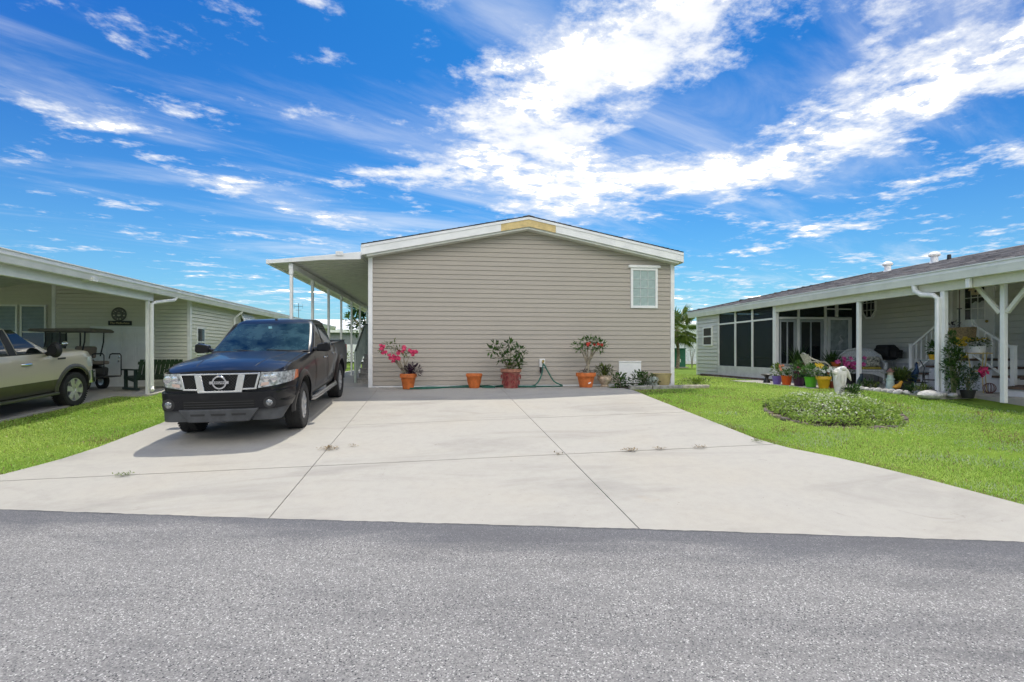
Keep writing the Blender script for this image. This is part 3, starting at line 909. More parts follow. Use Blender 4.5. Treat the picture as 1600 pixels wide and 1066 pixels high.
for k in range(1, 16):
    t = k / 16; bal.box(-.33, -.312, 1.70 * t - .009, 1.70 * t + .009, .10 + .84 * t, .92 + .87 * t)
for k in range(1, 13):
    yy = 1.70 + 1.4 * k / 13; bal.box(-.33, -.312, yy - .009, yy + .009, .84, 1.80)
for k in range(1, 6): x = -.32 + .6 * k / 6; bal.box(x - .009, x + .009, 1.70, 1.718, .84, 1.78)
put('balusters', bal, railm, st)

# ------------------------------------------------------------------ pickup trucks
def paint(name, c, c2=None, zsplit=None, metal=.35):
    m = bpy.data.materials.new(name); m.use_nodes = True
    nt = m.node_tree; b = nt.nodes['Principled BSDF']
    tc = nt.nodes.new('ShaderNodeTexCoord'); o = tc.outputs['Object']
    fl = nnoise(nt, o, 900, 1, .5)
    col = nmix(nt, fl, tuple(x * .9 for x in c), tuple(min(1, x * 1.1) for x in c))
    if c2:
        sx = nt.nodes.new('ShaderNodeSeparateXYZ'); nt.links.new(o, sx.inputs[0])
        k = Nd(nt, sx.outputs[2]).smooth(zsplit - .004, zsplit + .004)
        col = nmix(nt, k, c2, col)
    dust = nnoise(nt, o, 3, 6, .65).smooth(.5, .8)
    col = nmix(nt, dust * .06, col, (.3, .28, .25))
    nt.links.new(col, b.inputs['Base Color']); b.inputs['Metallic'].default_value = metal; b.inputs['Roughness'].default_value = .32
    b.inputs['Coat Weight'].default_value = .5; b.inputs['Coat Roughness'].default_value = .03; b.inputs['Specular IOR Level'].default_value = .2
    MATS[name] = m
    return m


class Truck:
    """pickup built in its own axes: x across, y back from the front bumper, z up from the ground"""
    def __init__(s, W, length, hood_z, cowl_y, cowl_z, belt_z, bed_y, bed_z, front_z, axle_f, axle_r, tyre_r, well_r, rock_z):
        s.__dict__.update(locals())
    def plan(s, y):
        """half width of the body at y"""
        f = .60
        if y < f: w = .74 + .26 * math.sqrt(max(0, 1 - ((f - y) / f) ** 2))
        elif y > s.length - .25: w = 1 - .05 * ((y - s.length + .25) / .25) ** 2
        else: w = 1.0
        return s.W * w
    def prof(s, t):
        """relative half width up the side, t = 0 at the sill, 1 at the shoulder"""
        tab = [(0, .93), (.12, .965), (.35, .99), (.55, 1.0), (.72, .995), (.88, .975), (1, .935)]
        return interp(tab, t)
    def shoulder(s, y):
        return interp([(0, s.front_z), (.12, s.front_z + .03), (.5, s.front_z + .085), (s.cowl_y, s.belt_z - .02), (s.cowl_y + .5, s.belt_z), (s.bed_y, s.belt_z + .01), (s.bed_y + .02, s.bed_z), (s.length, s.bed_z + .01)], y)
    def crown(s, y):
        """extra height at the centreline"""
        return interp([(0, .035), (.3, .065), (s.cowl_y, .06), (s.cowl_y + .1, .02), (s.length, .0)], y)
    def lean(s, y, z):
        return .10 * max(0, z - .72) * max(0, 1 - y / .8)
    def hw(s, y, z):
        zb, zt = s.rock_z, s.shoulder(y)
        return s.plan(y) * s.prof(max(0, min(1, (z - zb) / (zt - zb))))
    def front_y(s, x, z, extra=0):
        W = s.W; a = abs(x) / W
        if a <= .74: y = -.03 * (1 - (a / .74) ** 2)
        else:
            q = min(1.0, (a - .74) / .26); y = .60 * (1 - math.sqrt(max(0, 1 - q * q)))
        return y + s.lean(y, z) + extra
    def body_mesh(s, y0, y1):
        ys = list(np.concatenate([y0 + (.6 - y0) * (np.linspace(0, 1, 14) ** 1.8), np.linspace(.68, s.bed_y, 30), [s.bed_y + .02], np.linspace(s.bed_y + .1, y1, 16)]))
        ts = [0, .06, .14, .24, .35, .46, .57, .68, .78, .88, .95, 1.0]
        vs, fs = [], []
        for y in ys:
            zb, zt = s.rock_z + .06 * max(0, 1 - y / .5), s.shoulder(y); p = s.plan(y); row = []
            for t in ts: row.append((p * s.prof(t), zb + (zt - zb) * t))
            wtop = row[-1][0]; cr = s.crown(y)
            for q in (.985, .95, .88, .75, .55, .3, 0): row.append((wtop * q, zt + cr * (1 - q ** 2.6) + .012 * (1 if q < .99 else 0)))
            full = row + [(-a, b) for a, b in row[-2::-1]]
            for (x, z) in full: vs.append((x, y + s.lean(y, z), z))
        n = len(full)
        for i in range(len(ys) - 1):
            for k in range(n): fs.append((i * n + k, i * n + (k + 1) % n, (i + 1) * n + (k + 1) % n, (i + 1) * n + k))
        fs.append(tuple(range(n))[::-1]); fs.append(tuple((len(ys) - 1) * n + k for k in range(n)))
        return MB().add(vs, fs)
    def cut(s, mb, cutters, name, m, parent, smooth_angle=32):
        o = put(name, mb, m, parent, smooth=False)
        tmp = []
        for c in cutters:
            me = c.mesh('cut'); bm = bmesh.new(); bm.from_mesh(me); bmesh.ops.recalc_face_normals(bm, faces=bm.faces); bm.to_mesh(me); bm.free()
            me.materials.append(PLASTIC)
            k = bpy.data.objects.new('cut', me); COL.objects.link(k); k.parent = parent
            b = o.modifiers.new('cut', 'BOOLEAN'); b.operation = 'DIFFERENCE'; b.object = k; b.solver = 'EXACT'; b.material_mode = 'TRANSFER'; tmp.append(k)
        bpy.context.view_layer.update()
        dg = bpy.context.evaluated_depsgraph_get()
        me = bpy.data.meshes.new_from_object(o.evaluated_get(dg))
        o.modifiers.clear(); o.data = me; me.name = name
        for k in tmp: bpy.data.objects.remove(k)
        me.polygons.foreach_set('use_smooth', [True] * len(me.polygons)); me.set_sharp_from_angle(angle=math.radians(smooth_angle))
        return o
    def wells(s):
        out = []
        for ya in (s.axle_f, s.axle_r):
            for sg in (-1, 1):
                c = MB(); n = 40; x0, x1 = sg * (s.W * .60), sg * (s.W * 1.15)
                c.lathe([(0, x0), (s.well_r, x0), (s.well_r, x1), (0, x1)], n, (0, ya, s.tyre_r + .02), 'x')
                out.append(c)
        return out
    def side_patch(s, pts, sg, off, nu=10, nv=10, thick=.004):
        """panel on the body side; pts = four (y,z) corners: bottom front, bottom back, top back, top front"""
        vs, fs = [], []
        for j in range(nv + 1):
            for i in range(nu + 1):
                u, v = i / nu, j / nv
                y = (pts[0][0] * (1 - u) + pts[1][0] * u) * (1 - v) + (pts[3][0] * (1 - u) + pts[2][0] * u) * v
                z = (pts[0][1] * (1 - u) + pts[1][1] * u) * (1 - v) + (pts[3][1] * (1 - u) + pts[2][1] * u) * v
                e = off if 0 < i < nu and 0 < j < nv else -.012
                vs.append((sg * (s.hw(y, z) + e), y, z))
        n = nu + 1
        for j in range(nv):
            for i in range(nu): fs.append((j * n + i, j * n + i + 1, (j + 1) * n + i + 1, (j + 1) * n + i))
        return MB().add(vs, fs)
    def front(s, quads, off, thick, nu=6, nv=3, mb=None):
        """blocks on the nose: each quad is four (x,z) corners (bottom left, bottom right, top right, top left)"""
        mb = mb or MB()
        for q in quads:
            vs, fs = [], []
            for layer in (0, 1):
                for j in range(nv + 1):
                    for i in range(nu + 1):
                        u, v = i / nu, j / nv
                        x = (q[0][0] * (1 - u) + q[1][0] * u) * (1 - v) + (q[3][0] * (1 - u) + q[2][0] * u) * v
                        z = (q[0][1] * (1 - u) + q[1][1] * u) * (1 - v) + (q[3][1] * (1 - u) + q[2][1] * u) * v
                        vs.append((x, s.front_y(x, z) - off + (thick if layer else 0), z))
            n = nu + 1; L = n * (nv + 1)
            for j in range(nv):
                for i in range(nu):
                    a = (j * n + i, j * n + i + 1, (j + 1) * n + i + 1, (j + 1) * n + i)
                    fs.append(a); fs.append(tuple(L + k for k in a[::-1]))
            ring = [i for i in range(n)] + [j * n + nu for j in range(1, nv + 1)] + [nv * n + i for i in range(nu - 1, -1, -1)] + [j * n for j in range(nv - 1, 0, -1)]
            for k in range(len(ring)):
                a, b = ring[k], ring[(k + 1) % len(ring)]; fs.append((b, a, L + a, L + b))
            mb.add(vs, fs)
        return mb


def cab_rings(levels, rad=.10, n=6):
    """cabin shell: levels of (z, front y, back y, half width, front bow)"""
    rings = []
    for (z, yf, yb, w, bow) in levels:
        pts = []
        m = 9
        for i in range(m): # front edge from -w to w
            t = -1 + 2 * i / (m - 1); pts.append((t * (w - rad), yf + bow * abs(t) ** 2.2))
        for k in range(1, n): a = k / n * PI / 2; pts.append((w - rad + rad * math.sin(a), yf + bow + rad * (1 - math.cos(a))))
        for i in range(m): t = i / (m - 1); pts.append((w, yf + bow + rad + (yb - rad - yf - bow - rad) * t))
        for k in range(1, n): a = k / n * PI / 2; pts.append((w - rad + rad * math.cos(a), yb - rad + rad * math.sin(a)))
        for i in range(m): t = 1 - 2 * i / (m - 1); pts.append((t * (w - rad), yb))
        for k in range(1, n): a = k / n * PI / 2; pts.append((-(w - rad) - rad * math.sin(a), yb - rad + rad * math.cos(a)))
        for i in range(m): t = 1 - i / (m - 1); pts.append((-w, yf + bow + rad + (yb - rad - yf - bow - rad) * t))
        for k in range(1, n): a = k / n * PI / 2; pts.append((-(w - rad) - rad * math.cos(a), yf + bow + rad - rad * math.sin(a)))
        rings.append([(x, y, z) for x, y in pts])
    mb = MB(); N = len(rings[0]); vs = [p for r in rings for p in r]; fs = []
    for i in range(len(rings) - 1):
        for k in range(N): fs.append((i * N + k, i * N + (k + 1) % N, (i + 1) * N + (k + 1) % N, (i + 1) * N + k))
    fs.append(tuple(range(N))[::-1])
    top = rings[-1]; c = (0, sum(p[1] for p in top) / N, top[0][2] + .02); vs.append(c)
    for k in range(N): fs.append(((len(rings) - 1) * N + k, (len(rings) - 1) * N + (k + 1) % N, len(vs) - 1))
    return mb.add(vs, fs)


def make_wheel(parent, x, y, r, width, sg, spokes, rim_r, rim_m, twin=False, steer=0.0):
    w = sub('wheel', parent, (x, y, r)); w.rotation_euler = (0, 0, steer)
    h = width / 2; prof = [(rim_r * .98, -h * .8), (rim_r * 1.04, -h * .96), (r * .90, -h), (r * .97, -h * .86), (r, -h * .62), (r, -h * .2), (r * .985, -h * .17), (r * .985, -h * .07), (r, -h * .04), (r, h * .04),
                          (r * .985, h * .07), (r * .985, h * .17), (r, h * .2), (r, h * .62), (r * .97, h * .86), (r * .90, h), (rim_r * 1.04, h * .96), (rim_r * .98, h * .8)]
    t = MB().lathe(prof, 48, (0, 0, 0), 'x')
    for k in range(48):      # tread blocks on the shoulders
        a = 2 * PI * k / 48
        for e in (-1, 1):
            t.cbox((e * h * .74, math.cos(a) * r * .985, math.sin(a) * r * .985), (h * .42, .022, .016), (a + PI / 2, 0, 0))
    put('tyre', t, RUBBER, w, smooth=True, angle=30)
    rb = MB().lathe([(rim_r, -h * .7), (rim_r, sg * h * .82), (rim_r * .93, sg * h * .80), (rim_r * .90, sg * h * .30), (0, sg * h * .25)], 40, (0, 0, 0), 'x')
    for k in range(spokes):
        a = 2 * PI * k / spokes + .2
        for da in ((-.14, .14) if twin else (0,)):
            p0 = Vector((sg * h * .62, math.cos(a + da * 2.2) * rim_r * .22, math.sin(a + da * 2.2) * rim_r * .22))
            p1 = Vector((sg * h * .74, math.cos(a + da) * rim_r * .95, math.sin(a + da) * rim_r * .95))
            rb.bar(p0, p1, (.05 if twin else .075) * rim_r / .22, .03, (1, 0, 0))
    rb.lathe([(0, sg * h * .68), (rim_r * .25, sg * h * .66), (rim_r * .28, sg * h * .40)], 20, (0, 0, 0), 'x')
    put('rim', rb, rim_m, w, smooth=True, angle=30)
    put('brake_disc', MB().lathe([(0, sg * h * .2), (rim_r * .82, sg * h * .2), (rim_r * .82, sg * h * .12), (0, sg * h * .12)], 28, (0, 0, 0), 'x'), mat('brake', (.08, .08, .08), .5, .7), w)
    return w


def glass_quad(cs, bow=0.0, nu=10, nv=6, out=(0, 0, 0)):
    """curved pane through four corners (bl, br, tr, tl); bow pushes the middle along 'out'"""
    cs = [Vector(c) for c in cs]; vs, fs = [], []
    for j in range(nv + 1):
        for i in range(nu + 1):
            u, v = i / nu, j / nv
            p = (cs[0] * (1 - u) + cs[1] * u) * (1 - v) + (cs[3] * (1 - u) + cs[2] * u) * v
            vs.append(p + Vector(out) * bow * (1 - (2 * u - 1) ** 2))
    n = nu + 1
    return MB().add(vs, [(j * n + i, j * n + i + 1, (j + 1) * n + i + 1, (j + 1) * n + i) for j in range(nv) for i in range(nu)])


def glass_mat(name, tint, alpha):
    m = bpy.data.materials.new(name); m.use_nodes = True
    nt = m.node_tree; out = nt.nodes['Material Output']; b = nt.nodes['Principled BSDF']
    b.inputs['Base Color'].default_value = (*tint, 1); b.inputs['Roughness'].default_value = .02; b.inputs['Specular IOR Level'].default_value = .9
    tr = nt.nodes.new('ShaderNodeBsdfTransparent'); tr.inputs[0].default_value = (.55, .72, .70, 1)
    mx = nt.nodes.new('ShaderNodeMixShader'); mx.inputs[0].default_value = alpha
    nt.links.new(b.outputs[0], mx.inputs[1]); nt.links.new(tr.outputs[0], mx.inputs[2]); nt.links.new(mx.outputs[0], out.inputs[0])
    return m


CARGLASS = glass_mat('car_glass', (.008, .014, .016), .30)
SIDEGLASS = glass_mat('side_glass', (.006, .008, .009), .12)
LAMP = mat('lamp_glass', (.55, .57, .56), .08, var=.05, spec=.9, coat=1.0)
AMBER = mat('amber_lens', (.62, .16, .06), .15, var=.05, coat=1.0)
REDLENS = mat('red_lens', (.35, .01, .01), .15, coat=1.0)

# --- the black pickup on the driveway
navy = paint('dark_navy_paint', (.008, .0085, .011), metal=.25)
bk = thing('pickup_truck', 'black four door pickup truck parked nose out on the pale concrete driveway', 'pickup truck', (0, 0, 0))
YF = 7.80; XC = -3.20
T = Truck(W=.90, length=5.02, hood_z=1.05, cowl_y=1.50, cowl_z=1.17, belt_z=1.17, bed_y=3.50, bed_z=1.20, front_z=1.00, axle_f=.90, axle_r=3.98, tyre_r=.375, well_r=.45, rock_z=.44)
cutters = T.wells()
cutters.append(MB().box(-.70, .70, 3.62, 4.94, .72, 1.6))       # the open bed
T.cut(T.body_mesh(.0, 5.0), cutters, 'body', navy, bk)
cab = [(1.10, 1.52, 3.52, .845, .10), (1.20, 1.58, 3.51, .835, .13), (1.34, 1.84, 3.48, .795, .13), (1.50, 2.13, 3.43, .745, .12), (1.63, 2.36, 3.37, .700, .11), (1.685, 2.47, 3.33, .665, .10), (1.72, 2.56, 3.27, .60, .08), (1.735, 2.68, 3.17, .48, .04)]
put('cabin', cab_rings(cab), navy, bk, smooth=True, angle=50)
def cabin_at(z):
    for a, b in zip(cab, cab[1:]):
        if z <= b[0]:
            t = (z - a[0]) / (b[0] - a[0]); return [a[k] + (b[k] - a[k]) * t for k in range(5)]
    return list(cab[-1])
def shield(z0, z1, inset, off, nu=14, nv=8):
    vs = []
    for j in range(nv + 1):
        z = z0 + (z1 - z0) * j / nv; _, yf, yb, w, bow = cabin_at(z)
        for i in range(nu + 1):
            t = -1 + 2 * i / nu; x = t * (w - inset)
            tt = min(1, abs(x) / (w - .10)); ex = max(0, abs(x) - (w - .10))
            y = yf + bow * tt ** 2.2 + (.10 - math.sqrt(max(0, .01 - ex * ex)) if ex > 0 else 0)
            vs.append((x, y - off, z + off * .5))
    n = nu + 1
    return MB().add(vs, [(j * n + i, j * n + i + 1, (j + 1) * n + i + 1, (j + 1) * n + i) for j in range(nv) for i in range(nu)])
put('windshield', shield(1.20, 1.655, .055, .010), GLASS, bk, smooth=True)
ws = [c for c in bk.children if c.name.startswith('windshield')][0]
ws.data.materials.clear(); ws.data.materials.append(mat('windshield_glass', (.022, .042, .045), .03, var=.3, vscale=3, spec=.55))
put('inspection_sticker', MB().box(-.03, .03, 2.24, 2.246, 1.575, 1.615), mat('sticker', (.25, .5, .6), .5), ws)
put('windshield_trim', shield(1.185, 1.203, .03, .014, 14, 1), PLASTIC, bk, smooth=True)
for sx in (-.42, .12):
    wp = MB().tube([(sx + .55, 1.60 + .02, 1.195), (sx + .25, 1.585, 1.215), (sx, 1.60, 1.235)], [.012, .010, .006], 6)
    put('wiper', wp, PLASTIC, bk)
def side_glass(y0b, y1b, y0t, y1t, z0, z1, sg, off=.008):
    vs = []; nu, nv = 6, 6
    for j in range(nv + 1):
        z = z0 + (z1 - z0) * j / nv; w = cabin_at(z)[3]
        for i in range(nu + 1):
            u, v = i / nu, j / nv
            vs.append((sg * (w + off), (y0b * (1 - u) + y1b * u) * (1 - v) + (y0t * (1 - u) + y1t * u) * v, z))
    n = nu + 1
    return MB().add(vs, [(j * n + i, j * n + i + 1, (j + 1) * n + i + 1, (j + 1) * n + i) for j in range(nv) for i in range(nu)])
for sg in (1, -1):
    fd = put('door', T.side_patch([(1.62, .50), (2.60, .50), (2.62, 1.155), (1.66, 1.145)], sg, .004), navy, bk, smooth=True)
    put('window', side_glass(1.98, 2.56, 2.50, 2.62, 1.20, 1.635, sg), SIDEGLASS, fd, smooth=True)
    put('window_frame', MB().tube([(sg * (cabin_at(1.2)[3] + .010), 1.90, 1.185), (sg * (cabin_at(1.45)[3] + .010), 2.26, 1.45), (sg * (cabin_at(1.64)[3] + .010), 2.52, 1.648), (sg * (cabin_at(1.64)[3] + .010), 3.22, 1.648)], .012, 6), PLASTIC, fd)
    put('handle', MB().tube([(sg * (T.hw(2.4, 1.02) + .005), 2.40, 1.02), (sg * (T.hw(2.45, 1.02) + .035), 2.44, 1.02), (sg * (T.hw(2.5, 1.02) + .035), 2.54, 1.02), (sg * (T.hw(2.6, 1.02) + .005), 2.58, 1.02)], .014, 8), CHROME, fd, smooth=True)
    rd = put('door', T.side_patch([(2.635, .50), (3.30, .52), (3.50, 1.15), (2.655, 1.155)], sg, .004), navy, bk, smooth=True)
    put('window', side_glass(2.67, 3.36, 2.72, 3.24, 1.20, 1.635, sg), SIDEGLASS, rd, smooth=True)
    put('handle', MB().tube([(sg * (T.hw(3.2, 1.04) + .005), 3.20, 1.04), (sg * (T.hw(3.2, 1.04) + .035), 3.24, 1.04), (sg * (T.hw(3.3, 1.04) + .035), 3.34, 1.04), (sg * (T.hw(3.3, 1.04) + .005), 3.38, 1.04)], .014, 8), CHROME, rd, smooth=True)
    # mirrors
    mr = MB().prism([(sg * .895, 1.175), (sg * 1.10, 1.165), (sg * 1.135, 1.20), (sg * 1.125, 1.31), (sg * 1.08, 1.335), (sg * .91, 1.30)], 'y', 1.82, 1.94).tube([(sg * .83, 1.86, 1.20), (sg * .93, 1.88, 1.22)], .04, 8)
    put('mirror', mr, navy, bk, smooth=True, angle=50, bevel=.028)
    # flared arches
    for ya in (T.axle_f, T.axle_r):
        arc = []
        for k in range(21):
            a = PI * (-.02 + 1.04 * k / 20); arc.append((ya + math.cos(a) * (T.well_r + .012), T.tyre_r + .02 + math.sin(a) * (T.well_r + .012)))
        fl = MB(); vs = []
        for (yy, zz) in arc:
            dy, dz = yy - ya, zz - (T.tyre_r + .02); L = math.hypot(dy, dz)
            for rr, e in ((0, .030), (.045, .036), (.10, .004), (.0, -.05)):
                y2, z2 = ya + dy * (1 + rr / L), T.tyre_r + .02 + dz * (1 + rr / L)
                vs.append((sg * (T.hw(y2, max(z2, T.rock_z + .05)) + e), y2, z2))
        fl.add(vs, [(i * 4 + k, i * 4 + k + 1, (i + 1) * 4 + k + 1, (i + 1) * 4 + k) for i in range(20) for k in range(3)] + [(i * 4 + 3, i * 4, (i + 1) * 4, (i + 1) * 4 + 3) for i in range(20)])
        put('wheel_arch', fl, navy, bk, smooth=True, angle=60)
        make_wheel(bk, sg * (T.W - .125), ya, T.tyre_r, .245, sg, 6, .225, mat('alloy', (.62, .63, .65), .3, .9), steer=.05 if ya == T.axle_f else 0)
    put('side_step', MB().tube([(sg * .86, 1.42, .40), (sg * .90, 1.55, .385), (sg * .90, 3.35, .385), (sg * .86, 3.48, .40)], .04, 10), mat('step_tube', (.45, .46, .48), .25, .9), bk, smooth=True)
# nose
NO = .045
put('bumper', T.front([((-.865, .50), (.865, .50), (.90, .62), (-.90, .62)), ((-.90, .6205), (.90, .6205), (.89, .745), (-.89, .745))], .085, .12, 30, 4), navy, bk, smooth=True, angle=40)
for q in (((-.78, .335), (-.42, .335), (-.45, .51), (-.86, .51)), ((.42, .335), (.78, .335), (.86, .51), (.45, .51))):
    put('lower_bumper', T.front([q], .05, .10, 10, 3), GREYPLASTIC, bk, smooth=True, angle=40)
put('air_intake', T.front([((-.47, .515), (.47, .515), (.47, .645), (-.47, .645))], .0865, .02, 10, 2), mat('dark_void', (.004, .004, .004), .8), bk)
ib = MB()
for zz in (.545, .58, .615): T.front([((-.46, zz - .006), (.46, zz - .006), (.46, zz + .006), (-.46, zz + .006))], .092, .005, 10, 1, ib)
put('intake_bars', ib, PLASTIC, bk)
skid = put('skid_plate', T.front([((-.40, .335), (.40, .335), (.53, .515), (-.53, .515))], .125, .10, 10, 3), GREYPLASTIC, bk, bevel=.015)
put('skid_slots', T.front([((a - .09, .425), (a + .09, .425), (a + .10, .455), (a - .10, .455)) for a in (-.27, 0, .27)], .128, .01, 4, 1), PLASTIC, skid)
for sg in (-1, 1):
    fx = sg * .665
    fb = MB().lathe([(0, 0), (.082, 0), (.082, .02), (0, .02)], 24, (fx, T.front_y(fx, .585) - .094, .585), 'y')
    fg = put('fog_lamp', fb, PLASTIC, bk)
    put('lens', MB().lathe([(0, -.012), (.03, -.010), (.046, 0), (.046, .012), (0, .012)], 20, (fx, T.front_y(fx, .585) - .098, .585), 'y'), mat('fog_glass', (.30, .31, .32), .12, .6, var=.2, vscale=30), fg, smooth=True)
    q = [(sg * .495, .785), (sg * .885, .845), (sg * .893, 1.0), (sg * .545, 1.012)]
    q = q if sg > 0 else [q[1], q[0], q[3], q[2]]
    hl = put('headlight', T.front([q], .020, .03, 14, 4), mat('headlamp_lens', (.36, .38, .385), .08, var=.25, vscale=16, spec=.9, coat=1.0), bk, smooth=True)
    for (lx, lz, lr) in ((.70, .922, .058), (.61, .93, .045)):
        put('reflector', MB().lathe([(0, -.008), (lr * .5, -.007), (lr, -.002), (lr, .01), (0, .01)], 20, (sg * lx, T.front_y(lx, lz) - .023, lz), 'y'), CHROME, hl, smooth=True)
    lo = [(sg * .53, .812), (sg * .64, .83), (sg * .645, .872), (sg * .545, .862)]
    put('signal', T.front([lo if sg > 0 else [lo[1], lo[0], lo[3], lo[2]]], .022, .006, 4, 2), mat('pale_amber_lens', (.55, .40, .33), .15, coat=1.0), hl)
    q2 = [(sg * .886, .852), (sg * .8999, .87), (sg * .8999, .99), (sg * .894, .998)]
    put('side_marker', T.front([q2 if sg > 0 else [q2[1], q2[0], q2[3], q2[2]]], .022, .006, 6, 2), AMBER, hl)
grille = put('grille', T.front([((-.47, .775), (.47, .775), (.51, .995), (-.51, .995))], .02, .05, 12, 2), mat('dark_void', (.004, .004, .004), .8), bk)
gm = MB()
for k in range(-12, 13):
    for dirn in (-1, 1):
        x0 = k * .042; a = (x0 - dirn * .11, .785); b = (x0 + dirn * .10, .985)
        if max(abs(a[0]), abs(b[0])) > .47: continue
        gm.bar((a[0], T.front_y(a[0], a[1]) - .026, a[1]), (b[0], T.front_y(b[0], b[1]) - .026, b[1]), .005, .004, (0, 1, 0))
put('mesh', gm, PLASTIC, grille)['kind'] = 'stuff'
ch = []
ch += [((-.535, .988), (.535, .988), (.535, 1.008), (-.535, 1.008))]
for sg in (-1, 1):
    def Q(*p): return list(p) if sg > 0 else [p[1], p[0], p[3], p[2]]
    m_ = lambda *p: Q(*[(sg * a, b) for a, b in p])
    ch.append(m_((.185, .70), (.285, .70), (.335, .986), (.245, .986)))          # V legs
    ch.append(m_((.455, .785), (.485, .79), (.535, .986), (.505, .986)))          # outer uprights
    ch.append(m_((.30, .770), (.486, .776), (.49, .797), (.305, .795)))        # lower rails
ch.append(((-.27, .695), (.27, .695), (.265, .765), (-.265, .765)))
put('chrome_surround', T.front(ch, .046, .04, 10, 2), CHROME, grille, smooth=True, angle=30, bevel=.004)
em = MB(); ey = T.front_y(0, .88) - .052
em.lathe([(.075, -.006), (.096, -.006), (.100, .004), (.075, .008), (.075, -.006)], 40, (0, ey, .882), 'y').box(-.128, .128, ey - .012, ey + .004, .862, .902)
eb = put('emblem', em, CHROME, grille, smooth=True, angle=30)
tm = text_mesh('NISSAN', .046, .001)
o = bpy.data.objects.new('lettering', tm); COL.objects.link(o); tm.materials.append(mat('badge_black', (.01, .01, .012), .4)); o.parent = eb
o.location = (0, ey - .0135, .882); o.rotation_euler = (PI / 2, 0, 0)
# hood: seam, crease lines
for sg in (-1, 1):
    hd = MB(); ptsl = []
    for k in range(14):
        y = .16 + 1.30 * k / 13; xx = sg * (.80 - .04 * k / 13); zt = T.shoulder(y); wt = T.plan(y) * T.prof(1); q = min(1, abs(xx) / wt)
        ptsl.append((xx, y + T.lean(y, zt), zt + T.crown(y) * (1 - q ** 2.6) + .014))
    hd.tube(ptsl, .006, 5); put('hood_seam', hd, PLASTIC, bk)
for sg in (-1, 1):
    ridge = MB(); ptsl = []
    for k in range(12):
        y = .14 + 1.30 * k / 11; xx = sg * (.40 + .16 * k / 11); zt = T.shoulder(y); wt = T.plan(y) * T.prof(1); q = abs(xx) / wt
        ptsl.append((xx, y + T.lean(y, zt), zt + T.crown(y) * (1 - q ** 2.6) + .006))
    ridge.tube(ptsl, [.004] + [.012] * 10 + [.004], 8)
    put('hood_ridge', ridge, navy, bk, smooth=True, angle=80)
put('cowl', MB().box(-.72, .72, 1.49, 1.62, 1.165, 1.192), PLASTIC, bk, bevel=.01)
put('roof_aerial', MB().lathe([(0, .03), (.02, .028), (.03, 0), (0, 0)], 12, (0, 2.62, 1.725)), PLASTIC, bk)
put('bed_liner', MB().box(-.695, .695, 3.63, 4.93, .725, .74), PLASTIC, bk)
for x0 in (-.845, .70): put('bed_rail', MB().box(x0, x0 + .145, 3.55, 4.98, 1.205, 1.222), PLASTIC, bk, bevel=.006)
put('rear_bumper', MB().box(-.84, .84, 4.98, 5.13, .50, .66), CHROME, bk, bevel=.03)
for sg in (-1, 1): put('tail_light', MB().box(sg * .84 - .035, sg * .84 + .035, 4.93, 5.01, .82, 1.12), REDLENS, bk, bevel=.01)
put('underbody', MB().box(-.62, .62, .45, 4.9, .36, .60), PLASTIC, bk)
put('dashboard', MB().box(-.70, .70, 1.75, 2.15, 1.02, 1.16), GREYPLASTIC, bk)
# stand it on the sloping slab
def place_vehicle(o, X, Yf, axf, axr, heading, dz):
    c, s_ = math.cos(heading), math.sin(heading)
    f = Vector((X, Yf + axf, 0)); r = Vector((X + s_ * (axr - axf), Yf + axf + c * (axr - axf), 0))
    zf, zr = gz(f.x, f.y) + dz, gz(r.x, r.y) + dz
    pitch_ = math.atan2(zr - zf, axr - axf); roll = math.atan2(gz(f.x + .8, f.y) - gz(f.x - .8, f.y), 1.6)
    M = Matrix.Translation((f.x, f.y, zf)) @ Matrix.Rotation(-heading, 4, 'Z') @ Matrix.Rotation(pitch_, 4, 'X') @ Matrix.Rotation(-roll, 4, 'Y') @ Matrix.Translation((0, -axf, 0))
    o.matrix_world = M
place_vehicle(bk, XC, YF, T.axle_f, T.axle_r, math.radians(-1.0), .02)

# --- the champagne pickup next door (faces away from the road, into its carport)
gold = paint('champagne_paint', (.56, .505, .40), (.085, .08, .055), .70, metal=.25)
sv = thing('pickup_truck', 'champagne and dark olive two tone pickup truck with chrome wheels parked beside the left house', 'pickup truck', (0, 0, 0))
T2_ = Truck(W=1.0, length=5.5, hood_z=1.2, cowl_y=1.22, cowl_z=1.30, belt_z=1.30, bed_y=3.8, bed_z=1.36, front_z=1.20, axle_f=.88, axle_r=4.48, tyre_r=.405, well_r=.485, rock_z=.44)
T2_.cut(T2_.body_mesh(0, 5.5), T2_.wells() + [MB().box(-.8, .8, 4.15, 5.4, .8, 1.8)], 'body', gold, sv)
cab2 = [(1.22, 1.25, 3.82, .93, .10), (1.32, 1.33, 3.81, .92, .13), (1.48, 1.60, 3.79, .875, .13), (1.66, 1.92, 3.75, .815, .12), (1.80, 2.19, 3.69, .76, .11), (1.86, 2.32, 3.64, .72, .10), (1.90, 2.44, 3.56, .64, .08), (1.915, 2.60, 3.4, .5, .04)]
cab, keep_cab = cab2, cab
put('cabin', cab_rings(cab2), gold, sv, smooth=True, angle=50)
put('windshield', shield(1.33, 1.82, .055, .010), GLASS, sv, smooth=True)
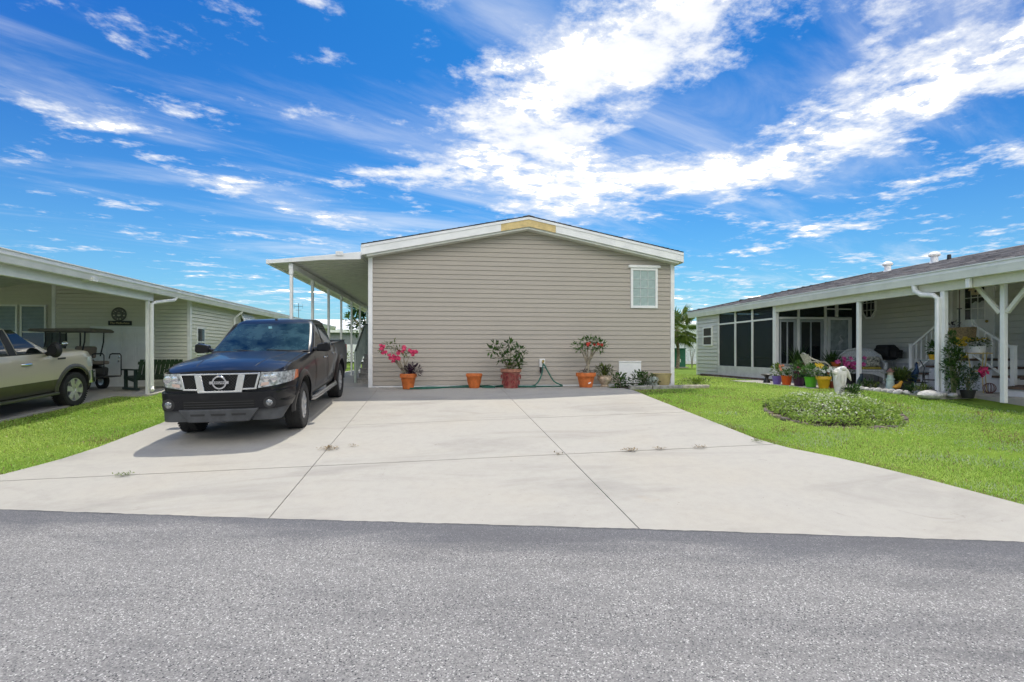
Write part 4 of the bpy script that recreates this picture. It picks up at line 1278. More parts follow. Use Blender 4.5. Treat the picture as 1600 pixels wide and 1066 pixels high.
for sg in (-1, 1):
    fd = put('door', T2_.side_patch([(1.42, .50), (2.42, .50), (2.46, 1.275), (1.48, 1.265)], sg, .004), gold, sv, smooth=True)
    put('window', side_glass(1.72, 2.38, 2.28, 2.44, 1.315, 1.815, sg), SIDEGLASS, fd, smooth=True)
    put('handle', MB().tube([(sg * (T2_.hw(2.4, 1.10) + .005), 2.14, 1.10), (sg * (T2_.hw(2.4, 1.10) + .04), 2.18, 1.10), (sg * (T2_.hw(2.5, 1.10) + .04), 2.34, 1.10), (sg * (T2_.hw(2.5, 1.10) + .005), 2.38, 1.10)], .022, 8), CHROME, fd, smooth=True)
    rd = put('door', T2_.side_patch([(2.46, .50), (3.4, .50), (3.70, 1.275), (2.50, 1.275)], sg, .004), gold, sv, smooth=True)
    put('window', side_glass(2.60, 3.55, 2.66, 3.45, 1.315, 1.815, sg), SIDEGLASS, rd, smooth=True)
    put('pillar_trim', side_glass(2.40, 2.58, 2.48, 2.64, 1.305, 1.82, sg, .011), PLASTIC, rd)
    put('window_trim', MB().tube([(sg * (cabin_at(1.31)[3] + .012), 1.55, 1.30), (sg * (cabin_at(1.31)[3] + .012), 3.7, 1.305)], .012, 6), PLASTIC, fd)
    put('mirror', MB().ball((sg * 1.14, 1.66, 1.37), .175, 16, 10, (.75, .5, 1.0)).tube([(sg * .95, 1.62, 1.28), (sg * 1.08, 1.65, 1.30)], .05, 8), CHROME if sg > 0 else PLASTIC, sv, smooth=True, angle=60)
    put('mirror_glass', MB().lathe([(0, 0), (.10, 0), (.10, .02), (0, .02)], 20, (sg * 1.14, 1.735, 1.37), 'y'), BLACKMETAL, sv)
    for ya in (T2_.axle_f, T2_.axle_r):
        arc = [(ya + math.cos(PI * k / 20) * (T2_.well_r + .01), T2_.tyre_r + .02 + math.sin(PI * k / 20) * (T2_.well_r + .01)) for k in range(21)]
        fl = MB(); vs = []
        for (yy, zz) in arc:
            dy, dz = yy - ya, zz - (T2_.tyre_r + .02); L = math.hypot(dy, dz)
            for rr, e in ((0, .028), (.05, .034), (.09, .004), (0, -.05)):
                y2, z2 = ya + dy * (1 + rr / L), T2_.tyre_r + .02 + dz * (1 + rr / L)
                vs.append((sg * (T2_.hw(y2, max(z2, .5)) + e), y2, z2))
        fl.add(vs, [(i * 4 + k, i * 4 + k + 1, (i + 1) * 4 + k + 1, (i + 1) * 4 + k) for i in range(20) for k in range(3)])
        put('wheel_arch', fl, mat('olive_cladding', (.06, .06, .045), .4, coat=.5), sv, smooth=True, angle=60)
        make_wheel(sv, sg * (T2_.W - .13), ya, T2_.tyre_r, .27, sg, 6, .265, mat('polished_alloy', (.66, .66, .67), .3, .8), twin=True)
    put('running_board', MB().box(min(sg * .90, sg * 1.03), max(sg * .90, sg * 1.03), 1.42, 3.8, .36, .42), mat('olive_cladding', (.06, .06, .045), .4), sv, bevel=.015)
    put('fender_badge', MB().box(min(sg * .99, sg * (T2_.hw(1.25, 1.16) + .012)), max(sg * .99, sg * (T2_.hw(1.25, 1.16) + .012)), 1.14, 1.38, 1.135, 1.175), BLACKMETAL, sv, bevel=.005)
    q = [(sg * .70, .86), (sg * .985, .90), (sg * .99, 1.13), (sg * .72, 1.15)]
    put('headlight', T2_.front([q if sg > 0 else [q[1], q[0], q[3], q[2]]], .018, .03, 12, 4), LAMP, sv, smooth=True)
put('bumper', T2_.front([((-.98, .50), (.98, .50), (.98, .80), (-.98, .80))], .10, .13, 28, 5), CHROME, sv, smooth=True, angle=40)
put('grille', T2_.front([((-.66, .84), (.66, .84), (.68, 1.13), (-.68, 1.13))], .03, .03, 12, 2), PLASTIC, sv)
put('underbody', MB().box(-.7, .7, .5, 5.3, .36, .62), PLASTIC, sv)
cab = keep_cab
# nose towards +Y: turn it round about its front axle
_z = gz(-8.7, 12.4) - .03
_r = gz(-8.7, 8.8) - .03
sv.matrix_world = Matrix.Translation((-9.04, 12.36, _z)) @ Matrix.Rotation(PI, 4, 'Z') @ Matrix.Rotation(-math.atan2(_z - _r, 3.6), 4, 'X') @ Matrix.Scale(.94, 4) @ Matrix.Translation((0, -T2_.axle_f, 0))

# ------------------------------------------------------------------ the pale green house on the left
lh = thing('manufactured_house', 'pale green sided house on the left with gabled carport roof and white double doors', 'house', (-7.5, 16.06, .5))
LW, LFY, LBY = -7.5, 16.06, 34.0
LRX, LRZ, LEX, LEZ = -11.8, 3.80, -7.27, 3.10           # ridge and eave of the ceiling
def lceil(x): return LRZ - (LRZ - LEZ) * abs(x - LRX) / (LEX - LRX)
put('wall', MB().box(-11.1, LW, LFY + .02, LBY, .2, 3.15), GREENISH, lh, world=True)
put('front_siding', lap_wall(MB(), 'y', LFY, -11.1, LW - .06, .53, lambda t: lceil(t), .107, -1), GREENISH, lh, world=True)
put('side_siding', lap_wall(MB(), 'x', LW, LFY + .07, LBY, .53, lambda t: 3.06, .107, 1), GREENISH, lh, world=True)
put('corner_trim', MB().box(LW - .07, LW + .02, LFY - .02, LFY + .08, .5, 3.06), WHITE2, lh, world=True, bevel=.006)
put('corner_trim', MB().box(-11.16, -11.06, LFY - .025, LFY + .05, .5, 3.66), WHITE2, lh, world=True, bevel=.006)
put('base_board', MB().box(-8.45, LW - .072, LFY - .018, LFY + .01, .47, .53), WHITE2, lh, world=True)
# back wall of the carport with two blinds-drawn windows
put('wall', MB().box(-16.4, -11.1, 17.52, 17.7, .2, 3.1).prism([(-16.4, 3.1), (-11.1, 3.1), (-11.1, lceil(-11.1)), (LRX, LRZ), (-16.3, 3.12)], 'y', 17.52, 17.7), GREENISH, lh, world=True)
put('back_siding', lap_wall(MB(), 'y', 17.5, -16.4, -11.17, .53, lambda t: lceil(t), .107, -1), GREENISH, lh, world=True)
put('wall', MB().box(-11.14, -11.105, LFY + .05, 17.5, .2, 3.6), GREENISH, lh, world=True)
for x0, x1 in ((-13.90, -13.10), (-13.02, -12.30)):
    w = put('window', MB().box(x0, x0 + .05, 17.44, 17.5, 1.45, 3.0).box(x1 - .05, x1, 17.44, 17.5, 1.45, 3.0).box(x0 + .05, x1 - .05, 17.44, 17.5, 2.95, 3.0).box(x0 + .05, x1 - .05, 17.44, 17.5, 1.45, 1.5).box(x0 + .05, x1 - .05, 17.45, 17.5, 2.14, 2.18), WHITE, lh, world=True)
    bl = MB()
    for k in range(18): z0 = 2.19 + k * .042; bl.box(x0 + .05, x1 - .05, 17.455, 17.468, z0, z0 + .034)
    put('blind', bl, mat('blue_grey_blind', (.22, .29, .34), .4, var=.05), w)['kind'] = 'stuff'
    put('pane', MB().box(x0 + .05, x1 - .05, 17.456, 17.47, 1.5, 2.14), GLASS, w)
# ceiling, beams, roof
ce = MB()
x = -16.3
for a, b in ((-16.3, LRX), (LRX, LEX)):
    n = 8
    for k in range(n):
        xa, xb = a + (b - a) * k / n, a + (b - a) * (k + 1) / n
        ce.prism([(xa + .004, lceil(xa)), (xb - .004, lceil(xb)), (xb - .004, lceil(xb) + .05), (xa + .004, lceil(xa) + .05)], 'y', 5.0, 17.49)
ce.prism([(-16.3, lceil(-16.3) + .052), (LRX, LRZ + .052), (LEX, LEZ + .052), (LEX, LEZ + .10), (LRX, LRZ + .10), (-16.3, lceil(-16.3) + .10)], 'y', 5.0, LBY)
put('roof', ce, SOFFIT, lh, world=True)
put('ridge_beam', MB().box(-11.90, -11.70, 5.05, 17.4, 3.60, 3.785), mat('grey_beam', (.42, .42, .38), .6), lh, world=True)  # beam in a darker grey than the white trim
for yy in (9.0, 13.2): put('rafter', MB().prism([(-16.2, lceil(-16.2) - .12), (-11.92, lceil(-11.92) - .12), (-11.92, lceil(-11.92) - .005), (-16.2, lceil(-16.2) - .005)], 'y', yy, yy + .16), WHITE2, lh, world=True)
put('eave_gutter', MB().prism([(-7.33, 3.0), (-7.22, 3.0), (-7.19, 3.10), (-7.17, 3.13), (-7.17, 3.20), (-7.33, 3.20)], 'y', 5.0, 34.2), WHITE2, lh, world=True)
put('drip_edge', MB().prism([(-7.40, 3.203), (-7.15, 3.203), (-7.15, 3.222), (-7.40, 3.232)], 'y', 4.98, 34.2), WHITE, lh, world=True)
put('beam', MB().box(-7.52, -7.40, 5.05, 14.0, 2.82, 3.04), WHITE, lh, world=True, bevel=.006)
put('soffit', MB().box(LW + .005, -7.335, LFY + .01, 34.0, 3.02, 3.06), SOFFIT, lh, world=True)
put('gutter_bracket', MB().box(-7.40, -7.17, 11.4, 11.55, 2.98, 3.06), SOFFIT, lh, world=True)
for yy in (9.35, 13.84):
    p = put('carport_post', MB().box(-7.49, -7.42, yy - .035, yy + .035, gz(-7.45, yy) - .05, 2.82), WHITE, lh, world=True, bevel=.006)
put('downspout', MB().tube([(-7.24, 14.75, 3.0), (-7.26, 14.70, 2.93), (-7.34, 13.98, 2.80), (-7.37, 13.86, 2.74), (-7.37, 13.86, .68), (-7.30, 13.76, .58)], .045, 8), WHITE, lh, world=True, smooth=True)
for yy in (19.2, 26.0):
    put('downspout', MB().tube([(-7.24, yy, 3.0), (-7.26, yy, 2.95), (-7.44, yy - .15, 2.75), (-7.44, yy - .15, .75), (-7.32, yy - .15, .62)], .04, 8), WHITE, lh, world=True, smooth=True)
# double doors
for k, x0 in enumerate((-10.11, -9.315)):
    d = put('door', MB().box(x0, x0 + .785, LFY - .035, LFY - .002, .53, 2.22), WHITE, lh, world=True, bevel=.004)
    pn = 0
    for (zx0, zx1) in ((.66, 1.14), (1.24, 1.72), (1.82, 2.10)):
        for xx in (x0 + .09, x0 + .43):
            f = MB()
            f.box(xx, xx + .265, LFY - .045, LFY - .034, zx0, zx0 + .022).box(xx, xx + .265, LFY - .045, LFY - .034, zx1 - .022, zx1).box(xx, xx + .022, LFY - .045, LFY - .034, zx0 + .022, zx1 - .022).box(xx + .243, xx + .265, LFY - .045, LFY - .034, zx0 + .022, zx1 - .022)
            f.box(xx + .05, xx + .215, LFY - .043, LFY - .034, zx0 + .05, zx1 - .05)
            put('door_panel', f, WHITE, d)
    if k == 0:
        put('knob', MB().lathe([(.028, .0), (.03, -.05), (.012, -.06), (0, -.06)], 14, (x0 + .73, LFY - .035, 1.28), 'y'), CHROME, d, smooth=True)
        put('deadbolt', MB().lathe([(.028, .0), (.026, -.02), (0, -.022)], 14, (x0 + .73, LFY - .035, 1.40), 'y'), CHROME, d, smooth=True)
put('door_frame', MB().box(-10.17, -10.115, LFY - .03, LFY, .5, 2.28).box(-8.525, -8.47, LFY - .03, LFY, .5, 2.28).box(-10.115, -8.525, LFY - .03, LFY, 2.225, 2.28), WHITE, lh, world=True)
fl = put('floodlight', MB().lathe([(.06, 0), (.06, -.03), (0, -.03)], 16, (-9.47, LFY - .012, 3.57), 'y'), WHITE, lh, world=True)
for sx in (-.13, .09): put('lamp_head', MB().tube([(-9.47 + sx * .3, LFY - .05, 3.57), (-9.47 + sx, LFY - .13, 3.55), (-9.47 + sx * 1.5, LFY - .17, 3.53)], [.025, .05, .065], 12), mat('cream_lamp', (.6, .55, .42), .5), fl)
# things hung on the door wall
md = thing('wall_medallion', 'round grey openwork medallion on the pale green wall above the double doors', 'wall decoration', (-9.40, LFY - .02, 2.63))
put('rim', MB().lathe([(.16, -.01), (.19, -.03), (.205, -.01), (.19, .01), (.16, .01)], 36, axis='y'), mat('pewter', (.16, .16, .15), .5, .4), md, smooth=True)
sp = MB().lathe([(.06, -.02), (.10, -.03), (.11, 0), (.06, 0)], 24, axis='y')
for k in range(12): a = 2 * PI * k / 12; sp.bar((math.cos(a) * .10, -.01, math.sin(a) * .10), (math.cos(a) * .17, -.01, math.sin(a) * .17), .025, .015, (0, 1, 0))
put('openwork', sp, mat('pewter', (.16, .16, .15), .5, .4), md)
put('backing', MB().lathe([(0, .006), (.165, .006), (.165, .012), (0, .012)], 30, axis='y'), mat('pewter_back', (.23, .23, .21), .6), md)
sg_ = thing('name_sign', 'long black name board with gold lettering above the white double doors', 'sign', (-9.37, LFY - .02, 2.375))
put('board', MB().box(-.31, .31, -.025, .005, -.065, .065), mat('sign_black', (.015, .015, .015), .5), sg_, bevel=.008)
tm = text_mesh('The McBurkins', .085, .003); tm.materials.append(mat('sign_gold', (.55, .48, .25), .5))
o = bpy.data.objects.new('lettering', tm); COL.objects.link(o); o.parent = sg_; o.location = (0, -.028, 0); o.rotation_euler = (PI / 2, 0, 0)
# side windows
w = put('window', MB().box(LW - .01, LW + .035, 16.42, 16.47, 1.45, 2.30).box(LW - .01, LW + .035, 16.89, 16.94, 1.45, 2.30).box(LW - .01, LW + .035, 16.47, 16.89, 2.25, 2.30).box(LW - .01, LW + .035, 16.47, 16.89, 1.45, 1.50).box(LW - .01, LW + .035, 16.47, 16.89, 1.83, 1.87), WHITE, lh, world=True)
put('pane', MB().box(LW + .027, LW + .031, 16.47, 16.89, 1.5, 2.25), GLASS, w)
for yy in (19.6, 26.8):
    aw = put('awning_shutter', MB().add([(LW + .03, yy, 2.95), (LW + .03, yy + 1.2, 2.95), (LW + .45, yy + 1.2, 2.10), (LW + .45, yy, 2.10)], [(0, 1, 2, 3)]), WHITE, lh, world=True)
    sol = aw.modifiers.new('thick', 'SOLIDIFY'); sol.thickness = .03
    sl = MB()
    for r in range(2):
        for k in range(9):
            t0 = .08 + k * .10; za, xa = 2.95 - .85 * t0, LW + .03 + .42 * t0
            sl.cbox((xa + .035, yy + .32 + r * .56, za), (.015, .46, .06), (0, .46, 0))
    put('louvre', sl, mat('shutter_slat', (.50, .58, .66), .5), aw)['kind'] = 'stuff'
    w = put('window', MB().box(LW - .01, LW + .028, yy + .05, yy + 1.15, 1.75, 2.85), WHITE, lh, world=True)
    put('pane', MB().box(LW + .029, LW + .033, yy + .12, yy + 1.08, 1.82, 2.78), GLASS, w)

# ------------------------------------------------------------------ the grey house on the right
rh = thing('manufactured_house', 'grey sided house on the right with long white gutter and screened porch', 'house', (10.5, 15.3, .62))
EVX, WX = 10.3, 13.3
BASEZ = .62
# gutter, beam, ceiling, roof
put('gutter', MB().prism([(10.30, 3.02), (10.42, 3.02), (10.42, 3.235), (10.26, 3.235), (10.26, 3.17), (10.275, 3.12)], 'y', 4.6, 21.0), WHITE2, rh, world=True)
put('drip_edge', MB().prism([(10.24, 3.238), (10.50, 3.238), (10.50, 3.275), (10.24, 3.262)], 'y', 4.6, 21.02), WHITE, rh, world=True)
put('porch_beam', MB().box(10.44, 10.56, 4.6, 15.24, 2.83, 3.03), mat('cream_trim', (.70, .69, .58), .5, var=.02), rh, world=True)
def rceil(x): return 3.05 + .115 * (x - 10.44)
put('porch_ceiling', MB().prism([(10.565, rceil(10.565)), (WX + .02, rceil(WX + .02)), (WX + .02, rceil(WX) + .05), (10.565, rceil(10.565) + .05)], 'y', 4.6, 20.8), SOFFIT, rh, world=True)
def rroof(x): return 3.27 + .2225 * (x - 10.26)
RIDX = 15.6; HIPY = 18.2
put('roof', MB().prism([(10.30, rroof(10.3) - .02), (RIDX, rroof(RIDX) - .02), (20.9, rroof(10.3) - .02), (20.9, 3.10), (10.44, 3.24)], 'y', 4.6, HIPY - 1.0)
    .add([(10.30, HIPY - 1.0, rroof(10.3) - .02), (RIDX, HIPY - 1.0, rroof(RIDX) - .02), (20.9, HIPY - 1, rroof(10.3) - .02), (10.44, 20.95, 3.24), (20.9, 20.95, 3.24), (10.44, HIPY - 1, 3.15), (20.9, HIPY - 1, 3.15)], [(0, 1, 3), (1, 2, 4), (1, 4, 3), (0, 3, 5), (2, 6, 4), (3, 4, 6, 5)]), mat('roof_felt', (.09, .085, .09), .9), rh, world=True)
f = lambda u, v: Vector((10.26 + v, u, rroof(10.26 + v)))
shingles(f, 4.6, 21.0, 0.0, RIDX - 10.26, .30, .14, SHINGLE, rh, skip=lambda u, v: u > HIPY - 1 + (21.0 - HIPY + 1) * (1 - v / (RIDX - 10.26)) - .05)
f2 = lambda u, v: Vector((10.26 + u, 21.0 - v, 3.27 + (rroof(RIDX) - 3.27) * v / (21.0 - HIPY + 1)))
shingles(f2, 0, 10.6, 0, 21.0 - HIPY + 1, .30, .14, SHINGLE, rh, skip=lambda u, v: v > (21.0 - HIPY + 1) * min(u, 10.6 - u) / 5.3)
f3 = lambda u, v: Vector((20.9 - v, u, rroof(10.26 + v)))
for o in [c for c in rh.children if c.name.startswith('shingles')]: o.location = -world_loc(rh)
put('ridge_cap', MB().prism([(RIDX - .15, rroof(RIDX - .15) + .012), (RIDX, rroof(RIDX) + .02), (RIDX + .15, rroof(RIDX - .15) + .012), (RIDX, rroof(RIDX))], 'y', 4.6, HIPY - 1), SHINGLE, rh, world=True)
def roof_vent(px, py, xr, h):
    q = on_x(px, py, xr); z0 = rroof(xr)
    v = put('roof_vent', MB().lathe([(.13, -.03), (.10, .06), (.095, h), (0, h)], 16, (xr, q.y, z0)), WHITE2, rh, smooth=True, angle=40, world=True)
    put('hood', MB().lathe([(.14, h - .02), (.16, h + .03), (.12, h + .09), (.04, h + .12), (0, h + .12)], 16, (xr, q.y, z0)), WHITE, v, smooth=True, angle=50)
roof_vent(1387, 428, 15.0, .22); roof_vent(1460, 408, 15.0, .22)
q = on_x(1483, 404, 15.3); put('roof_pipe', MB().lathe([(.06, 0), (.05, .17), (0, .17)], 12, (15.3, q.y, rroof(15.3) - .02)), PLASTIC, rh, world=True)
# far shed and screened room along the eave
put('wall', MB().box(10.47, 13.2, 18.80, 20.5, BASEZ - .1, 3.03), GREYV, rh, world=True)
put('shed_siding', lap_wall(MB(), 'x', 10.45, 18.84, 20.44, BASEZ, lambda t: 3.03, .15, -1), GREYV, rh, world=True)
put('corner_trim', MB().box(10.43, 10.5, 20.44, 20.53, BASEZ - .05, 3.03), WHITE, rh, world=True)
w = put('window', MB().box(10.40, 10.47, 19.20, 19.26, 1.80, 2.58).box(10.40, 10.47, 19.88, 19.94, 1.80, 2.58).box(10.40, 10.47, 19.26, 19.88, 2.52, 2.58).box(10.40, 10.47, 19.26, 19.88, 1.80, 1.86).box(10.40, 10.47, 19.26, 19.88, 2.16, 2.21), WHITE, rh, world=True)
put('pane', MB().box(10.412, 10.418, 19.26, 19.88, 1.86, 2.52), GLASS, w)
put('knee_wall', MB().box(10.42, 10.56, 15.42, 18.79, BASEZ - .05, 1.03), STUCCO, rh, world=True)
for yy in (18.79, 17.62, 16.56):
    put('screen_post', MB().box(10.44, 10.52, yy - .035, yy + .035, 1.032, 3.03), WHITE, rh, world=True)
sr = MB(); ys_ = [18.755, 17.655, 17.585, 16.595, 16.525, 15.46]
for a, b in ((18.755, 17.655), (17.585, 16.595), (16.525, 15.46)):
    put('screen_rail', MB().box(10.45, 10.51, b + .002, a - .002, 2.60, 2.655), WHITE, rh, world=True)
    put('screen_panel', MB().box(10.478, 10.482, b, a, 1.032, 2.60), SCREEN, rh, world=True)
    put('screen_panel', MB().box(10.478, 10.482, b, a, 2.655, 3.028), SCREEN, rh, world=True)
put('porch_post', MB().box(10.44, 10.56, 15.27, 15.42, BASEZ - .05, 3.03), WHITE, rh, world=True, bevel=.008)
# front of the screened room
put('knee_wall', MB().box(10.60, 12.30, 15.26, 15.38, BASEZ - .05, 1.08), STUCCO, rh, world=True)
for x0 in (11.25, 12.20):
    put('screen_post', MB().box(x0 - .035, x0 + .035, 15.26, 15.34, 1.082 if x0 < 12 else BASEZ, rceil(x0) - .005), WHITE, rh, world=True)
put('screen_rail', MB().box(10.582, 11.213, 15.262, 15.338, 2.615, 2.68), WHITE, rh, world=True)
put('screen_rail', MB().box(11.287, 12.163, 15.262, 15.338, 2.615, 2.68), WHITE, rh, world=True)
for a, b in ((10.584, 11.213), (11.287, 12.163)):
    put('screen_panel', MB().prism([(a, 2.682), (b, 2.682), (b, rceil(b) - .004), (a, rceil(a) - .004)], 'y', 15.297, 15.303), SCREEN, rh, world=True)
    sl = put('sliding_window', MB().box(a + .02, a + .07, 15.29, 15.33, 1.10, 2.60).box(b - .12, b - .02, 15.29, 15.33, 1.10, 2.60).box(a + .07, b - .12, 15.29, 15.33, 2.52, 2.60).box(a + .07, b - .12, 15.29, 15.33, 1.10, 1.17).box((a + b) / 2 - .05, (a + b) / 2 - .01, 15.285, 15.335, 1.17, 2.52), mat('grey_aluminium', (.36, .39, .40), .45, var=.03), rh, world=True)
    put('pane', MB().box(a + .07, b - .12, 15.305, 15.311, 1.17, 2.52), GLASS, sl)
put('transom_post', MB().box(12.55, 12.65, 15.265, 15.335, 2.70, rceil(12.6) - .01), WHITE, rh, world=True)
put('transom_rail', MB().box(12.24, 13.13, 15.27, 15.33, 2.93, 2.97), WHITE, rh, world=True)
put('screen_panel', MB().prism([(12.24, 2.70), (13.13, 2.70), (13.13, rceil(13.13) - .01), (12.24, rceil(12.24) - .01)], 'y', 15.297, 15.303), SCREEN, rh, world=True)
dr = put('screen_door', MB().box(12.26, 12.36, 15.25, 15.33, BASEZ + .05, 2.68).box(13.02, 13.12, 15.25, 15.33, BASEZ + .05, 2.68).box(12.36, 13.02, 15.25, 15.33, 2.60, 2.68).box(12.36, 13.02, 15.25, 15.33, BASEZ + .05, .82).box(12.36, 13.02, 15.27, 15.325, 1.58, 1.60), WHITE, rh, world=True)
put('door_glass', MB().box(12.36, 13.02, 15.285, 15.30, .82, 2.60), mat('frosted_glass', (.36, .40, .41), .35, var=.08, vscale=8), dr)
bird = MB().tube([(12.66, 15.28, 1.78), (12.72, 15.28, 1.86), (12.80, 15.28, 1.92), (12.76, 15.28, 1.99), (12.71, 15.28, 2.05), (12.75, 15.28, 2.10)], [.015, .05, .035, .018, .014, .02], 8).tube([(12.70, 15.28, 1.82), (12.69, 15.28, 1.55)], .008, 5).tube([(12.74, 15.28, 1.83), (12.75, 15.28, 1.55)], .008, 5)
put('wading_bird_etching', bird, mat('etched_white', (.6, .62, .62), .6), dr)
put('handle', MB().box(13.04, 13.09, 15.22, 15.25, 1.50, 1.60), PLASTIC, dr)
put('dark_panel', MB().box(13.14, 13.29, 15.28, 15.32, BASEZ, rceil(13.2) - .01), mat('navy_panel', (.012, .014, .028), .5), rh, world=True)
# dim porch inside the screens
put('porch_floor', MB().box(10.56, 13.28, 15.4, 18.78, BASEZ - .1, BASEZ + .03), mat('porch_floor_paint', (.25, .25, .25), .7), rh, world=True)
put('wall', MB().box(13.22, 13.28, 15.4, 18.78, BASEZ - .1, 3.36), GREYV, rh, world=True)
# main wall beside the open porch
put('wall', MB().box(WX + .02, 20.8, 4.6, 20.6, .3, 3.3), GREYV, rh, world=True)
put('porch_siding', lap_wall(MB(), 'x', WX, 4.6, 15.25, 1.36, lambda t: rceil(WX) - .005, .15, -1), GREYV, rh, world=True)
put('skirt_band', MB().box(WX - .035, WX + .01, 4.6, 15.25, 1.22, 1.358), WHITE, rh, world=True)
sk = put('skirting', MB().box(WX - .004, WX + .015, 4.6, 15.25, .60, 1.218), mat('skirting_white', (.62, .63, .64), .5), rh, world=True)
rb = MB()
yy = 4.65
while yy < 15.2: rb.box(WX - .018, WX - .005, yy, yy + .075, .60, 1.216); yy += .115
put('skirting_board', rb, mat('skirting_white', (.62, .63, .64), .5), sk)['kind'] = 'stuff'
put('hip_cap', MB().bar((10.32, 20.95, 3.30), (RIDX, HIPY - 1.0, rroof(RIDX) + .02), .22, .03).bar((20.85, 20.95, 3.30), (RIDX, HIPY - 1.0, rroof(RIDX) + .02), .22, .03), SHINGLE, rh, world=True)
oc = [(14.73 + .29 * math.cos(PI / 8 + k * PI / 4) / math.cos(PI / 8) * .96, 2.99 + .40 * math.sin(PI / 8 + k * PI / 4) / math.cos(PI / 8) * .96) for k in range(8)]
oi = [(14.73 + (a - 14.73) * .82, 2.99 + (b - 2.99) * .86) for a, b in oc]
ow = MB(); vs = [(WX - .05, a, b) for a, b in oc] + [(WX - .05, a, b) for a, b in oi] + [(WX, a, b) for a, b in oc] + [(WX, a, b) for a, b in oi]
ow.add(vs, [(k, (k + 1) % 8, 8 + (k + 1) % 8, 8 + k) for k in range(8)] + [(k, (k + 1) % 8, 16 + (k + 1) % 8, 16 + k) for k in range(8)] + [(8 + k, 8 + (k + 1) % 8, 24 + (k + 1) % 8, 24 + k) for k in range(8)])
oct_ = put('octagon_window', ow, WHITE, rh, world=True)
put('pane', MB().add([(WX - .030, a, b) for a, b in oi], [tuple(range(8))]), GLASS, oct_)
mm = MB()
for d in (-.08, .08): mm.box(WX - .034, WX - .024, 14.73 + d - .008, 14.73 + d + .008, 2.68, 3.30)
for d in (-.12, .12): mm.box(WX - .0345, WX - .0245, 14.50, 14.96, 2.99 + d - .008, 2.99 + d + .008)
put('muntins', mm, WHITE, oct_)
# front door with nine panes and a half curtain
DY0, DY1 = 11.04, 11.80
dd = put('front_door', MB().box(WX - .045, WX - .002, DY0 + .02, DY1 - .02, 1.40, 3.22), WHITE, rh, world=True, bevel=.004)
put('door_frame', MB().box(WX - .06, WX, DY0 - .07, DY0 + .018, 1.37, 3.30).box(WX - .06, WX, DY1 - .018, DY1 + .07, 1.37, 3.30).box(WX - .06, WX, DY0 + .019, DY1 - .019, 3.225, 3.30), WHITE, rh, world=True)
put('trim_strip', MB().box(WX - .03, WX - .002, 12.02, 12.10, 1.36, rceil(WX) - .01), WHITE, rh, world=True)
pw, ph = (.50) / 3, (.84) / 3
for a in range(3):
    for b in range(3):
        y0 = 11.17 + a * pw; z0 = 2.36 + b * ph
        put('pane', MB().box(WX - .056, WX - .047, y0 + .008, y0 + pw - .008, z0 + .008, z0 + ph - .008), GLASS, dd)
mm = MB()
for k in range(4): mm.box(WX - .066, WX - .046, 11.17 + k * pw - .008, 11.17 + k * pw + .008, 2.352, 3.208)
for k in range(4): mm.box(WX - .0655, WX - .0465, 11.17, 11.67, 2.36 + k * ph - .008, 2.36 + k * ph + .008)
put('muntins', mm, WHITE, dd)
cu = MB(); vs = []
for k in range(25): vs += [(WX - .062 - .004 * math.sin(k * 1.5), 11.18 + .32 * k / 24, 2.37), (WX - .062 - .004 * math.sin(k * 1.5), 11.18 + .32 * k / 24, 2.80 + .02 * math.sin(k * .5))]
cu.add(vs, [(2 * k, 2 * k + 2, 2 * k + 3, 2 * k + 1) for k in range(24)])
put('half_curtain', cu, mat('sheer_curtain', (.55, .57, .60), .8), dd)
put('knob', MB().ball((WX - .09, 11.10, 2.30), .035, 10, 7), mat('brass', (.45, .33, .12), .35, .9), dd, smooth=True)
bh = thing('birdhouse_ornament', 'little wooden birdhouse shaped ornament hanging on the front door panes of the grey house', 'ornament', (WX - .09, 11.36, 2.98))
put('house_front', MB().prism([(-.11, 0), (.11, 0), (.11, .14), (0, .24), (-.11, .14)], 'x', -.01, .012), mat('pale_wood', (.62, .50, .33), .7, var=.1), bh)
put('roof', MB().bar((-.02, -.15, .12), (-.02, 0, .27), .05, .025).bar((-.02, 0, .27), (-.02, .15, .12), .05, .025), mat('honey_wood', (.55, .40, .22), .7), bh)
put('hole', MB().disc((-.012, 0, .09), .032, 12, 'x'), PLASTIC, bh)
# porch posts, braces and downspouts
for (yy, wd, px0) in ((11.97, .085, 10.5), (9.69, .10, 10.5), (8.72, .085, 10.76)):
    put('porch_post', MB().box(px0 - wd / 2, px0 + wd / 2, yy - wd / 2, yy + wd / 2, BASEZ - .08, 2.83 if px0 < 10.6 else 3.07), WHITE, rh, world=True, bevel=.008)
for s_ in (-1, 1): put('knee_brace', MB().bar((10.76, 8.72 + s_ * .06, 2.30), (10.76, 8.72 + s_ * .64, 3.04), .06, .07), mat('cream_trim', (.70, .69, .58), .5), rh, world=True)
put('downspout', MB().tube([(10.35, 10.25, 3.02), (10.35, 10.23, 2.90), (10.38, 10.10, 2.80), (10.42, 9.86, 2.76), (10.425, 9.76, 2.68), (10.425, 9.76, .72), (10.30, 9.85, .62), (10.12, 9.95, .60)], .055, 10), WHITE, rh, world=True, smooth=True)
put('downspout', MB().box(10.335, 10.415, 9.02, 9.10, 2.82, 3.018), WHITE, rh, world=True, bevel=.01)
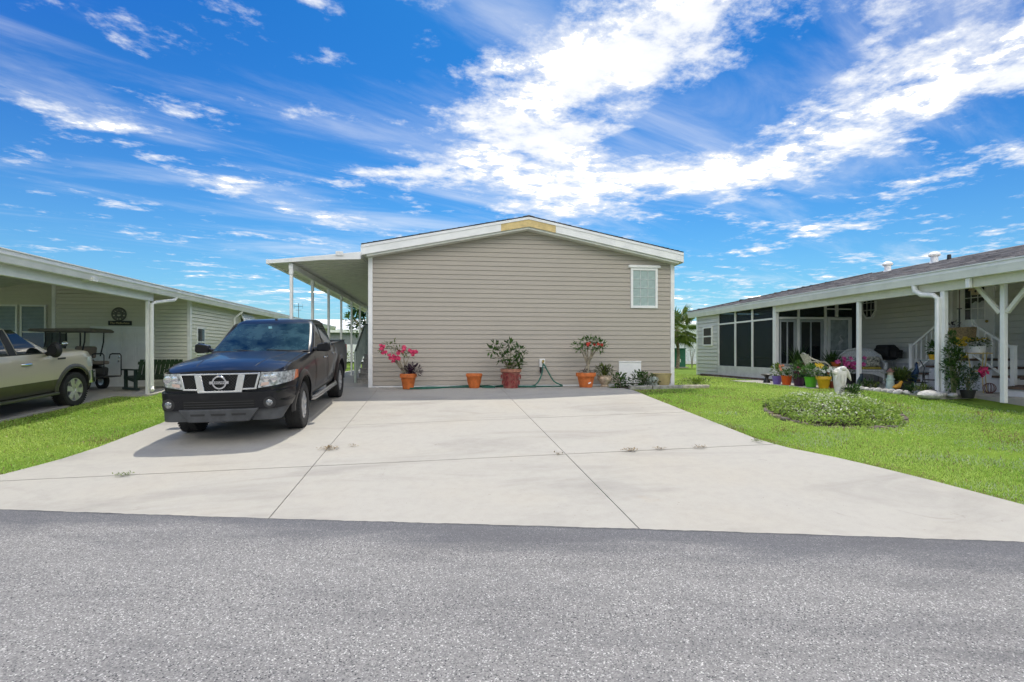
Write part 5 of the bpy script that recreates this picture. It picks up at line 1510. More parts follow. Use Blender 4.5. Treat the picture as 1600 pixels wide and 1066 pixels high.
# landing, steps and railings by the front door
ps = thing('porch_steps', 'white porch steps with brown treads and baluster railings at the right house front door', 'steps', (12.75, 11.0, .62))
BR = mat('brown_tread', (.12, .075, .052), .7, var=.1); SW = mat('step_white', (.66, .67, .67), .6, var=.03)
put('landing', MB().box(12.22, 13.26, 10.58, 11.50, 1.33, 1.385), BR, ps, world=True, bevel=.004)
put('landing_base', MB().box(12.26, 13.25, 10.62, 11.46, .60, 1.329), SW, ps, world=True)
for k in range(3):
    y0 = 11.50 + .24 * k; zt = 1.385 - .19 * (k + 1)
    put('tread', MB().box(12.22, 13.26, y0, y0 + .28, zt - .05, zt), BR, ps, world=True, bevel=.004)
    put('riser', MB().box(12.26, 13.25, y0 - .002, y0 + .22, .60, zt - .051), SW, ps, world=True)
for k in range(3):
    y1 = 10.58 - .42 * k; zt = 1.385 - .19 * (k + 1)
    put('tread', MB().box(12.22 - .0 * k, 13.26, y1 - .46, y1, zt - .05, zt), BR, ps, world=True, bevel=.004)
    put('riser', MB().box(12.26, 13.25, y1 - .40, y1 + .02, .60, zt - .051), SW, ps, world=True)
for k in range(2):
    zt = 1.385 - .19 * (k + 2)
    put('tread', MB().box(11.86 - .34 * k, 12.24 - .34 * k, 8.2, 9.30 + .1 * k, zt - .05, zt), BR, ps, world=True, bevel=.004)
    put('riser', MB().box(11.90 - .34 * k, 12.24 - .34 * k, 8.2, 9.24 + .1 * k, .60, zt - .051), SW, ps, world=True)
RX = 12.24
def rail(p0, p1, n, h0=.14):
    put('handrail', MB().bar(p0, p1, .05, .045), WHITE, ps, world=True)
    b0, b1 = Vector(p0) - Vector((0, 0, .72)), Vector(p1) - Vector((0, 0, .72))
    put('bottom_rail', MB().bar(b0, b1, .04, .04), WHITE, ps, world=True)
    for k in range(1, n):
        t = k / n; a = b0.lerp(b1, t); c = Vector(p0).lerp(Vector(p1), t)
        put('baluster', MB().box(a.x - .012, a.x + .012, a.y - .012, a.y + .012, a.z, c.z), WHITE, ps, world=True)
for (y, zb, zt) in ((11.48, 1.385, 2.30), (12.20, .62, 1.74), (10.62, 1.385, 2.28), (9.72, .80, 1.66)):
    put('newel_post', MB().box(RX - .04, RX + .04, y - .04, y + .04, zb, zt).box(RX - .05, RX + .05, y - .05, y + .05, zt, zt + .02), WHITE, ps, world=True)
rail((RX, 11.48, 2.22), (RX, 12.20, 1.68), 5)
rail((RX, 10.62, 2.22), (RX, 9.72, 1.60), 6)
rail((RX, 10.66, 2.20), (RX, 11.44, 2.20), 6)

# porch slab and its edging
po = MB().box(9.98, 13.28, 9.50, 15.24, .40, .635).box(9.02, 9.979, 11.75, 15.5, .40, .632).box(9.98, 10.41, 15.242, 18.7, .40, .63)
o = put('porch_slab', po, CONC); o['kind'] = 'structure'
o = put('front_walk', MB().box(11.05, 13.28, 3.6, 9.499, .30, .615), CONC); o['kind'] = 'structure'
# grey metal-roofed houses far behind, between the carports
def far_house(loc, w, d, h, wallm, roofm, label, rz=0.0, rise=.9, band=None):
    t = thing('distant_house', label, 'house', loc, rz)
    put('wall', MB().box(-w / 2, w / 2, 0, d, 0, h), wallm, t)
    put('roof', MB().prism([(-.4, h + .0), (d + .4, h + .0), (d + .4, h + .12), (d / 2, h + rise), (-.4, h + .12)], 'x', -w / 2 - .4, w / 2 + .4), roofm, t)
    if band: put('band', MB().box(-w / 2 - .01, w / 2 + .01, -.05, .0, band[0], band[1]), band[2], t)
    return t
fh = far_house((-9.2, 52, .62), 13, 9, 3.0, mat('slate_blue_wall', (.20, .215, .235), .6), WHITE2, 'distant blue grey house with a white metal roof seen between the carport posts', 0, 1.5)
put('white_panel', MB().box(-1.5, 4.2, -.07, -.012, .05, 1.75), WHITE2, fh)
put('fascia', MB().box(-6.9, 6.9, -.46, -.41, 2.9, 3.2), WHITE, fh)
f2h = far_house((21.2, 40, .62), 11, 8, 3.2, mat('far_white_wall', (.62, .66, .68), .6), WHITE2, 'distant white house behind the palm and the grey shed', 0, .6)
put('base_rail', MB().box(-5.5, 5.5, -.08, -.012, .0, .25), STUCCO, f2h)

oh = far_house((-2, -30, -.1), 22, 9, 3.0, mat('cream_wall', (.55, .53, .47), .6), WHITE2, 'cream house across the road behind the viewer', 0, 1.4)
oh.rotation_euler = (0, 0, PI); oh.location = (-13, -22, -.1)

# ------------------------------------------------------------------ plants and small things
GREENLEAF = leaf_mat('green_leaf', (0.020, 0.062, 0.012), (0.075, 0.150, 0.028))
LIMELEAF = leaf_mat('lime_leaf', (0.07, 0.13, 0.015), (0.20, 0.27, 0.04))
PURPLELEAF = leaf_mat('purple_leaf', (0.020, 0.010, 0.020), (0.07, 0.03, 0.06))
FERNLEAF = leaf_mat('fern_leaf', (0.05, 0.095, 0.018), (0.17, 0.21, 0.045))
PINK = leaf_mat('pink_petal', (0.55, 0.02, 0.10), (0.78, 0.10, 0.20), .3)
MAGENTA = leaf_mat('magenta_petal', (0.50, 0.03, 0.22), (0.72, 0.18, 0.42), .3)
REDP = leaf_mat('red_petal', (0.42, 0.02, 0.012), (0.62, 0.07, 0.04), .3)
YELP = leaf_mat('yellow_petal', (0.65, 0.42, 0.02), (0.78, 0.60, 0.08), .3)
SILVER = leaf_mat('silver_leaf', (0.40, 0.46, 0.40), (0.66, 0.70, 0.64), .2)
VARIEG = leaf_mat('variegated_leaf', (0.42, 0.50, 0.26), (0.74, 0.76, 0.60), .3)
ORANGEP = leaf_mat('peach_petal', (0.6, 0.20, 0.12), (0.75, 0.35, 0.22), .3)
R_ = random.Random(5)


def clump(mb, c, r, n, L, W, up=.6, shell=.55):
    """leaves spread through an ellipsoid, pointing out and up"""
    rx, ry, rz = r if isinstance(r, tuple) else (r, r, r)
    for _ in range(n):
        v = Vector((R_.gauss(0, 1), R_.gauss(0, 1), R_.gauss(0, 1))).normalized(); k = shell + (1 - shell) * R_.random() if R_.random() < .7 else R_.random()
        p = Vector(c) + Vector((v.x * rx, v.y * ry, v.z * rz)) * k
        d = (v + Vector((R_.uniform(-.7, .7), R_.uniform(-.7, .7), up * R_.uniform(-.3, 1.2)))).normalized()
        mb.leaf(p, d, (R_.uniform(-.4, .4), R_.uniform(-.4, .4), 1), L * R_.uniform(.6, 1.3), W * R_.uniform(.7, 1.25), R_.random(), .12)
    return mb


def blades(mb, c, n, L, W, spread=.8):
    for _ in range(n):
        a = R_.uniform(0, 2 * PI); l = L * R_.uniform(.5, 1.2); t = spread * R_.uniform(.15, 1)
        p = Vector(c) + Vector((math.cos(a), math.sin(a), 0)) * R_.uniform(0, .3) * W * 6
        d = Vector((math.cos(a) * t, math.sin(a) * t, 1)).normalized(); r = d.cross((0, 0, 1)).normalized() * W / 2
        q1, q2 = p + d * l * .55, p + d * l * .85 + Vector((math.cos(a), math.sin(a), -.3)) * l * .28 * t
        mb.add([p - r, p + r, q1 + r, q1 - r, q2], [(0, 1, 2, 3), (3, 2, 4)]); mb.t += [R_.random()] * 2
    return mb


def bloom(mb, c, r, n=6, face=(0, -1, .4)):
    f = Vector(face).normalized(); u = f.orthogonal().normalized(); w = f.cross(u)
    for k in range(n):
        a = 2 * PI * k / n + R_.random(); d = (u * math.cos(a) + w * math.sin(a) + f * .35).normalized()
        mb.leaf(c, d, f, r, r * .9, R_.random(), -.1)
    return mb


def pot_mesh(kind, r, h):
    mb = MB()
    if kind == 'rim': prof = [(0, .0), (r * .62, 0), (r * .86, h * .74), (r * .88, h * .75), (r * .98, h * .75), (r, h * .97), (r * .97, h), (r * .88, h), (r * .84, h * .86), (0, h * .86)]
    elif kind == 'bowl': prof = [(0, 0), (r * .58, 0), (r * .80, h * .35), (r * .93, h * .78), (r * 1.0, h * .82), (r, h * .97), (r * .96, h), (r * .88, h), (r * .84, h * .88), (0, h * .88)]
    elif kind == 'urn': prof = [(0, 0), (r * .55, 0), (r * .58, h * .06), (r * .42, h * .16), (r * .62, h * .34), (r * .95, h * .62), (r * .98, h * .76), (r * .86, h * .90), (r * 1.0, h * .95), (r, h), (r * .86, h), (r * .80, h * .92), (0, h * .92)]
    else: prof = [(0, 0), (r * .72, 0), (r * .96, h * .92), (r, h * .94), (r, h), (r * .93, h), (r * .90, h * .9), (0, h * .9)]
    return mb.lathe(prof, 28)


def potted(name, label, X, Y, Z, kind, r, h, m, cat='potted plant', group=None):
    t = thing(name, label, cat, (X, Y, Z), 0, group)
    put('pot', pot_mesh(kind, r, h), m, t, smooth=True, angle=40)
    put('soil', MB().disc((0, 0, h * .9), r * .86, 20), SOIL, t)
    return t


def stems(t, base, tips, r0=.02, r1=.007, m=BARK, name='stem'):
    for tip in tips:
        b = Vector(base) + Vector((R_.uniform(-.03, .03), R_.uniform(-.03, .03), 0)); tip = Vector(tip)
        mid = b.lerp(tip, .5) + Vector((R_.uniform(-.04, .04), R_.uniform(-.03, .03), .05))
        put(name, MB().tube([b, b.lerp(mid, .5), mid, mid.lerp(tip, .5) + Vector((0, 0, .01)), tip], [r0, r0 * .9, (r0 + r1) / 2, r1 * 1.2, r1], 7), m, t, smooth=True)


PZ = .642
# 1 pink desert rose in a terracotta pot
t = potted('potted_desert_rose', 'terracotta pot of leggy pink flowers over purple foliage at the tan wall', -.96, 12.68, PZ, 'rim', .205, .37, TERRA)
L = lambda px, py, Y=12.68: Vector((on_y(px, py, Y).x + .96, Y - 12.68 + R_.uniform(-.06, .06), on_y(px, py, Y).z - PZ))
tips = [L(596, 545), L(606, 540), L(614, 538), L(630, 550), L(640, 556), L(616, 560), L(622, 548)]
stems(t, (-.05, 0, .32), tips[:6], .024)
fo = MB()
for p in tips: clump(fo, p, .09, 16, .10, .035)
for k in range(22): q = L(R_.uniform(598, 645), R_.uniform(538, 562)); fo.leaf(q, (R_.uniform(-1, 1), R_.uniform(-1, 0), R_.uniform(-.2, 1)), (0, 0, 1), .10, .035, R_.random())
leaves_obj('foliage', fo, FERNLEAF, t)
for (px, py, n) in ((596, 543, 6), (600, 549, 3), (612, 558, 5), (620, 561, 5), (626, 552, 4), (632, 545, 5), (648, 552, 8), (643, 549, 3), (616, 564, 3)):
    fm = MB()
    for k in range(n): bloom(fm, L(px, py) + Vector((R_.uniform(-.06, .06), R_.uniform(-.08, 0), R_.uniform(-.05, .05))), .055)
    leaves_obj('blossom', fm, PINK, t)
pf = clump(MB(), (.10, -.02, .44), (.26, .18, .14), 240, .09, .03); blades(pf, (.05, 0, .36), 60, .34, .014, 1.3)
leaves_obj('purple_foliage', pf, PURPLELEAF, t)
# 2 the empty pot
t = potted('terracotta_pot', 'small empty terracotta pot between the two planted pots along the tan wall', .65, 12.80, PZ, 'bowl', .205, .36, TERRA, 'flower pot')
# 3 glazed red pot
def glazed():
    m = mat('red_glaze', (.22, .018, .022), .3, var=.2, vscale=10, coat=.5, col2=(.30, .12, .09)); return m
t = potted('potted_shrub', 'dark green leafy shrub in a carved red glazed pot by the tan wall', 1.56, 12.70, PZ, 'plain', .25, .46, glazed())
put('rim_band', MB().lathe([(.235, .39), (.262, .40), (.266, .475), (.24, .48)], 28), mat('worn_clay_rim', (.36, .16, .10), .7, var=.15, vscale=12), t, smooth=True, angle=40)
rel = MB()
for k in range(9):
    a = 2 * PI * k / 9
    for zz in (.10, .24):
        rr = .185 + .05 * zz / .46 * 2; rel.tube([(math.cos(a + da) * (rr + .012), math.sin(a + da) * (rr + .012), zz + dz) for da, dz in ((-.25, .0), (-.12, .06), (0, .09), (.12, .06), (.22, .01), (.1, -.02))], .009, 5)
put('carved_scrolls', rel, mat('pale_red_scroll', (.33, .07, .06), .4), t)
L3 = lambda px, py: Vector((on_y(px, py, 12.7).x - 1.56, R_.uniform(-.15, .15), on_y(px, py, 12.7).z - PZ))
pts = [L3(768, 548), L3(776, 540), L3(786, 546), L3(795, 538), L3(800, 552), L3(811, 548), L3(816, 555), L3(782, 560), L3(792, 557), L3(806, 564), L3(813, 568)]
stems(t, (0, 0, .42), pts, .016, .006)
fo = MB()
for p in pts: clump(fo, p, (.12, .12, .09), 26, .13, .055)
leaves_obj('foliage', fo, GREENLEAF, t)
leaves_obj('low_foliage', clump(MB(), (.05, -.02, .52), (.22, .18, .09), 130, .10, .04), FERNLEAF, t)
# 4 bonsai-like desert rose
t = potted('potted_desert_rose', 'tree shaped plant with red flowers in a terracotta pot beside the beige urn', 3.49, 12.72, PZ, 'rim', .255, .37, TERRA)
put('label_tag', MB().box(-.03, .03, -.245, -.235, .30, .35).cbox((.04, -.205, .12), (.07, .01, .03), (0, -.4, 0)), WHITE, t)
L4 = lambda px, py: Vector((on_y(px, py, 12.72).x - 3.49, R_.uniform(-.12, .12), on_y(px, py, 12.72).z - PZ))
put('trunk', MB().tube([(0, 0, .30), (.02, 0, .42), (.05, 0, .55), (.09, .01, .68), (.12, 0, .78)], [.085, .07, .045, .035, .028], 10), BARK, t, smooth=True)
fk = Vector((.10, 0, .74)); pts = [L4(902, 540), L4(912, 534), L4(920, 532), L4(930, 533), L4(940, 538), L4(925, 541), L4(934, 545), L4(908, 545)]
stems(t, (.06, 0, .60), pts, .022, .008, BARK, 'branch')
fo = MB()
for p in pts: clump(fo, p, (.14, .12, .08), 42, .11, .04)
leaves_obj('foliage', fo, leaf_mat('mid_leaf', (.03, .09, .015), (.12, .22, .05)), t)
for (px, py) in ((916, 538), (929, 538), (938, 541)):
    fm = MB()
    for k in range(5 if px == 916 else 2): bloom(fm, L4(px, py) + Vector((R_.uniform(-.05, .05), -.14, R_.uniform(-.04, .04))), .05)
    leaves_obj('blossom', fm, REDP, t)
leaves_obj('low_foliage', blades(clump(MB(), (-.02, 0, .38), (.2, .18, .06), 40, .08, .03), (0, 0, .34), 30, .22, .012, 1.4), PURPLELEAF, t)
# 5 beige urn
t = potted('potted_fern', 'bushy yellow green plant in a squat beige urn beside the terracotta pot', 4.04, 12.90, PZ, 'urn', .20, .29, mat('beige_stoneware', (.50, .40, .29), .7, var=.12, vscale=14, bump=.5))
leaves_obj('foliage', blades(clump(MB(), (-.02, 0, .42), (.24, .2, .16), 260, .09, .028), (0, 0, .26), 90, .40, .012, 1.0), FERNLEAF, t)
leaves_obj('dry_tips', blades(MB(), (0, 0, .3), 26, .44, .012, 1.2), PURPLELEAF, t)
# 6 bed at the corner
bed = MB(); sheet(bed, lambda y: 4.34, lambda y: 6.45, lambda x: 12.36, lambda x: 13.33, .02, 8, 4)
o = put('flower_bed_soil', bed, SOIL); o['kind'] = 'structure'
for (X, Y, rx, rz, lab, m, n) in ((4.42, 12.75, .24, .22, 'low dark green leafy plant hiding the left foot of the white access panel', GREENLEAF, 260), (4.98, 12.78, .32, .24, 'larger dark green leafy plant in front of the white access panel', GREENLEAF, 380), (5.38, 12.95, .16, .18, 'dark leafy tuft beside the tan plastic pot', GREENLEAF, 110)):
    t = thing('bedding_plant', lab, 'plant', (X, Y, .63), 0, 'bedding plants at the corner of the tan house')
    leaves_obj('foliage', clump(MB(), (0, 0, rz * .75), (rx, .22, rz), n, .085, .045, .8, .3), m, t)
    stems(t, (0, 0, 0), [(R_.uniform(-rx, rx) * .6, R_.uniform(-.1, .1), rz) for _ in range(4)], .008, .004)
t = thing('silver_plant', 'silvery white leaved plant in the bed at the corner of the tan house', 'plant', (5.24, 12.62, .63))
leaves_obj('foliage', clump(MB(), (0, 0, .12), (.16, .12, .13), 120, .085, .035, .9, .2), SILVER, t)
t = potted('planter', 'empty tan plastic planter at the right corner of the tan house', 5.62, 13.0, .635, 'plain', .27, .34, mat('tan_plastic', (.44, .36, .17), .5, var=.06), 'flower pot')
for (X0, X1, Y, m, lab) in ((4.48, 5.05, 12.30, 'grey', 'short grey concrete edging block nearest the driveway'), (5.08, 5.85, 12.33, 'grey', 'longer grey concrete edging block in front of the tan planter'), (5.88, 6.62, 12.40, 'pale', 'pale weathered edging block beyond the corner of the tan house')):
    t = tag(put('edging_block', MB().box(X0, X1, Y - .09, Y + .07, .56, .70), mat('edging_' + m, (.30, .29, .26) if m == 'grey' else (.42, .38, .31), .9, var=.12, vscale=9, bump=.5), bevel=.02), lab, 'edging block', 'concrete edging blocks at the corner bed')
t = thing('weed_patch', 'patch of low green weeds behind the pale edging block', 'plant', (6.75, 13.3, .62))
leaves_obj('foliage', blades(clump(MB(), (0, 0, .10), (.55, .6, .10), 500, .07, .03, .8, .1), (0, 0, 0), 60, .2, .01), LIMELEAF, t)
stems(t, (0, 0, 0), [(-.3, .1, .2), (.2, -.2, .22), (.35, .2, .18)], .006, .003)
# brown timber edging along the grey shed
te = thing('timber_edging', 'brown weathered timber edging lying along the foot of the grey shed and screens', 'edging', (10.17, 17.0, .62))
for k in range(5):
    y = 2.6 - k * 1.02
    put('timber', MB().box(-.05, .05, y - .99, y, -.04, .07), mat('weathered_timber', (.14, .095, .07), .9, var=.2, vscale=8, bump=.5), te, bevel=.01)

# cracks in the driveway with weeds and blown leaves
DRY = leaf_mat('dead_leaf', (.13, .085, .035), (.30, .215, .10), .15)
def litter(px, py, rx, ry, n, label, m=DRY, dz=.022):
    r = ray(px, py); k = 1.0
    lo, hi = .5, 60
    for _ in range(50):
        mid = (lo + hi) / 2
        if CAM_H + r[2] * mid > gz(r[0] * mid, r[1] * mid) + dz: lo = mid
        else: hi = mid
    x, y = r[0] * lo, r[1] * lo; t = thing('leaf_litter' if m is DRY else 'weed_tuft', label, 'dead leaves' if m is DRY else 'weed', (x, y, gz(x, y) + dz))
    mb = MB()
    for _ in range(int(n * 1.2)):
        q = (max(-1.6, min(1.6, R_.gauss(0, .6))) * rx, max(-1.6, min(1.6, R_.gauss(0, .6))) * ry, R_.uniform(0.004, .035))
        mb.leaf(q, (R_.uniform(-1, 1), R_.uniform(-1, 1), R_.uniform(-.1, .5)), (0, 0, 1), R_.uniform(.015, .05), R_.uniform(.008, .02), R_.random())
    leaves_obj('leaves', mb, m, t)
litter(514, 702, .10, .10, 90, 'brown dead leaves gathered on the left driveway joint in front of the pickup')
litter(552, 698, .09, .03, 16, 'thin scatter of brown bits right of the leaves on the left driveway joint')
litter(986, 705, .08, .04, 60, 'brown dead leaves caught on the cross joint, nearest the middle of the driveway')
litter(1031, 703, .05, .03, 26, 'small brown tuft on the cross joint between two larger ones')
litter(1093, 701, .08, .03, 34, 'brown tuft at the right part of the cross joint')
litter(193, 744, .07, .025, 40, 'dry yellowish weed tuft growing in the cross joint at the far left', LIMELEAF)
litter(1184, 690, .05, .08, 40, 'green weed growing at the right edge of the driveway', LIMELEAF)
litter(872, 711, .05, .02, 14, 'tiny brown tuft where the right joint meets the cross joint')

for (X, Y, label) in ((-.95, 1.95, 'single dark curled leaf lying on the grey road, left of the middle'), (-1.55, 2.35, 'single small dead leaf lying on the grey road further left')):
    lm = MB().leaf((0, 0, .012), (1, .3, .1), (0, 0, 1), .05, .022, .4, .3).leaf((.01, .012, .010), (1, .6, .05), (0, 0, 1), .035, .016, .2, .3)
    o = leaves_obj('fallen_leaf', lm, leaf_mat('dark_dead_leaf', (.03, .025, .02), (.08, .06, .045), .1)); o.location = (X, Y, .042); tag(o, label, 'leaf')

# ------------------------------------------------------------------ round flower mound with the pelican statue
MX, MY = 7.0, 8.62
MU, MV = (.632, .775), (-.775, .632)
def mpt(a, rr, ru=1.40, rv=1.03):
    u, v = math.cos(a) * ru * rr, math.sin(a) * rv * rr
    return MX + MU[0] * u + MV[0] * v, MY + MU[1] * u + MV[1] * v
def mz(x, y, rr): return gz(x, y) - .03 + .20 * (1 - rr ** 2)
mo = MB(); vs = [(MX, MY, mz(MX, MY, 0))]; fs = []
NR, NA = 7, 36
for i in range(1, NR + 1):
    for k in range(NA):
        rr = i / NR; x, y = mpt(2 * PI * k / NA, rr); vs.append((x, y, mz(x, y, rr)))
for k in range(NA): fs.append((0, 1 + k, 1 + (k + 1) % NA))
for i in range(NR - 1):
    for k in range(NA): fs.append((1 + i * NA + k, 1 + (i + 1) * NA + k, 1 + (i + 1) * NA + (k + 1) % NA, 1 + i * NA + (k + 1) % NA))
o = put('flower_mound', mo.add(vs, fs), SOIL, smooth=True); o['kind'] = 'structure'
gc = MB(); gw = MB()
for _ in range(9000):
    a = R_.uniform(0, 2 * PI); rr = math.sqrt(R_.random()); x, y = mpt(a, rr * (1.02 + .06 * math.sin(a * 5) + .05 * math.sin(a * 9 + 1)))
    if math.hypot(x - 7.65, y - 9.2) < .13: continue
    z = mz(x, y, min(1, rr)); hgt = .10 + .07 * math.sin(x * 4.1 + 1.3) * math.sin(y * 3.7)
    pale = R_.random() < .24 + .28 * math.sin(x * 3 + 1) * math.sin(y * 3.3) + .18 * ((x - MX) * MU[0] + (y - MY) * MU[1]) - (.2 if rr > .88 else 0)
    p = (x, y, z + R_.uniform(.0, hgt))
    (gw if pale else gc).leaf(p, (R_.uniform(-1, 1), R_.uniform(-1, 1), R_.uniform(.1, 1)), (0, 0, 1), R_.uniform(.035, .065), R_.uniform(.022, .042), R_.random())
o = leaves_obj('ground_cover', gc, leaf_mat('cover_leaf', (.13, .24, .03), (.38, .50, .10), .4)); o['kind'] = 'stuff'
o = leaves_obj('variegated_ground_cover', gw, VARIEG); o['kind'] = 'stuff'
stone_ms = [mat('mound_stone_%d' % k, c, .9, var=.15, vscale=10, bump=.6) for k, c in enumerate(((.17, .13, .105), (.22, .175, .14), (.12, .10, .085)))]
edge = thing('stone_edging', 'low ring of brown stones round the flower mound', 'edging', (MX, MY, gz(MX, MY)))
for k in range(36):
    a = 2 * PI * k / 36 + R_.uniform(-.03, .03); x, y = mpt(a, 1.0, 1.45, 1.08); x2, y2 = mpt(a + .02, 1.0, 1.45, 1.08)
    b = MB().cbox((0, 0, 0), (R_.uniform(.16, .27), R_.uniform(.07, .12), R_.uniform(.05, .08)))
    s_ = put('stone', b, stone_ms[k % 3], edge, bevel=.022)
    s_.location = (x - MX, y - MY, gz(x, y) - R_.uniform(.0, .025) - gz(MX, MY)); s_.rotation_euler = (R_.uniform(-.15, .15), R_.uniform(-.15, .15), math.atan2(y2 - y, x2 - x) + R_.uniform(-.2, .2))
# pelican bird-bath statue: curved shell on a fluted column
stm = mat('painted_concrete', (.70, .69, .66), .65, var=.06, vscale=7, bump=.25, col2=(.58, .55, .46))
st_ = thing('statue', 'weathered white pelican statue with long beak and draped wings on the flower mound', 'statue', (7.65, 9.20, mz(7.65, 9.2, .53) + .01))
st_.scale = (.66, .70, .78)
put('pedestal', MB().lathe([(0, 0), (.13, 0), (.15, .03), (.14, .09), (.10, .13), (.12, .17), (.10, .20), (0, .20)], 24), stm, st_, smooth=True, angle=50)
bd = MB(); NS = 14
rings = []
for (z, rx, ry, cx) in ((.16, .13, .10, 0), (.24, .15, .12, 0), (.40, .175, .14, .0), (.55, .19, .15, .01), (.64, .205, .155, .01), (.70, .19, .14, .02), (.75, .14, .11, .02), (.78, .07, .06, .02)):
    rings.append([(cx + math.cos(2 * PI * k / 24) * rx * (1 + .06 * math.cos(6 * 2 * PI * k / 24)), math.sin(2 * PI * k / 24) * ry * (1 + .06 * math.cos(6 * 2 * PI * k / 24)), z) for k in range(24)])
n = 24; vs = [p for r in rings for p in r]
bd.add(vs, [(i * n + k, i * n + (k + 1) % n, (i + 1) * n + (k + 1) % n, (i + 1) * n + k) for i in range(len(rings) - 1) for k in range(n)] + [tuple(range(n)), tuple((len(rings) - 1) * n + k for k in range(n))])
put('body', bd, stm, st_, smooth=True, angle=50)
put('head', MB().ball((.03, -.10, .755), .085, 14, 9, (1.15, .9, .75)).tube([(.02, 0, .70), (.03, -.05, .73), (.03, -.09, .75)], [.10, .085, .07], 12), stm, st_, smooth=True)
put('beak', MB().tube([(-.10, -.04, .66), (-.22, -.08, .64), (-.30, -.10, .67), (-.335, -.11, .72)], [.075, .055, .04, .012], 10), stm, st_, smooth=True)
put('wing', MB().tube([(.13, -.04, .74), (.20, -.05, .66), (.26, -.05, .56), (.33, -.05, .45)], [.05, .06, .05, .012], 10), stm, st_, smooth=True)
put('wing', MB().tube([(-.10, -.05, .73), (-.16, -.06, .66), (-.19, -.08, .57), (-.20, -.08, .46)], [.05, .055, .04, .012], 10), stm, st_, smooth=True)
put('breast_fold', MB().tube([(-.08, -.15, .62), (-.07, -.15, .50), (-.05, -.13, .30)], [.02, .03, .01], 8).tube([(.06, -.155, .62), (.05, -.15, .48), (.04, -.13, .28)], [.02, .03, .01], 8), stm, st_, smooth=True)
t = thing('shrublet', 'small dark green shrub growing at the foot of the white statue', 'plant', (7.78, 9.02, mz(7.78, 9.0, .5)))
leaves_obj('foliage', blades(clump(MB(), (0, 0, .15), (.17, .15, .15), 240, .08, .03), (0, 0, 0), 40, .4, .015, .7), GREENLEAF, t)
stems(t, (0, 0, 0), [(.05, 0, .25), (-.08, .03, .22), (.1, -.05, .2)], .008, .004)

# ------------------------------------------------------------------ the row of bright pots on the porch edge
def atpx(px, X): return on_x(px, 600, X).y
RZ = .637
row = [('bird_bath', 1198, None), ]
t = thing('bird_bath', 'small black pedestal bird bath left of the purple pot', 'bird bath', (9.45, atpx(1198, 9.45), RZ))
put('column', MB().lathe([(0, 0), (.10, 0), (.09, .04), (.055, .10), (.05, .15), (.08, .19), (0, .19)], 18), BLACKMETAL, t, smooth=True, angle=40)
put('basin', MB().lathe([(.07, .19), (.15, .215), (.165, .24), (.15, .245), (.12, .225), (0, .22)], 24), BLACKMETAL, t, smooth=True, angle=40)
def bright(px, X, colr, nm, label, r, h, fol, fm, extra=None, kind='plain'):
    y = atpx(px, X); r *= .88; h *= .88; t = potted('flower_pot', label, X, y, RZ, kind, r, h, mat(nm, colr, .4, var=.04), 'potted plant', 'bright pots along the porch edge')
    mb = fol(MB(), h); leaves_obj('foliage', mb, fm, t)
    if extra: extra(t, h)
    return t
bright(1214, 9.28, (.19, .13, .46), 'purple_plastic', 'purple pot holding a rounded yellow green plant', .155, .26, lambda m, h: clump(m, (0, 0, h + .16), (.15, .15, .17), 170, .09, .045), LIMELEAF)
def peach(t, h):
    fm = MB()
    for k in range(4): bloom(fm, (R_.uniform(-.2, -.08), R_.uniform(-.1, .1), h + R_.uniform(.15, .28)), .05)
    leaves_obj('blossom', fm, ORANGEP, t)
bright(1229, 9.26, (.66, .10, .012), 'orange_plastic', 'orange pot with short green leaves and peach blossom', .165, .29, lambda m, h: blades(clump(m, (0, 0, h + .08), (.16, .14, .10), 120, .08, .03), (0, 0, h - .02), 30, .25, .012), GREENLEAF, peach)
def reds(t, h):
    fm = MB()
    for k in range(10): bloom(fm, (R_.uniform(-.2, .16), R_.uniform(-.2, .1), h + R_.uniform(.1, .42)), .035)
    leaves_obj('blossom', fm, leaf_mat('dusky_petal', (.14, .02, .04), (.26, .05, .09), .2), t)
bright(1248, 9.34, (.055, .012, .05), 'plum_plastic', 'dark plum pot with trailing dark red leaved plant', .165, .26, lambda m, h: clump(m, (-.03, 0, h + .20), (.24, .2, .24), 230, .085, .04), GREENLEAF, reds)
bright(1256, 9.62, (.012, .016, .035), 'navy_plastic', 'dark navy pot behind the plum and lime green pots', .16, .36, lambda m, h: clump(m, (0, 0, h + .08), (.14, .14, .08), 60, .08, .04), GREENLEAF)
bright(1267, 9.28, (.11, .46, .03), 'lime_plastic', 'lime green pot with spilling green leaves', .18, .30, lambda m, h: clump(m, (0, 0, h + .14), (.24, .2, .17), 240, .09, .045), leaf_mat('fresh_leaf', (.035, .11, .015), (.10, .22, .035)))
def daisies(t, h):
    fm = MB(); f2 = MB()
    for k in range(12): bloom(fm, (R_.uniform(-.18, .2), R_.uniform(-.2, .1), h + R_.uniform(.12, .26)), .055, 8)
    for k in range(8): bloom(f2, (R_.uniform(-.2, .1), R_.uniform(-.1, .15), h + R_.uniform(.22, .36)), .05)
    leaves_obj('white_blossom', fm, leaf_mat('white_petal', (.62, .62, .58), (.78, .78, .74), .3), t); leaves_obj('yellow_blossom', f2, YELP, t)
bright(1287, 9.24, (.66, .38, .02), 'yellow_plastic', 'bright yellow pot of white and yellow flowers', .195, .34, lambda m, h: clump(m, (0, 0, h + .10), (.22, .2, .13), 170, .085, .035), GREENLEAF, daisies, 'rim')
t = bright(1303, 9.5, (.20, .05, .03), 'brick_plastic', 'low red flowers in a brick coloured pot behind the statue', .15, .20, lambda m, h: clump(m, (0, 0, h + .08), (.18, .16, .12), 110, .07, .03), GREENLEAF)
fm = MB()
for k in range(10): bloom(fm, (R_.uniform(-.16, .16), R_.uniform(-.18, .05), .2 + R_.uniform(.05, .2)), .04)
leaves_obj('blossom', fm, REDP, t)
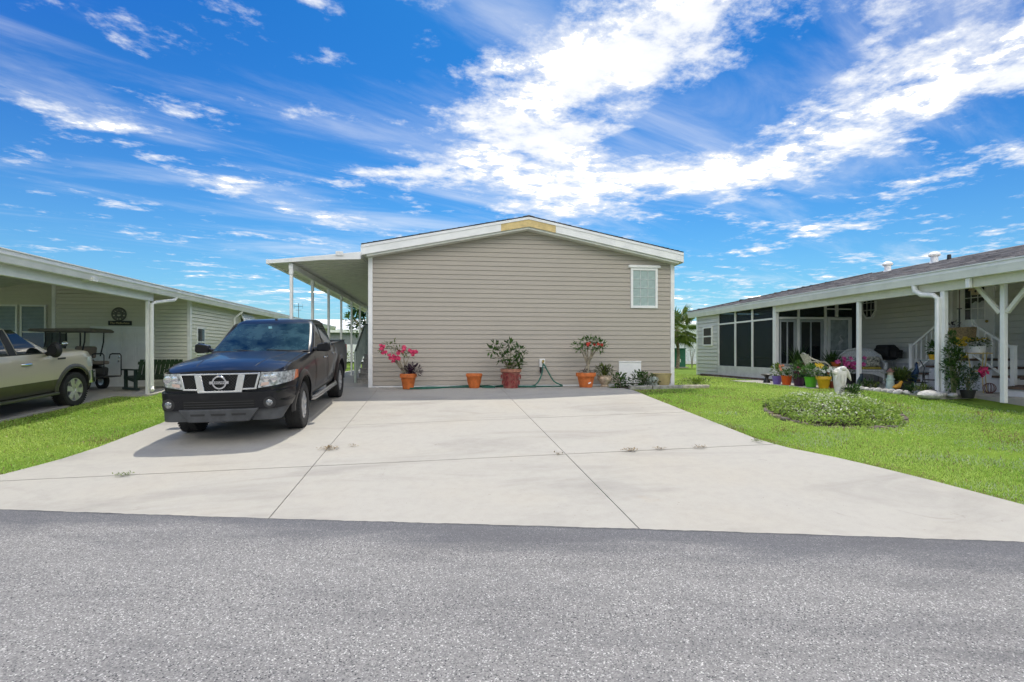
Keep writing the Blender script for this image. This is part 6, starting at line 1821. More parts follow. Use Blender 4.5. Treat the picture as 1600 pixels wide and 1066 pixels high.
# tall dark palms in the shade of the porch
for (px, X, h, label) in ((1248, 11.0, 1.0, 'dark feathery plant standing before the left sliding window'), (1300, 11.6, .85, 'dark feathery plant standing before the screen door')):
    t = potted('potted_palm', label, X, atpx(px, X), RZ, 'plain', .17, .3, PLASTIC)
    leaves_obj('fronds', blades(blades(MB(), (0, 0, .28), 60, h * .9, .03, .7), (0, 0, .28), 40, h, .03, .45), GREENLEAF, t)

# cream patio chair
def wicker_chair(loc, rz):
    t = thing('patio_chair', 'cream strap patio chair with curved arms and yellow seat by the bright pots', 'chair', loc, rz)
    cm = mat('cream_tube', (.68, .64, .50), .45, var=.03)
    arm = []
    for k in range(17):     # one continuous curved tube from arm to arm round the back
        a = PI * (-.15 + 1.30 * k / 16); arm.append((math.cos(a) * .30, .02 + math.sin(a) * .30 + (.12 if .2 < k / 16 < .8 else .06), .62 + .25 * max(0, math.sin(a)) ** 1.5))
    put('arm_rail', MB().tube(arm, .020, 8), cm, t, smooth=True)
    put('backrest', glass_quad([(-.22, .20, .40), (.22, .20, .40), (.27, .40, .84), (-.27, .40, .84)], .10, 10, 8, (0, 1, 0)), mat('cream_weave', (.60, .58, .47), .7, var=.12, vscale=40), t)
    put('seat', MB().lathe([(0, .40), (.25, .40), (.28, .425), (.25, .455), (0, .46)], 24), mat('yellow_seat', (.50, .42, .14), .7), t, smooth=True, angle=50)
    for (x, y) in ((-.22, -.20), (.22, -.20), (-.20, .20), (.20, .20)):
        put('leg', MB().tube([(x * .9, y * .9, .41), (x * 1.15, y * 1.15, 0)], .018, 8), cm, t)
    for sx in (-1, 1): put('arm_support', MB().tube([(sx * .20, -.22, .42), (sx * .27, -.16, .52), (arm[0 if sx > 0 else -1])], .018, 8), cm, t, smooth=True)
    return t
wicker_chair((10.65, on_x(1280, 600, 10.65).y, RZ), math.radians(75))

# white wicker love seat
ls = thing('wicker_loveseat', 'white wicker love seat with arched back and printed cushions beside the screen door', 'seat', (12.15, on_x(1344, 600, 12.15).y, RZ), math.radians(-38))
wk = mat('white_wicker', (.62, .63, .63), .6, var=.12, vscale=60, bump=.8, bscale=120)
arch = [(-.55, .22, .34), (-.57, .24, .58), (-.50, .27, .80), (-.30, .30, .96), (0, .31, 1.02), (.30, .30, .96), (.50, .27, .80), (.57, .24, .58), (.55, .22, .34)]
put('back_rim', MB().tube(arch, .035, 8), wk, ls, smooth=True)
bp = MB(); bp.add([(x, y + .01, z) for x, y, z in arch] + [(x, y + .04, z) for x, y, z in arch], [tuple(range(9)), tuple(range(9, 18))] + [(k, k + 1, 10 + k, 9 + k) for k in range(8)])
put('backrest', bp, wk, ls)
put('seat', MB().box(-.56, .56, -.28, .22, .33, .40), wk, ls, bevel=.02)
put('apron', MB().add([(-.54, -.285, .33), (-.54, -.285, .16), (-.3, -.285, .26), (0, -.285, .29), (.3, -.285, .26), (.54, -.285, .16), (.54, -.285, .33)], [tuple(range(7))]), wk, ls)
for sx in (-1, 1):
    put('arm', MB().tube([(sx * .56, .22, .62), (sx * .60, -.05, .60), (sx * .60, -.28, .56), (sx * .58, -.30, .40)], .05, 8).box(min(sx * .56, sx * .60), max(sx * .56, sx * .60), -.26, .20, .30, .58), wk, ls, smooth=True, angle=40)
    for y in (-.26, .2): put('leg', MB().tube([(sx * .54, y, .34), (sx * .56, y, 0)], .03, 8), wk, ls)
put('seat_cushion', MB().box(-.50, .50, -.26, .18, .402, .47), mat('mustard_cushion', (.42, .34, .06), .8, var=.1, vscale=12), ls, bevel=.03)
for sx, c in ((-.28, (.42, .44, .46)), (.05, (.33, .38, .40)), (.32, (.45, .44, .36))):
    put('throw_cushion', MB().cbox((sx, .10, .62), (.34, .11, .32), (-.3, 0, .1)), mat('printed_cushion_%d' % int(sx * 100), c, .8, var=.3, vscale=18), ls, bevel=.05)
# side table with orange pot, and pink flowers
t = thing('side_table', 'low dark side table with a pale top left of the love seat', 'table', (11.55, on_x(1312, 600, 11.55).y, RZ))
put('table_top', MB().box(-.38, .38, -.2, .2, .45, .48), mat('pale_wood', (.62, .50, .33), .7), t, bevel=.008)
for x in (-.33, .33):
    for y in (-.16, .16): put('leg', MB().box(x - .02, x + .02, y - .02, y + .02, 0, .45), BLACKMETAL, t)
t = potted('clay_bowl', 'low orange clay bowl with green plant on the side table', 11.50, on_x(1306, 600, 11.5).y, RZ + .482, 'bowl', .14, .13, TERRA)
leaves_obj('foliage', clump(MB(), (-.05, 0, .22), (.2, .18, .14), 120, .09, .04), GREENLEAF, t)
t = potted('flower_pot', 'spiky bright pink flowers standing in front of the love seat', 11.2, on_x(1326, 600, 11.2).y, RZ, 'plain', .13, .30, PLASTIC)
leaves_obj('foliage', clump(MB(), (0, 0, .42), (.15, .15, .14), 90, .09, .035), GREENLEAF, t)
fm = MB()
for k in range(26): bloom(fm, (R_.gauss(0, .14), R_.gauss(0, .10), .55 + R_.gauss(0, .09)), .075, 6)
leaves_obj('blossom', fm, MAGENTA, t)
# black hanging smoker by the wall
t = thing('wall_grill', 'black covered barrel grill with side handle against the grey porch wall', 'grill', (13.02, on_x(1385, 560, 13.02).y, 1.26))
put('drum', MB().lathe([(0, -.26), (.20, -.26), (.21, -.24), (.21, .24), (.20, .26), (0, .26)], 24, (0, 0, .26), 'y'), PLASTIC, t, smooth=True, angle=40)
put('hood', MB().box(-.18, .14, -.22, .22, .28, .50), PLASTIC, t, bevel=.05)
put('side_shelf', MB().box(-.16, .12, .262, .55, .05, .08), PLASTIC, t)
put('firebox', MB().box(-.14, .10, -.46, -.262, .12, .34).box(-.04, .0, -.58, -.462, .28, .34), PLASTIC, t, bevel=.02)
for y in (-.2, .2): put('leg', MB().tube([(0, y, .08), (-.05, y * 1.2, -.60)], .014, 6), mat('grey_leg', (.30, .31, .32), .5), t)

# lighthouse ornament, fern bowl, peacock and tables near the big post
px_ = lambda p, X: on_x(p, 600, X).y
t = thing('lighthouse_ornament', 'pale green garden lighthouse with brown cap at the edge of the porch', 'ornament', (10.30, px_(1391, 10.30), RZ))
t.scale = (.72, .72, .72)
put('tower', MB().lathe([(0, 0), (.15, 0), (.14, .03), (.105, .33), (.125, .35), (.125, .39), (.09, .39), (.085, .50), (0, .50)], 20), mat('sea_green_paint', (.40, .50, .44), .6, var=.08), t, smooth=True, angle=35)
put('lantern', MB().lathe([(.075, .50), (.075, .60), (0, .60)], 12), mat('lantern_cream', (.45, .36, .28), .5), t)
put('cap', MB().lathe([(.12, .60), (.10, .64), (.05, .70), (0, .73)], 16), mat('brown_cap', (.17, .08, .06), .6), t, smooth=True, angle=40)
t = potted('potted_fern', 'wide green fern in a dark bowl beside the garden lighthouse', 10.62, px_(1407, 10.62), RZ, 'bowl', .26, .22, PLASTIC)
leaves_obj('fronds', blades(clump(MB(), (0, 0, .34), (.34, .28, .18), 260, .10, .03), (0, 0, .18), 150, .48, .018, 1.3), FERNLEAF, t)
for (p, X, r, w_) in ((1397, 11.4, .16, 'leftmost'), (1405, 11.5, .15, 'middle'), (1414, 11.3, .16, 'rightmost')):
    t = thing('black_pot', w_ + ' of three rounded black pots behind the wide fern on the porch', 'flower pot', (X, px_(p, X), RZ), 0, 'black pots behind the fern')
    put('pot', MB().lathe([(0, 0), (r * .6, 0), (r, .14), (r * .95, .30), (r * .7, .40), (r * .75, .44), (r * .6, .44), (r * .55, .36), (0, .36)], 20), BLACKMETAL, t, smooth=True)
    put('soil', MB().disc((0, 0, .40), r * .58, 14), SOIL, t)
pc = thing('peacock_figure', 'blue metal peacock garden figure standing on thin legs on the porch', 'ornament', (10.85, px_(1429, 10.85), RZ))
pc.scale = (.78, .78, .78)
blue = mat('peacock_blue', (.02, .05, .11), .35, .5, var=.2, vscale=20); 
put('body', MB().tube([(0, -.02, .24), (0, .02, .32), (0, .0, .48), (0, -.06, .58), (0, -.08, .68), (0, -.05, .78), (0, -.08, .84)], [.02, .08, .095, .07, .038, .03, .035], 12), blue, pc, smooth=True)
put('beak', MB().tube([(0, -.10, .84), (0, -.17, .81)], [.018, .004], 6), mat('honey_wood', (.55, .40, .22), .7), pc)
put('tail', MB().add([(-.02, .0, .44), (.02, .0, .44), (.08, .20, .10), (0, .24, .06), (-.08, .20, .10)], [(0, 1, 2, 3, 4)]).add([(-.02, .03, .44), (.02, .03, .44), (.08, .23, .10), (0, .27, .06), (-.08, .23, .10)], [(0, 1, 2, 3, 4)]), mat('peacock_tail', (.02, .07, .08), .4, .4), pc)
for sx in (-1, 1): put('leg', MB().tube([(sx * .04, .01, .30), (sx * .06, .0, 0)], .010, 6), BLACKMETAL, pc)
def metal_table(X, p, h, label, w=.5):
    t = thing('plant_table', label, 'table', (X, px_(p, X), RZ))
    put('table_top', MB().lathe([(0, h - .02), (w / 2, h - .02), (w / 2 + .01, h - .01), (w / 2, h), (0, h)], 24), mat('glass_top', (.30, .34, .35), .15, coat=.6), t)
    for k in range(3):
        a = 2 * PI * k / 3 + .4; c, s_ = math.cos(a), math.sin(a)
        put('leg', MB().tube([(c * w * .45, s_ * w * .45, h - .02), (c * w * .30, s_ * w * .30, h * .75), (c * w * .34, s_ * w * .34, h * .35), (c * w * .5, s_ * w * .5, 0)], .011, 6), BLACKMETAL, t, smooth=True)
    put('ring', MB().tube([(math.cos(2 * PI * k / 20) * w * .33, math.sin(2 * PI * k / 20) * w * .33, h * .35) for k in range(21)], .009, 5), BLACKMETAL, t)
    return t
metal_table(11.15, 1457, .72, 'tall wrought metal table with glass top behind the downspout post')
metal_table(11.65, 1438, .42, 'low wrought metal table beside the blue peacock', .42)
t = potted('flower_pot', 'yellow pot with magenta flowers on the tall metal table', 11.15, px_(1460, 11.15), RZ + .722, 'plain', .12, .12, mat('yellow_plastic', (.66, .38, .02), .4))
leaves_obj('foliage', clump(MB(), (0, 0, .26), (.17, .15, .16), 150, .09, .045), GREENLEAF, t)
fm = MB()
for k in range(7): bloom(fm, (R_.uniform(-.05, .14), R_.uniform(-.14, .0), .34 + R_.uniform(-.08, .1)), .05)
leaves_obj('blossom', fm, MAGENTA, t)
# small low plants and ornaments behind the stones
for (p, X, lab, m, h) in ((1353, 10.12, 'small dark leafy sprig by the slim porch post', GREENLEAF, .30), (1367, 10.15, 'low yellow green sprig between the slim post and the lighthouse', FERNLEAF, .22), (1422, 10.10, 'low green clump behind the white edging stones', GREENLEAF, .24), (1444, 10.05, 'low green clump next to the white shell shaped rock', FERNLEAF, .26)):
    t = thing('small_plant', lab, 'plant', (X, px_(p, X), RZ))
    leaves_obj('foliage', blades(clump(MB(), (0, 0, h * .4), (.16, .14, h * .4), 90, .07, .03), (0, 0, 0), 40, h, .014), m, t)
    stems(t, (0, 0, 0), [(.03, 0, h * .7), (-.04, .02, h * .6)], .006, .003)
t = thing('bird_ornament', 'small dark blue bird ornament at the foot of the slim porch post', 'ornament', (10.22, px_(1344, 10.22), RZ))
put('body', MB().tube([(0, .10, .02), (0, .05, .10), (0, 0, .20), (0, -.04, .30), (0, -.03, .36)], [.03, .05, .06, .035, .03], 10), mat('slate_bird', (.03, .05, .07), .4), t, smooth=True)
put('beak', MB().tube([(0, -.05, .36), (0, -.10, .35)], [.012, .003], 6), PLASTIC, t)
t = thing('orange_ornament', 'small orange bird ornament beside the fern bowl', 'ornament', (10.18, px_(1402, 10.18), RZ))
put('body', MB().tube([(-.12, 0, .10), (-.05, 0, .10), (.03, 0, .12), (.09, 0, .20), (.12, 0, .22)], [.012, .05, .055, .03, .028], 10), mat('orange_bird', (.62, .30, .03), .5), t, smooth=True)
put('base', MB().lathe([(0, 0), (.08, 0), (.06, .05), (0, .06)], 14), mat('brown_cap', (.17, .08, .06), .6), t)
# white edging stones
WST = [mat('pale_stone_%d' % k, c, .9, var=.12, vscale=9, bump=.6) for k, c in enumerate(((.48, .46, .43), (.40, .39, .37), (.55, .53, .50)))]
wst = thing('stone_edging', 'row of pale rounded stones along the porch slab edge behind the lawn', 'edging', (9.90, 11.0, .62))
for k in range(17):
    y = 12.1 - k * .17; b = MB().ball((0, 0, 0), .1, 10, 6, (R_.uniform(.7, 1.0), R_.uniform(.8, 1.1), R_.uniform(.5, .75)))
    s_ = put('stone', b, WST[k % 3], wst, smooth=True); s_.location = (R_.uniform(-.03, .03) + (.03 if k < 12 else .09 * (k - 11)), y - 11.0, .02); s_.rotation_euler = (R_.uniform(-.3, .3), R_.uniform(-.3, .3), R_.uniform(0, 3))
t = thing('shell_rock', 'flat white shell shaped rock lying on the grass below the downspout', 'rock', (9.98, 9.52, .60))
put('rock', MB().ball((0, 0, .04), .24, 18, 8, (.95, .8, .42)), WST[2], t, smooth=True)
put('pebble', MB().ball((.20, .1, .08), .07, 10, 6, (1, 1, .9)), PLASTIC, t, smooth=True)
# rose bush and potted rose at the corner
t = thing('rose_bush', 'tall dark green climbing rose bush in front of the porch landing', 'shrub', (10.42, 9.42, .58))
t.scale = (.72, .72, .92)
tips = [(R_.uniform(-.25, .25), R_.uniform(-.15, .15), R_.uniform(.8, 1.35)) for _ in range(9)] + [(-.05, 0, 1.5), (.05, .02, 1.42)]
stems(t, (0, 0, 0), tips, .02, .006, mat('rose_cane', (.12, .13, .06), .8))
fo = MB()
for (x, y, z, r, n) in ((-.05, 0, 1.38, .13, 90), (.02, 0, 1.15, .20, 160), (-.12, 0, .95, .20, 170), (.13, 0, .88, .22, 190), (-.14, 0, .68, .20, 150), (.08, 0, .58, .24, 190), (-.06, 0, .36, .2, 110), (.2, 0, .4, .16, 80)): clump(fo, (x, y, z), (r, r * .8, r), n, .085, .05)
leaves_obj('foliage', fo, GREENLEAF, t)
t = potted('potted_rose', 'leggy rose with a magenta bloom in a black pot beside the tall rose bush', 10.66, 9.33, .58, 'plain', .17, .20, PLASTIC)
t.scale = (.8, .8, .85)
tips = [(R_.uniform(-.3, .3), R_.uniform(-.2, .2), R_.uniform(.4, .75)) for _ in range(8)] + [(.30, -.05, .70)]
stems(t, (0, 0, .16), tips, .010, .004, mat('rose_cane', (.12, .13, .06), .8))
fo = MB()
for p in tips: clump(fo, p, .13, 34, .07, .045)
clump(fo, (0, 0, .36), (.28, .22, .2), 130, .07, .045)
leaves_obj('foliage', fo, leaf_mat('rose_leaf', (.03, .07, .03), (.10, .16, .09)), t)
fm = MB()
for k in range(12): bloom(fm, (.34 + R_.gauss(0, .06), -.08 + R_.gauss(0, .04), .64 + R_.gauss(0, .05)), .065, 7)
leaves_obj('blossom', fm, leaf_mat('rose_petal', (.50, .01, .09), (.70, .06, .22), .3), t)
# yellow wire plant stand with a white pot of mums, planter box on the railing
t = thing('plant_stand', 'yellow wire plant stand in front of the white porch steps', 'plant stand', (11.75, px_(1530, 11.75), .63))
yw = mat('yellow_wire', (.55, .42, .16), .5)
for h, r in ((.88, .22), (.48, .16)):
    put('shelf', MB().lathe([(0, h - .015), (r, h - .015), (r, h), (0, h)], 20).tube([(math.cos(2 * PI * k / 20) * r, math.sin(2 * PI * k / 20) * r, h) for k in range(21)], .010, 5), yw, t)
for k in range(3):
    a = 2 * PI * k / 3; put('leg', MB().tube([(math.cos(a) * .20, math.sin(a) * .20, .9), (math.cos(a) * .14, math.sin(a) * .14, .48), (math.cos(a) * .20, math.sin(a) * .20, 0)], .010, 6), yw, t)
t = potted('potted_mum', 'low bushy yellow green mum in a white pot on the plant stand', 11.75, px_(1528, 11.75), .63 + .882, 'plain', .15, .15, WHITE2)
leaves_obj('foliage', clump(MB(), (0, 0, .22), (.22, .2, .12), 220, .06, .035), GREENLEAF, t)
fm = MB()
for k in range(30): bloom(fm, (R_.gauss(0, .11), R_.gauss(0, .09) - .05, .30 + R_.uniform(-.04, .04)), .022, 6, (0, -.5, 1))
leaves_obj('blossom', fm, YELP, t)
t = thing('gourd', 'round yellow gourd resting on the edge of the brown landing', 'gourd', (12.28, px_(1508, 12.28), 1.386))
put('gourd_body', MB().ball((0, 0, .075), .085, 14, 9, (1.1, 1, .88)), mat('gourd_yellow', (.68, .48, .03), .5), t, smooth=True); put('stalk', MB().tube([(0, 0, .14), (.02, 0, .19)], [.014, .01], 6), BARK, t)
t = thing('planter_box', 'tan woven planter box with yellow flowers hung on the landing railing', 'planter', (12.12, px_(1497, 12.12), 1.78))
put('box', MB().add([(-.12, -.32, 0), (.10, -.32, 0), (.10, .32, 0), (-.12, .32, 0), (-.16, -.36, .34), (.10, -.36, .34), (.10, .36, .34), (-.16, .36, .34)], [(0, 3, 2, 1), (0, 1, 5, 4), (1, 2, 6, 5), (2, 3, 7, 6), (3, 0, 4, 7)]), mat('tan_weave', (.36, .25, .13), .8, var=.15, vscale=30, bump=.8), t)
put('soil', MB().box(-.14, .09, -.33, .33, .26, .30), SOIL, t)
leaves_obj('foliage', clump(MB(), (-.06, .1, .38), (.12, .2, .12), 60, .09, .03), PURPLELEAF, t)
fm = MB()
for k in range(9): bloom(fm, (-.15 + R_.uniform(-.05, .05), -.16 + R_.gauss(0, .12), .02 + R_.gauss(0, .05)), .06, 7, (-.8, -.4, .3))
leaves_obj('blossom', fm, YELP, t)
t = thing('hanging_chime', 'thin dark wind chime hanging from the porch beam beside the front door', 'wind chime', (12.0, px_(1499, 12.0), 1.95))
put('cord', MB().tube([(0, 0, .6), (0, 0, rceil(12.0) - 1.95)], .008, 5), mat('dark_red_cord', (.10, .03, .03), .7), t)
put('chime_rod', MB().tube([(0, 0, 0), (0, 0, .6)], .016, 6), BLACKMETAL, t); put('top_disc', MB().lathe([(0, .60), (.05, .60), (.05, .62), (0, .62)], 12), BLACKMETAL, t)
t = thing('wire_ornament', 'small brown wire ball ornament at the foot of the white porch steps', 'ornament', (11.7, px_(1546, 11.7), .63))
wb = MB()
for k in range(6): wb.tube([(math.cos(2 * PI * j / 16) * .11 * math.cos(k * PI / 6), math.cos(2 * PI * j / 16) * .11 * math.sin(k * PI / 6), .12 + math.sin(2 * PI * j / 16) * .11) for j in range(17)], .006, 4)
put('wires', wb, mat('rust_wire', (.16, .07, .05), .8), t); put('base', MB().lathe([(0, 0), (.06, 0), (.05, .02), (0, .02)], 12), mat('rust_wire', (.16, .07, .05), .8), t)
# furniture seen dimly through the porch screens
for (p, X, label) in ((1156, 12.0, 'pale folding chair seen dimly through the rightmost porch screen'), ):
    t = thing('folding_chair', 'pale folding chair seen dimly through the porch screens', 'chair', (11.6, 16.6, BASEZ + .03), math.radians(-60))
    fcm = mat('pale_fabric', (.55, .55, .52), .7)
    put('backrest', MB().cbox((0, .20, .72), (.5, .03, .6), (-.25, 0, 0)), fcm, t); put('seat', MB().box(-.25, .25, -.25, .2, .40, .44), fcm, t, bevel=.01)
    for x in (-.24, .24):
        for a, b in (((x, -.24, 0), (x, .16, .55)), ((x, .22, 0), (x, -.2, .42))): put('leg', MB().bar(a, b, .025), GREYPLASTIC, t)
t = thing('round_table', 'dark round table inside the screened porch', 'table', (11.4, 17.9, BASEZ + .03))
put('table_top', MB().lathe([(0, .66), (.55, .66), (.55, .70), (0, .70)], 28), PLASTIC, t); put('pedestal', MB().lathe([(.25, 0), (.06, .08), (.05, .66)], 16), PLASTIC, t)

# ------------------------------------------------------------------ beyond the right corner: palm, utility box, sapling
pm = thing('palm_tree', 'fan palm standing between the tan house and the grey shed', 'tree', (13.55, 29.0, .6))
put('trunk', MB().tube([(0, 0, 0), (.06, 0, .8), (.0, 0, 1.6), (-.03, 0, 2.3)], [.11, .09, .085, .10], 12), mat('palm_trunk', (.22, .18, .13), .9, var=.2, vscale=10, bump=.7), pm, smooth=True)
PALM = leaf_mat('palm_leaf', (.055, .11, .015), (.20, .27, .05), .3)
for k in range(30):
    a = 2 * PI * k / 30 * 3.1 + R_.uniform(-.2, .2); el = R_.uniform(-.95, 1.2); c, s_ = math.cos(a), math.sin(a)
    o0 = Vector((-.03, 0, 2.35)); d = Vector((c * math.cos(el), s_ * math.cos(el), math.sin(el))); tip = o0 + d * R_.uniform(.65, .95)
    fr = MB(); u = d.cross((0, 0, 1)).normalized(); w = u.cross(d)
    for j in range(22):
        b = -1.9 + 3.8 * j / 21; dd_ = (d * math.cos(b) + u * math.sin(b) + Vector((0, 0, -.35 * abs(b) / 1.9 - .15))).normalized()
        fr.leaf(tip, dd_, w, R_.uniform(.75, 1.0) * (1 - .2 * abs(b) / 1.9), .065, R_.random(), .2)
    fo = leaves_obj('frond', fr, PALM, pm)
    put('frond_stalk', MB().tube([o0, o0.lerp(tip, .5) + Vector((0, 0, .04)), tip], .014, 5), mat('palm_stalk', (.22, .25, .08), .7), fo)
t = thing('utility_box', 'dark green utility box behind the tan house on the bright lawn', 'utility box', (14.15, 30.4, .60))
put('cabinet', MB().box(-.42, .42, -.35, .35, .06, 1.15), mat('utility_green', (.01, .13, .075), .5), t, bevel=.02)
put('lid', MB().box(-.45, .45, -.39, .37, 1.152, 1.22), mat('utility_green', (.01, .13, .075), .5), t, bevel=.02); put('pad', MB().box(-.55, .55, -.48, .48, 0, .058), CONC, t)
put('label_plate', MB().box(-.1, .1, -.36, -.352, .35, .55), WHITE, t)
t = thing('sapling', 'thin bare sapling in front of the distant white house', 'tree', (15.2, 30.5, .6))
stems(t, (0, 0, 0), [(.1, 0, 1.6), (-.2, 0, 1.5), (.25, 0, 1.3), (-.1, .1, 1.2)], .025, .008, BARK, 'branch')
leaves_obj('foliage', clump(MB(), (0, 0, 1.25), (.3, .25, .45), 90, .10, .04), FERNLEAF, t)
# behind the carport: hedge, bin, antenna, trees
t = thing('hedge_shrub', 'bright green shrub on the lawn behind the carport posts', 'shrub', (-7.4, 37.0, .6))
leaves_obj('foliage', clump(MB(), (0, 0, .5), (1.1, .6, .55), 500, .16, .09), LIMELEAF, t); stems(t, (0, 0, 0), [(-.4, 0, .6), (.4, 0, .6)], .03, .01)
t = thing('wheelie_bin', 'dark green bin beside the distant blue grey house', 'bin', (-5.9, 41.0, .6))
put('bin_body', MB().add([(-.5, -.4, 0), (.5, -.4, 0), (.5, .4, 0), (-.5, .4, 0), (-.6, -.5, 1.4), (.6, -.5, 1.4), (.6, .5, 1.4), (-.6, .5, 1.4)], [(0, 3, 2, 1), (4, 5, 6, 7), (0, 1, 5, 4), (1, 2, 6, 5), (2, 3, 7, 6), (3, 0, 4, 7)]), mat('utility_green', (.01, .13, .075), .5), t)
put('lid', MB().box(-.64, .64, -.55, .55, 1.402, 1.48), PLASTIC, t)
t = thing('aerial_mast', 'thin television aerial mast rising behind the left house roof', 'aerial', (-15.8, 57, .6))
t.scale = (.6, .6, .82)
put('mast', MB().tube([(0, 0, 0), (0, 0, 7.6)], .05, 6), GREYPLASTIC, t)
put('crossbar', MB().bar((-.7, 0, 7.2), (.7, 0, 7.2), .05).bar((-.45, 0, 6.7), (.45, 0, 6.7), .04).bar((-.7, 0, 6.9), (-.7, 0, 7.5), .03).bar((.7, 0, 6.9), (.7, 0, 7.5), .03), GREYPLASTIC, t)
def far_tree(X, Y, h, r, label):
    t = thing('shade_tree', label, 'tree', (X, Y, .6), 0, 'trees behind the houses')
    put('trunk', MB().tube([(0, 0, 0), (.1, 0, h * .35), (0, 0, h * .6)], [.22, .17, .10], 8), BARK, t, smooth=True)
    for k in range(4):
        a = 2 * PI * k / 4 + .4; put('branch', MB().tube([(.05, 0, h * .4), (math.cos(a) * r * .35, math.sin(a) * r * .35, h * .6), (math.cos(a) * r * .6, math.sin(a) * r * .6, h * .75)], [.09, .06, .03], 6), BARK, t)
    fo = MB()
    for k in range(16):
        a = R_.uniform(0, 2 * PI); rr = r * R_.uniform(.1, .75); clump(fo, (math.cos(a) * rr, math.sin(a) * rr, h * R_.uniform(.55, .92)), (r * .36, r * .36, r * .26), 90, .34, .16)
    leaves_obj('crown', fo, GREENLEAF, t)
far_tree(-5.2, 34.5, 4.6, 1.8, 'leafy tree behind the porch stairs at the end of the carport')
far_tree(-24.5, 70, 5.2, 3.0, 'small dark tree top showing over the distant roof')
far_tree(25.5, 60, 6.0, 3.2, 'tree behind the distant white house')

# ------------------------------------------------------------------ left: golf cart and green garden seats
gx, gy = -9.88, 14.9
gc_ = thing('golf_cart', 'black golf cart with tan canopy and seats parked before the white double doors', 'golf cart', (gx, gy, gz(gx, gy) + .02))
gc_.scale = (.64, .8, .95)
CART = paint('cart_black', (.008, .009, .010), metal=.2); TANS = mat('tan_vinyl_seat', (.20, .165, .13), .6, var=.06); CAN = mat('taupe_canopy', (.17, .145, .12), .6, var=.05)
put('body', MB().prism([(-1.15, .30), (1.0, .30), (1.05, .62), (.62, .72), (.10, .72), (-.05, .42), (-.45, .42), (-.60, .78), (-1.05, .85), (-1.2, .55)], 'y', -.50, .50), CART, gc_, bevel=.05)
put('canopy', MB().prism([(-1.08, 1.70), (1.10, 1.72), (1.22, 1.66), (1.18, 1.62), (-1.10, 1.62), (-1.2, 1.65)], 'y', -.56, .56), CAN, gc_, bevel=.03)
for (x0, x1) in ((-.60, -.78), (-.06, -.10), (.86, .72), ):
    for y in (-.46, .46):
        put('strut', MB().tube([(x0 if x0 > 0 else x0, y, 1.63), (x0 * .98, y, 1.35), (x1, y, .95 if x0 > .5 else .75)], .025, 8), BLACKMETAL, gc_, smooth=True)
put('seat', MB().box(-.02, .50, -.48, .48, .74, .86), TANS, gc_, bevel=.04)
put('backrest', MB().cbox((.52, 0, 1.06), (.14, .94, .34), (0, .18, 0)), TANS, gc_, bevel=.05)
put('rear_seat', MB().box(.58, 1.08, -.48, .48, .72, .82), TANS, gc_, bevel=.04)
put('rear_platform', MB().box(1.05, 1.55, -.45, .45, .36, .40), BLACKMETAL, gc_, bevel=.01)
for y in (-.44, .44): put('grab_bar', MB().tube([(1.08, y, .88), (1.12, y, 1.00), (1.20, y, 1.02), (1.50, y, 1.02), (1.55, y, .97), (1.55, y, .40)], .020, 8), BLACKMETAL, gc_, smooth=True)
put('grab_bar', MB().tube([(1.10, -.44, .72), (1.55, -.44, .72)], .018, 8), BLACKMETAL, gc_)
put('windshield', MB().add([(-.62, -.44, .85), (-.62, .44, .85), (-.60, .44, 1.6), (-.60, -.44, 1.6)], [(0, 1, 2, 3)]), SIDEGLASS, gc_)
put('steering_wheel', MB().tube([(-.38 + .06 * math.cos(2 * PI * k / 20), -.22 + .16 * math.sin(2 * PI * k / 20), 1.02 + .12 * math.cos(2 * PI * k / 20)) for k in range(21)], .014, 6).tube([(-.55, -.22, .84), (-.38, -.22, 1.02)], .02, 6), PLASTIC, gc_)
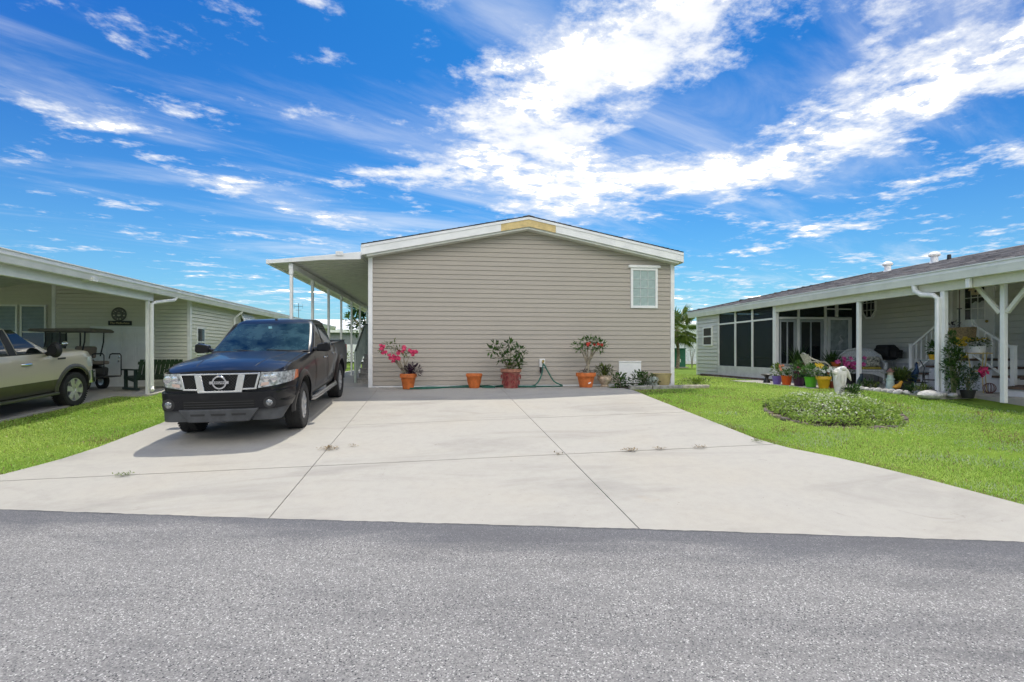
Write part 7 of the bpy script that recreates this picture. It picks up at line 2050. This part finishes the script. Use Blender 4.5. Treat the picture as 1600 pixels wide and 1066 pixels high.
put('mirror', MB().ball((.16, -.50, 1.30), .10, 12, 8, (1.2, .5, .8)).tube([(-.07, -.47, 1.26), (.10, -.50, 1.28)], .015, 6), CHROME, gc_, smooth=True)
for x in (-.82, .80):
    for y in (-.46, .46):
        w = sub('wheel', gc_, (x, y, .24)); h = .10
        put('tyre', MB().lathe([(.12, -h), (.20, -h), (.235, -h * .7), (.24, 0), (.235, h * .7), (.20, h), (.12, h)], 28, (0, 0, 0), 'y'), RUBBER, w, smooth=True, angle=40)
        put('rim', MB().lathe([(0, -h * .5), (.06, -h * .7), (.125, -h * .8), (.125, h * .8), (.06, h * .7), (0, h * .5)], 20, (0, 0, 0), 'y'), mat('alloy', (.62, .63, .65), .3, .9), w, smooth=True)
DG = DARKWOOD
def adirondack(name, label, loc, rz, width, glider=False):
    t = thing(name, label, 'garden seat', loc, rz)
    w = width / 2
    for sx in (-1, 1):
        x = sx * w
        put('leg', MB().box(x - .03, x + .03, -.36, -.24, .0, .56), DG, t, bevel=.006); put('leg', MB().box(x - .03, x + .03, .24, .36, .0, .56), DG, t, bevel=.006)
        put('runner', MB().box(x - .04, x + .04, -.45, .45, .0, .06), DG, t, bevel=.01)
        put('arm', MB().box(x - .08, x + .08, -.45, .40, .562, .60), DG, t, bevel=.012)
        put('side_rail', MB().bar((x, -.38, .36), (x, .36, .26), .05, .10), DG, t)
    n = max(5, int(width / .105))
    for k in range(6): put('seat_slat', MB().cbox((0, -.33 + k * .105, .38 - k * .018), (width, .092, .022), (-.17, 0, 0)), DG, t)
    for k in range(n):
        x = -w + .05 + (width - .10) * k / (n - 1); hgt = .62 + (.05 * math.sin(PI * k / (n - 1)) if not glider else 0)
        put('back_slat', MB().cbox((x, .34 + .12, .28 + hgt / 2), ((width - .1) / (n - 1) * .82, .022, hgt), (-.36, 0, 0)), DG, t)
    for zz in (.40, .78): put('back_rail', MB().cbox((0, .32 + zz * .26, zz), (width + .06, .035, .08), (-.36, 0, 0)), DG, t)
    return t
adirondack('glider_bench', 'dark green slatted glider bench behind the white carport post of the left house', (-7.98, 15.05, .55), math.radians(-128), 1.15, True).scale = (.9, .9, .9)
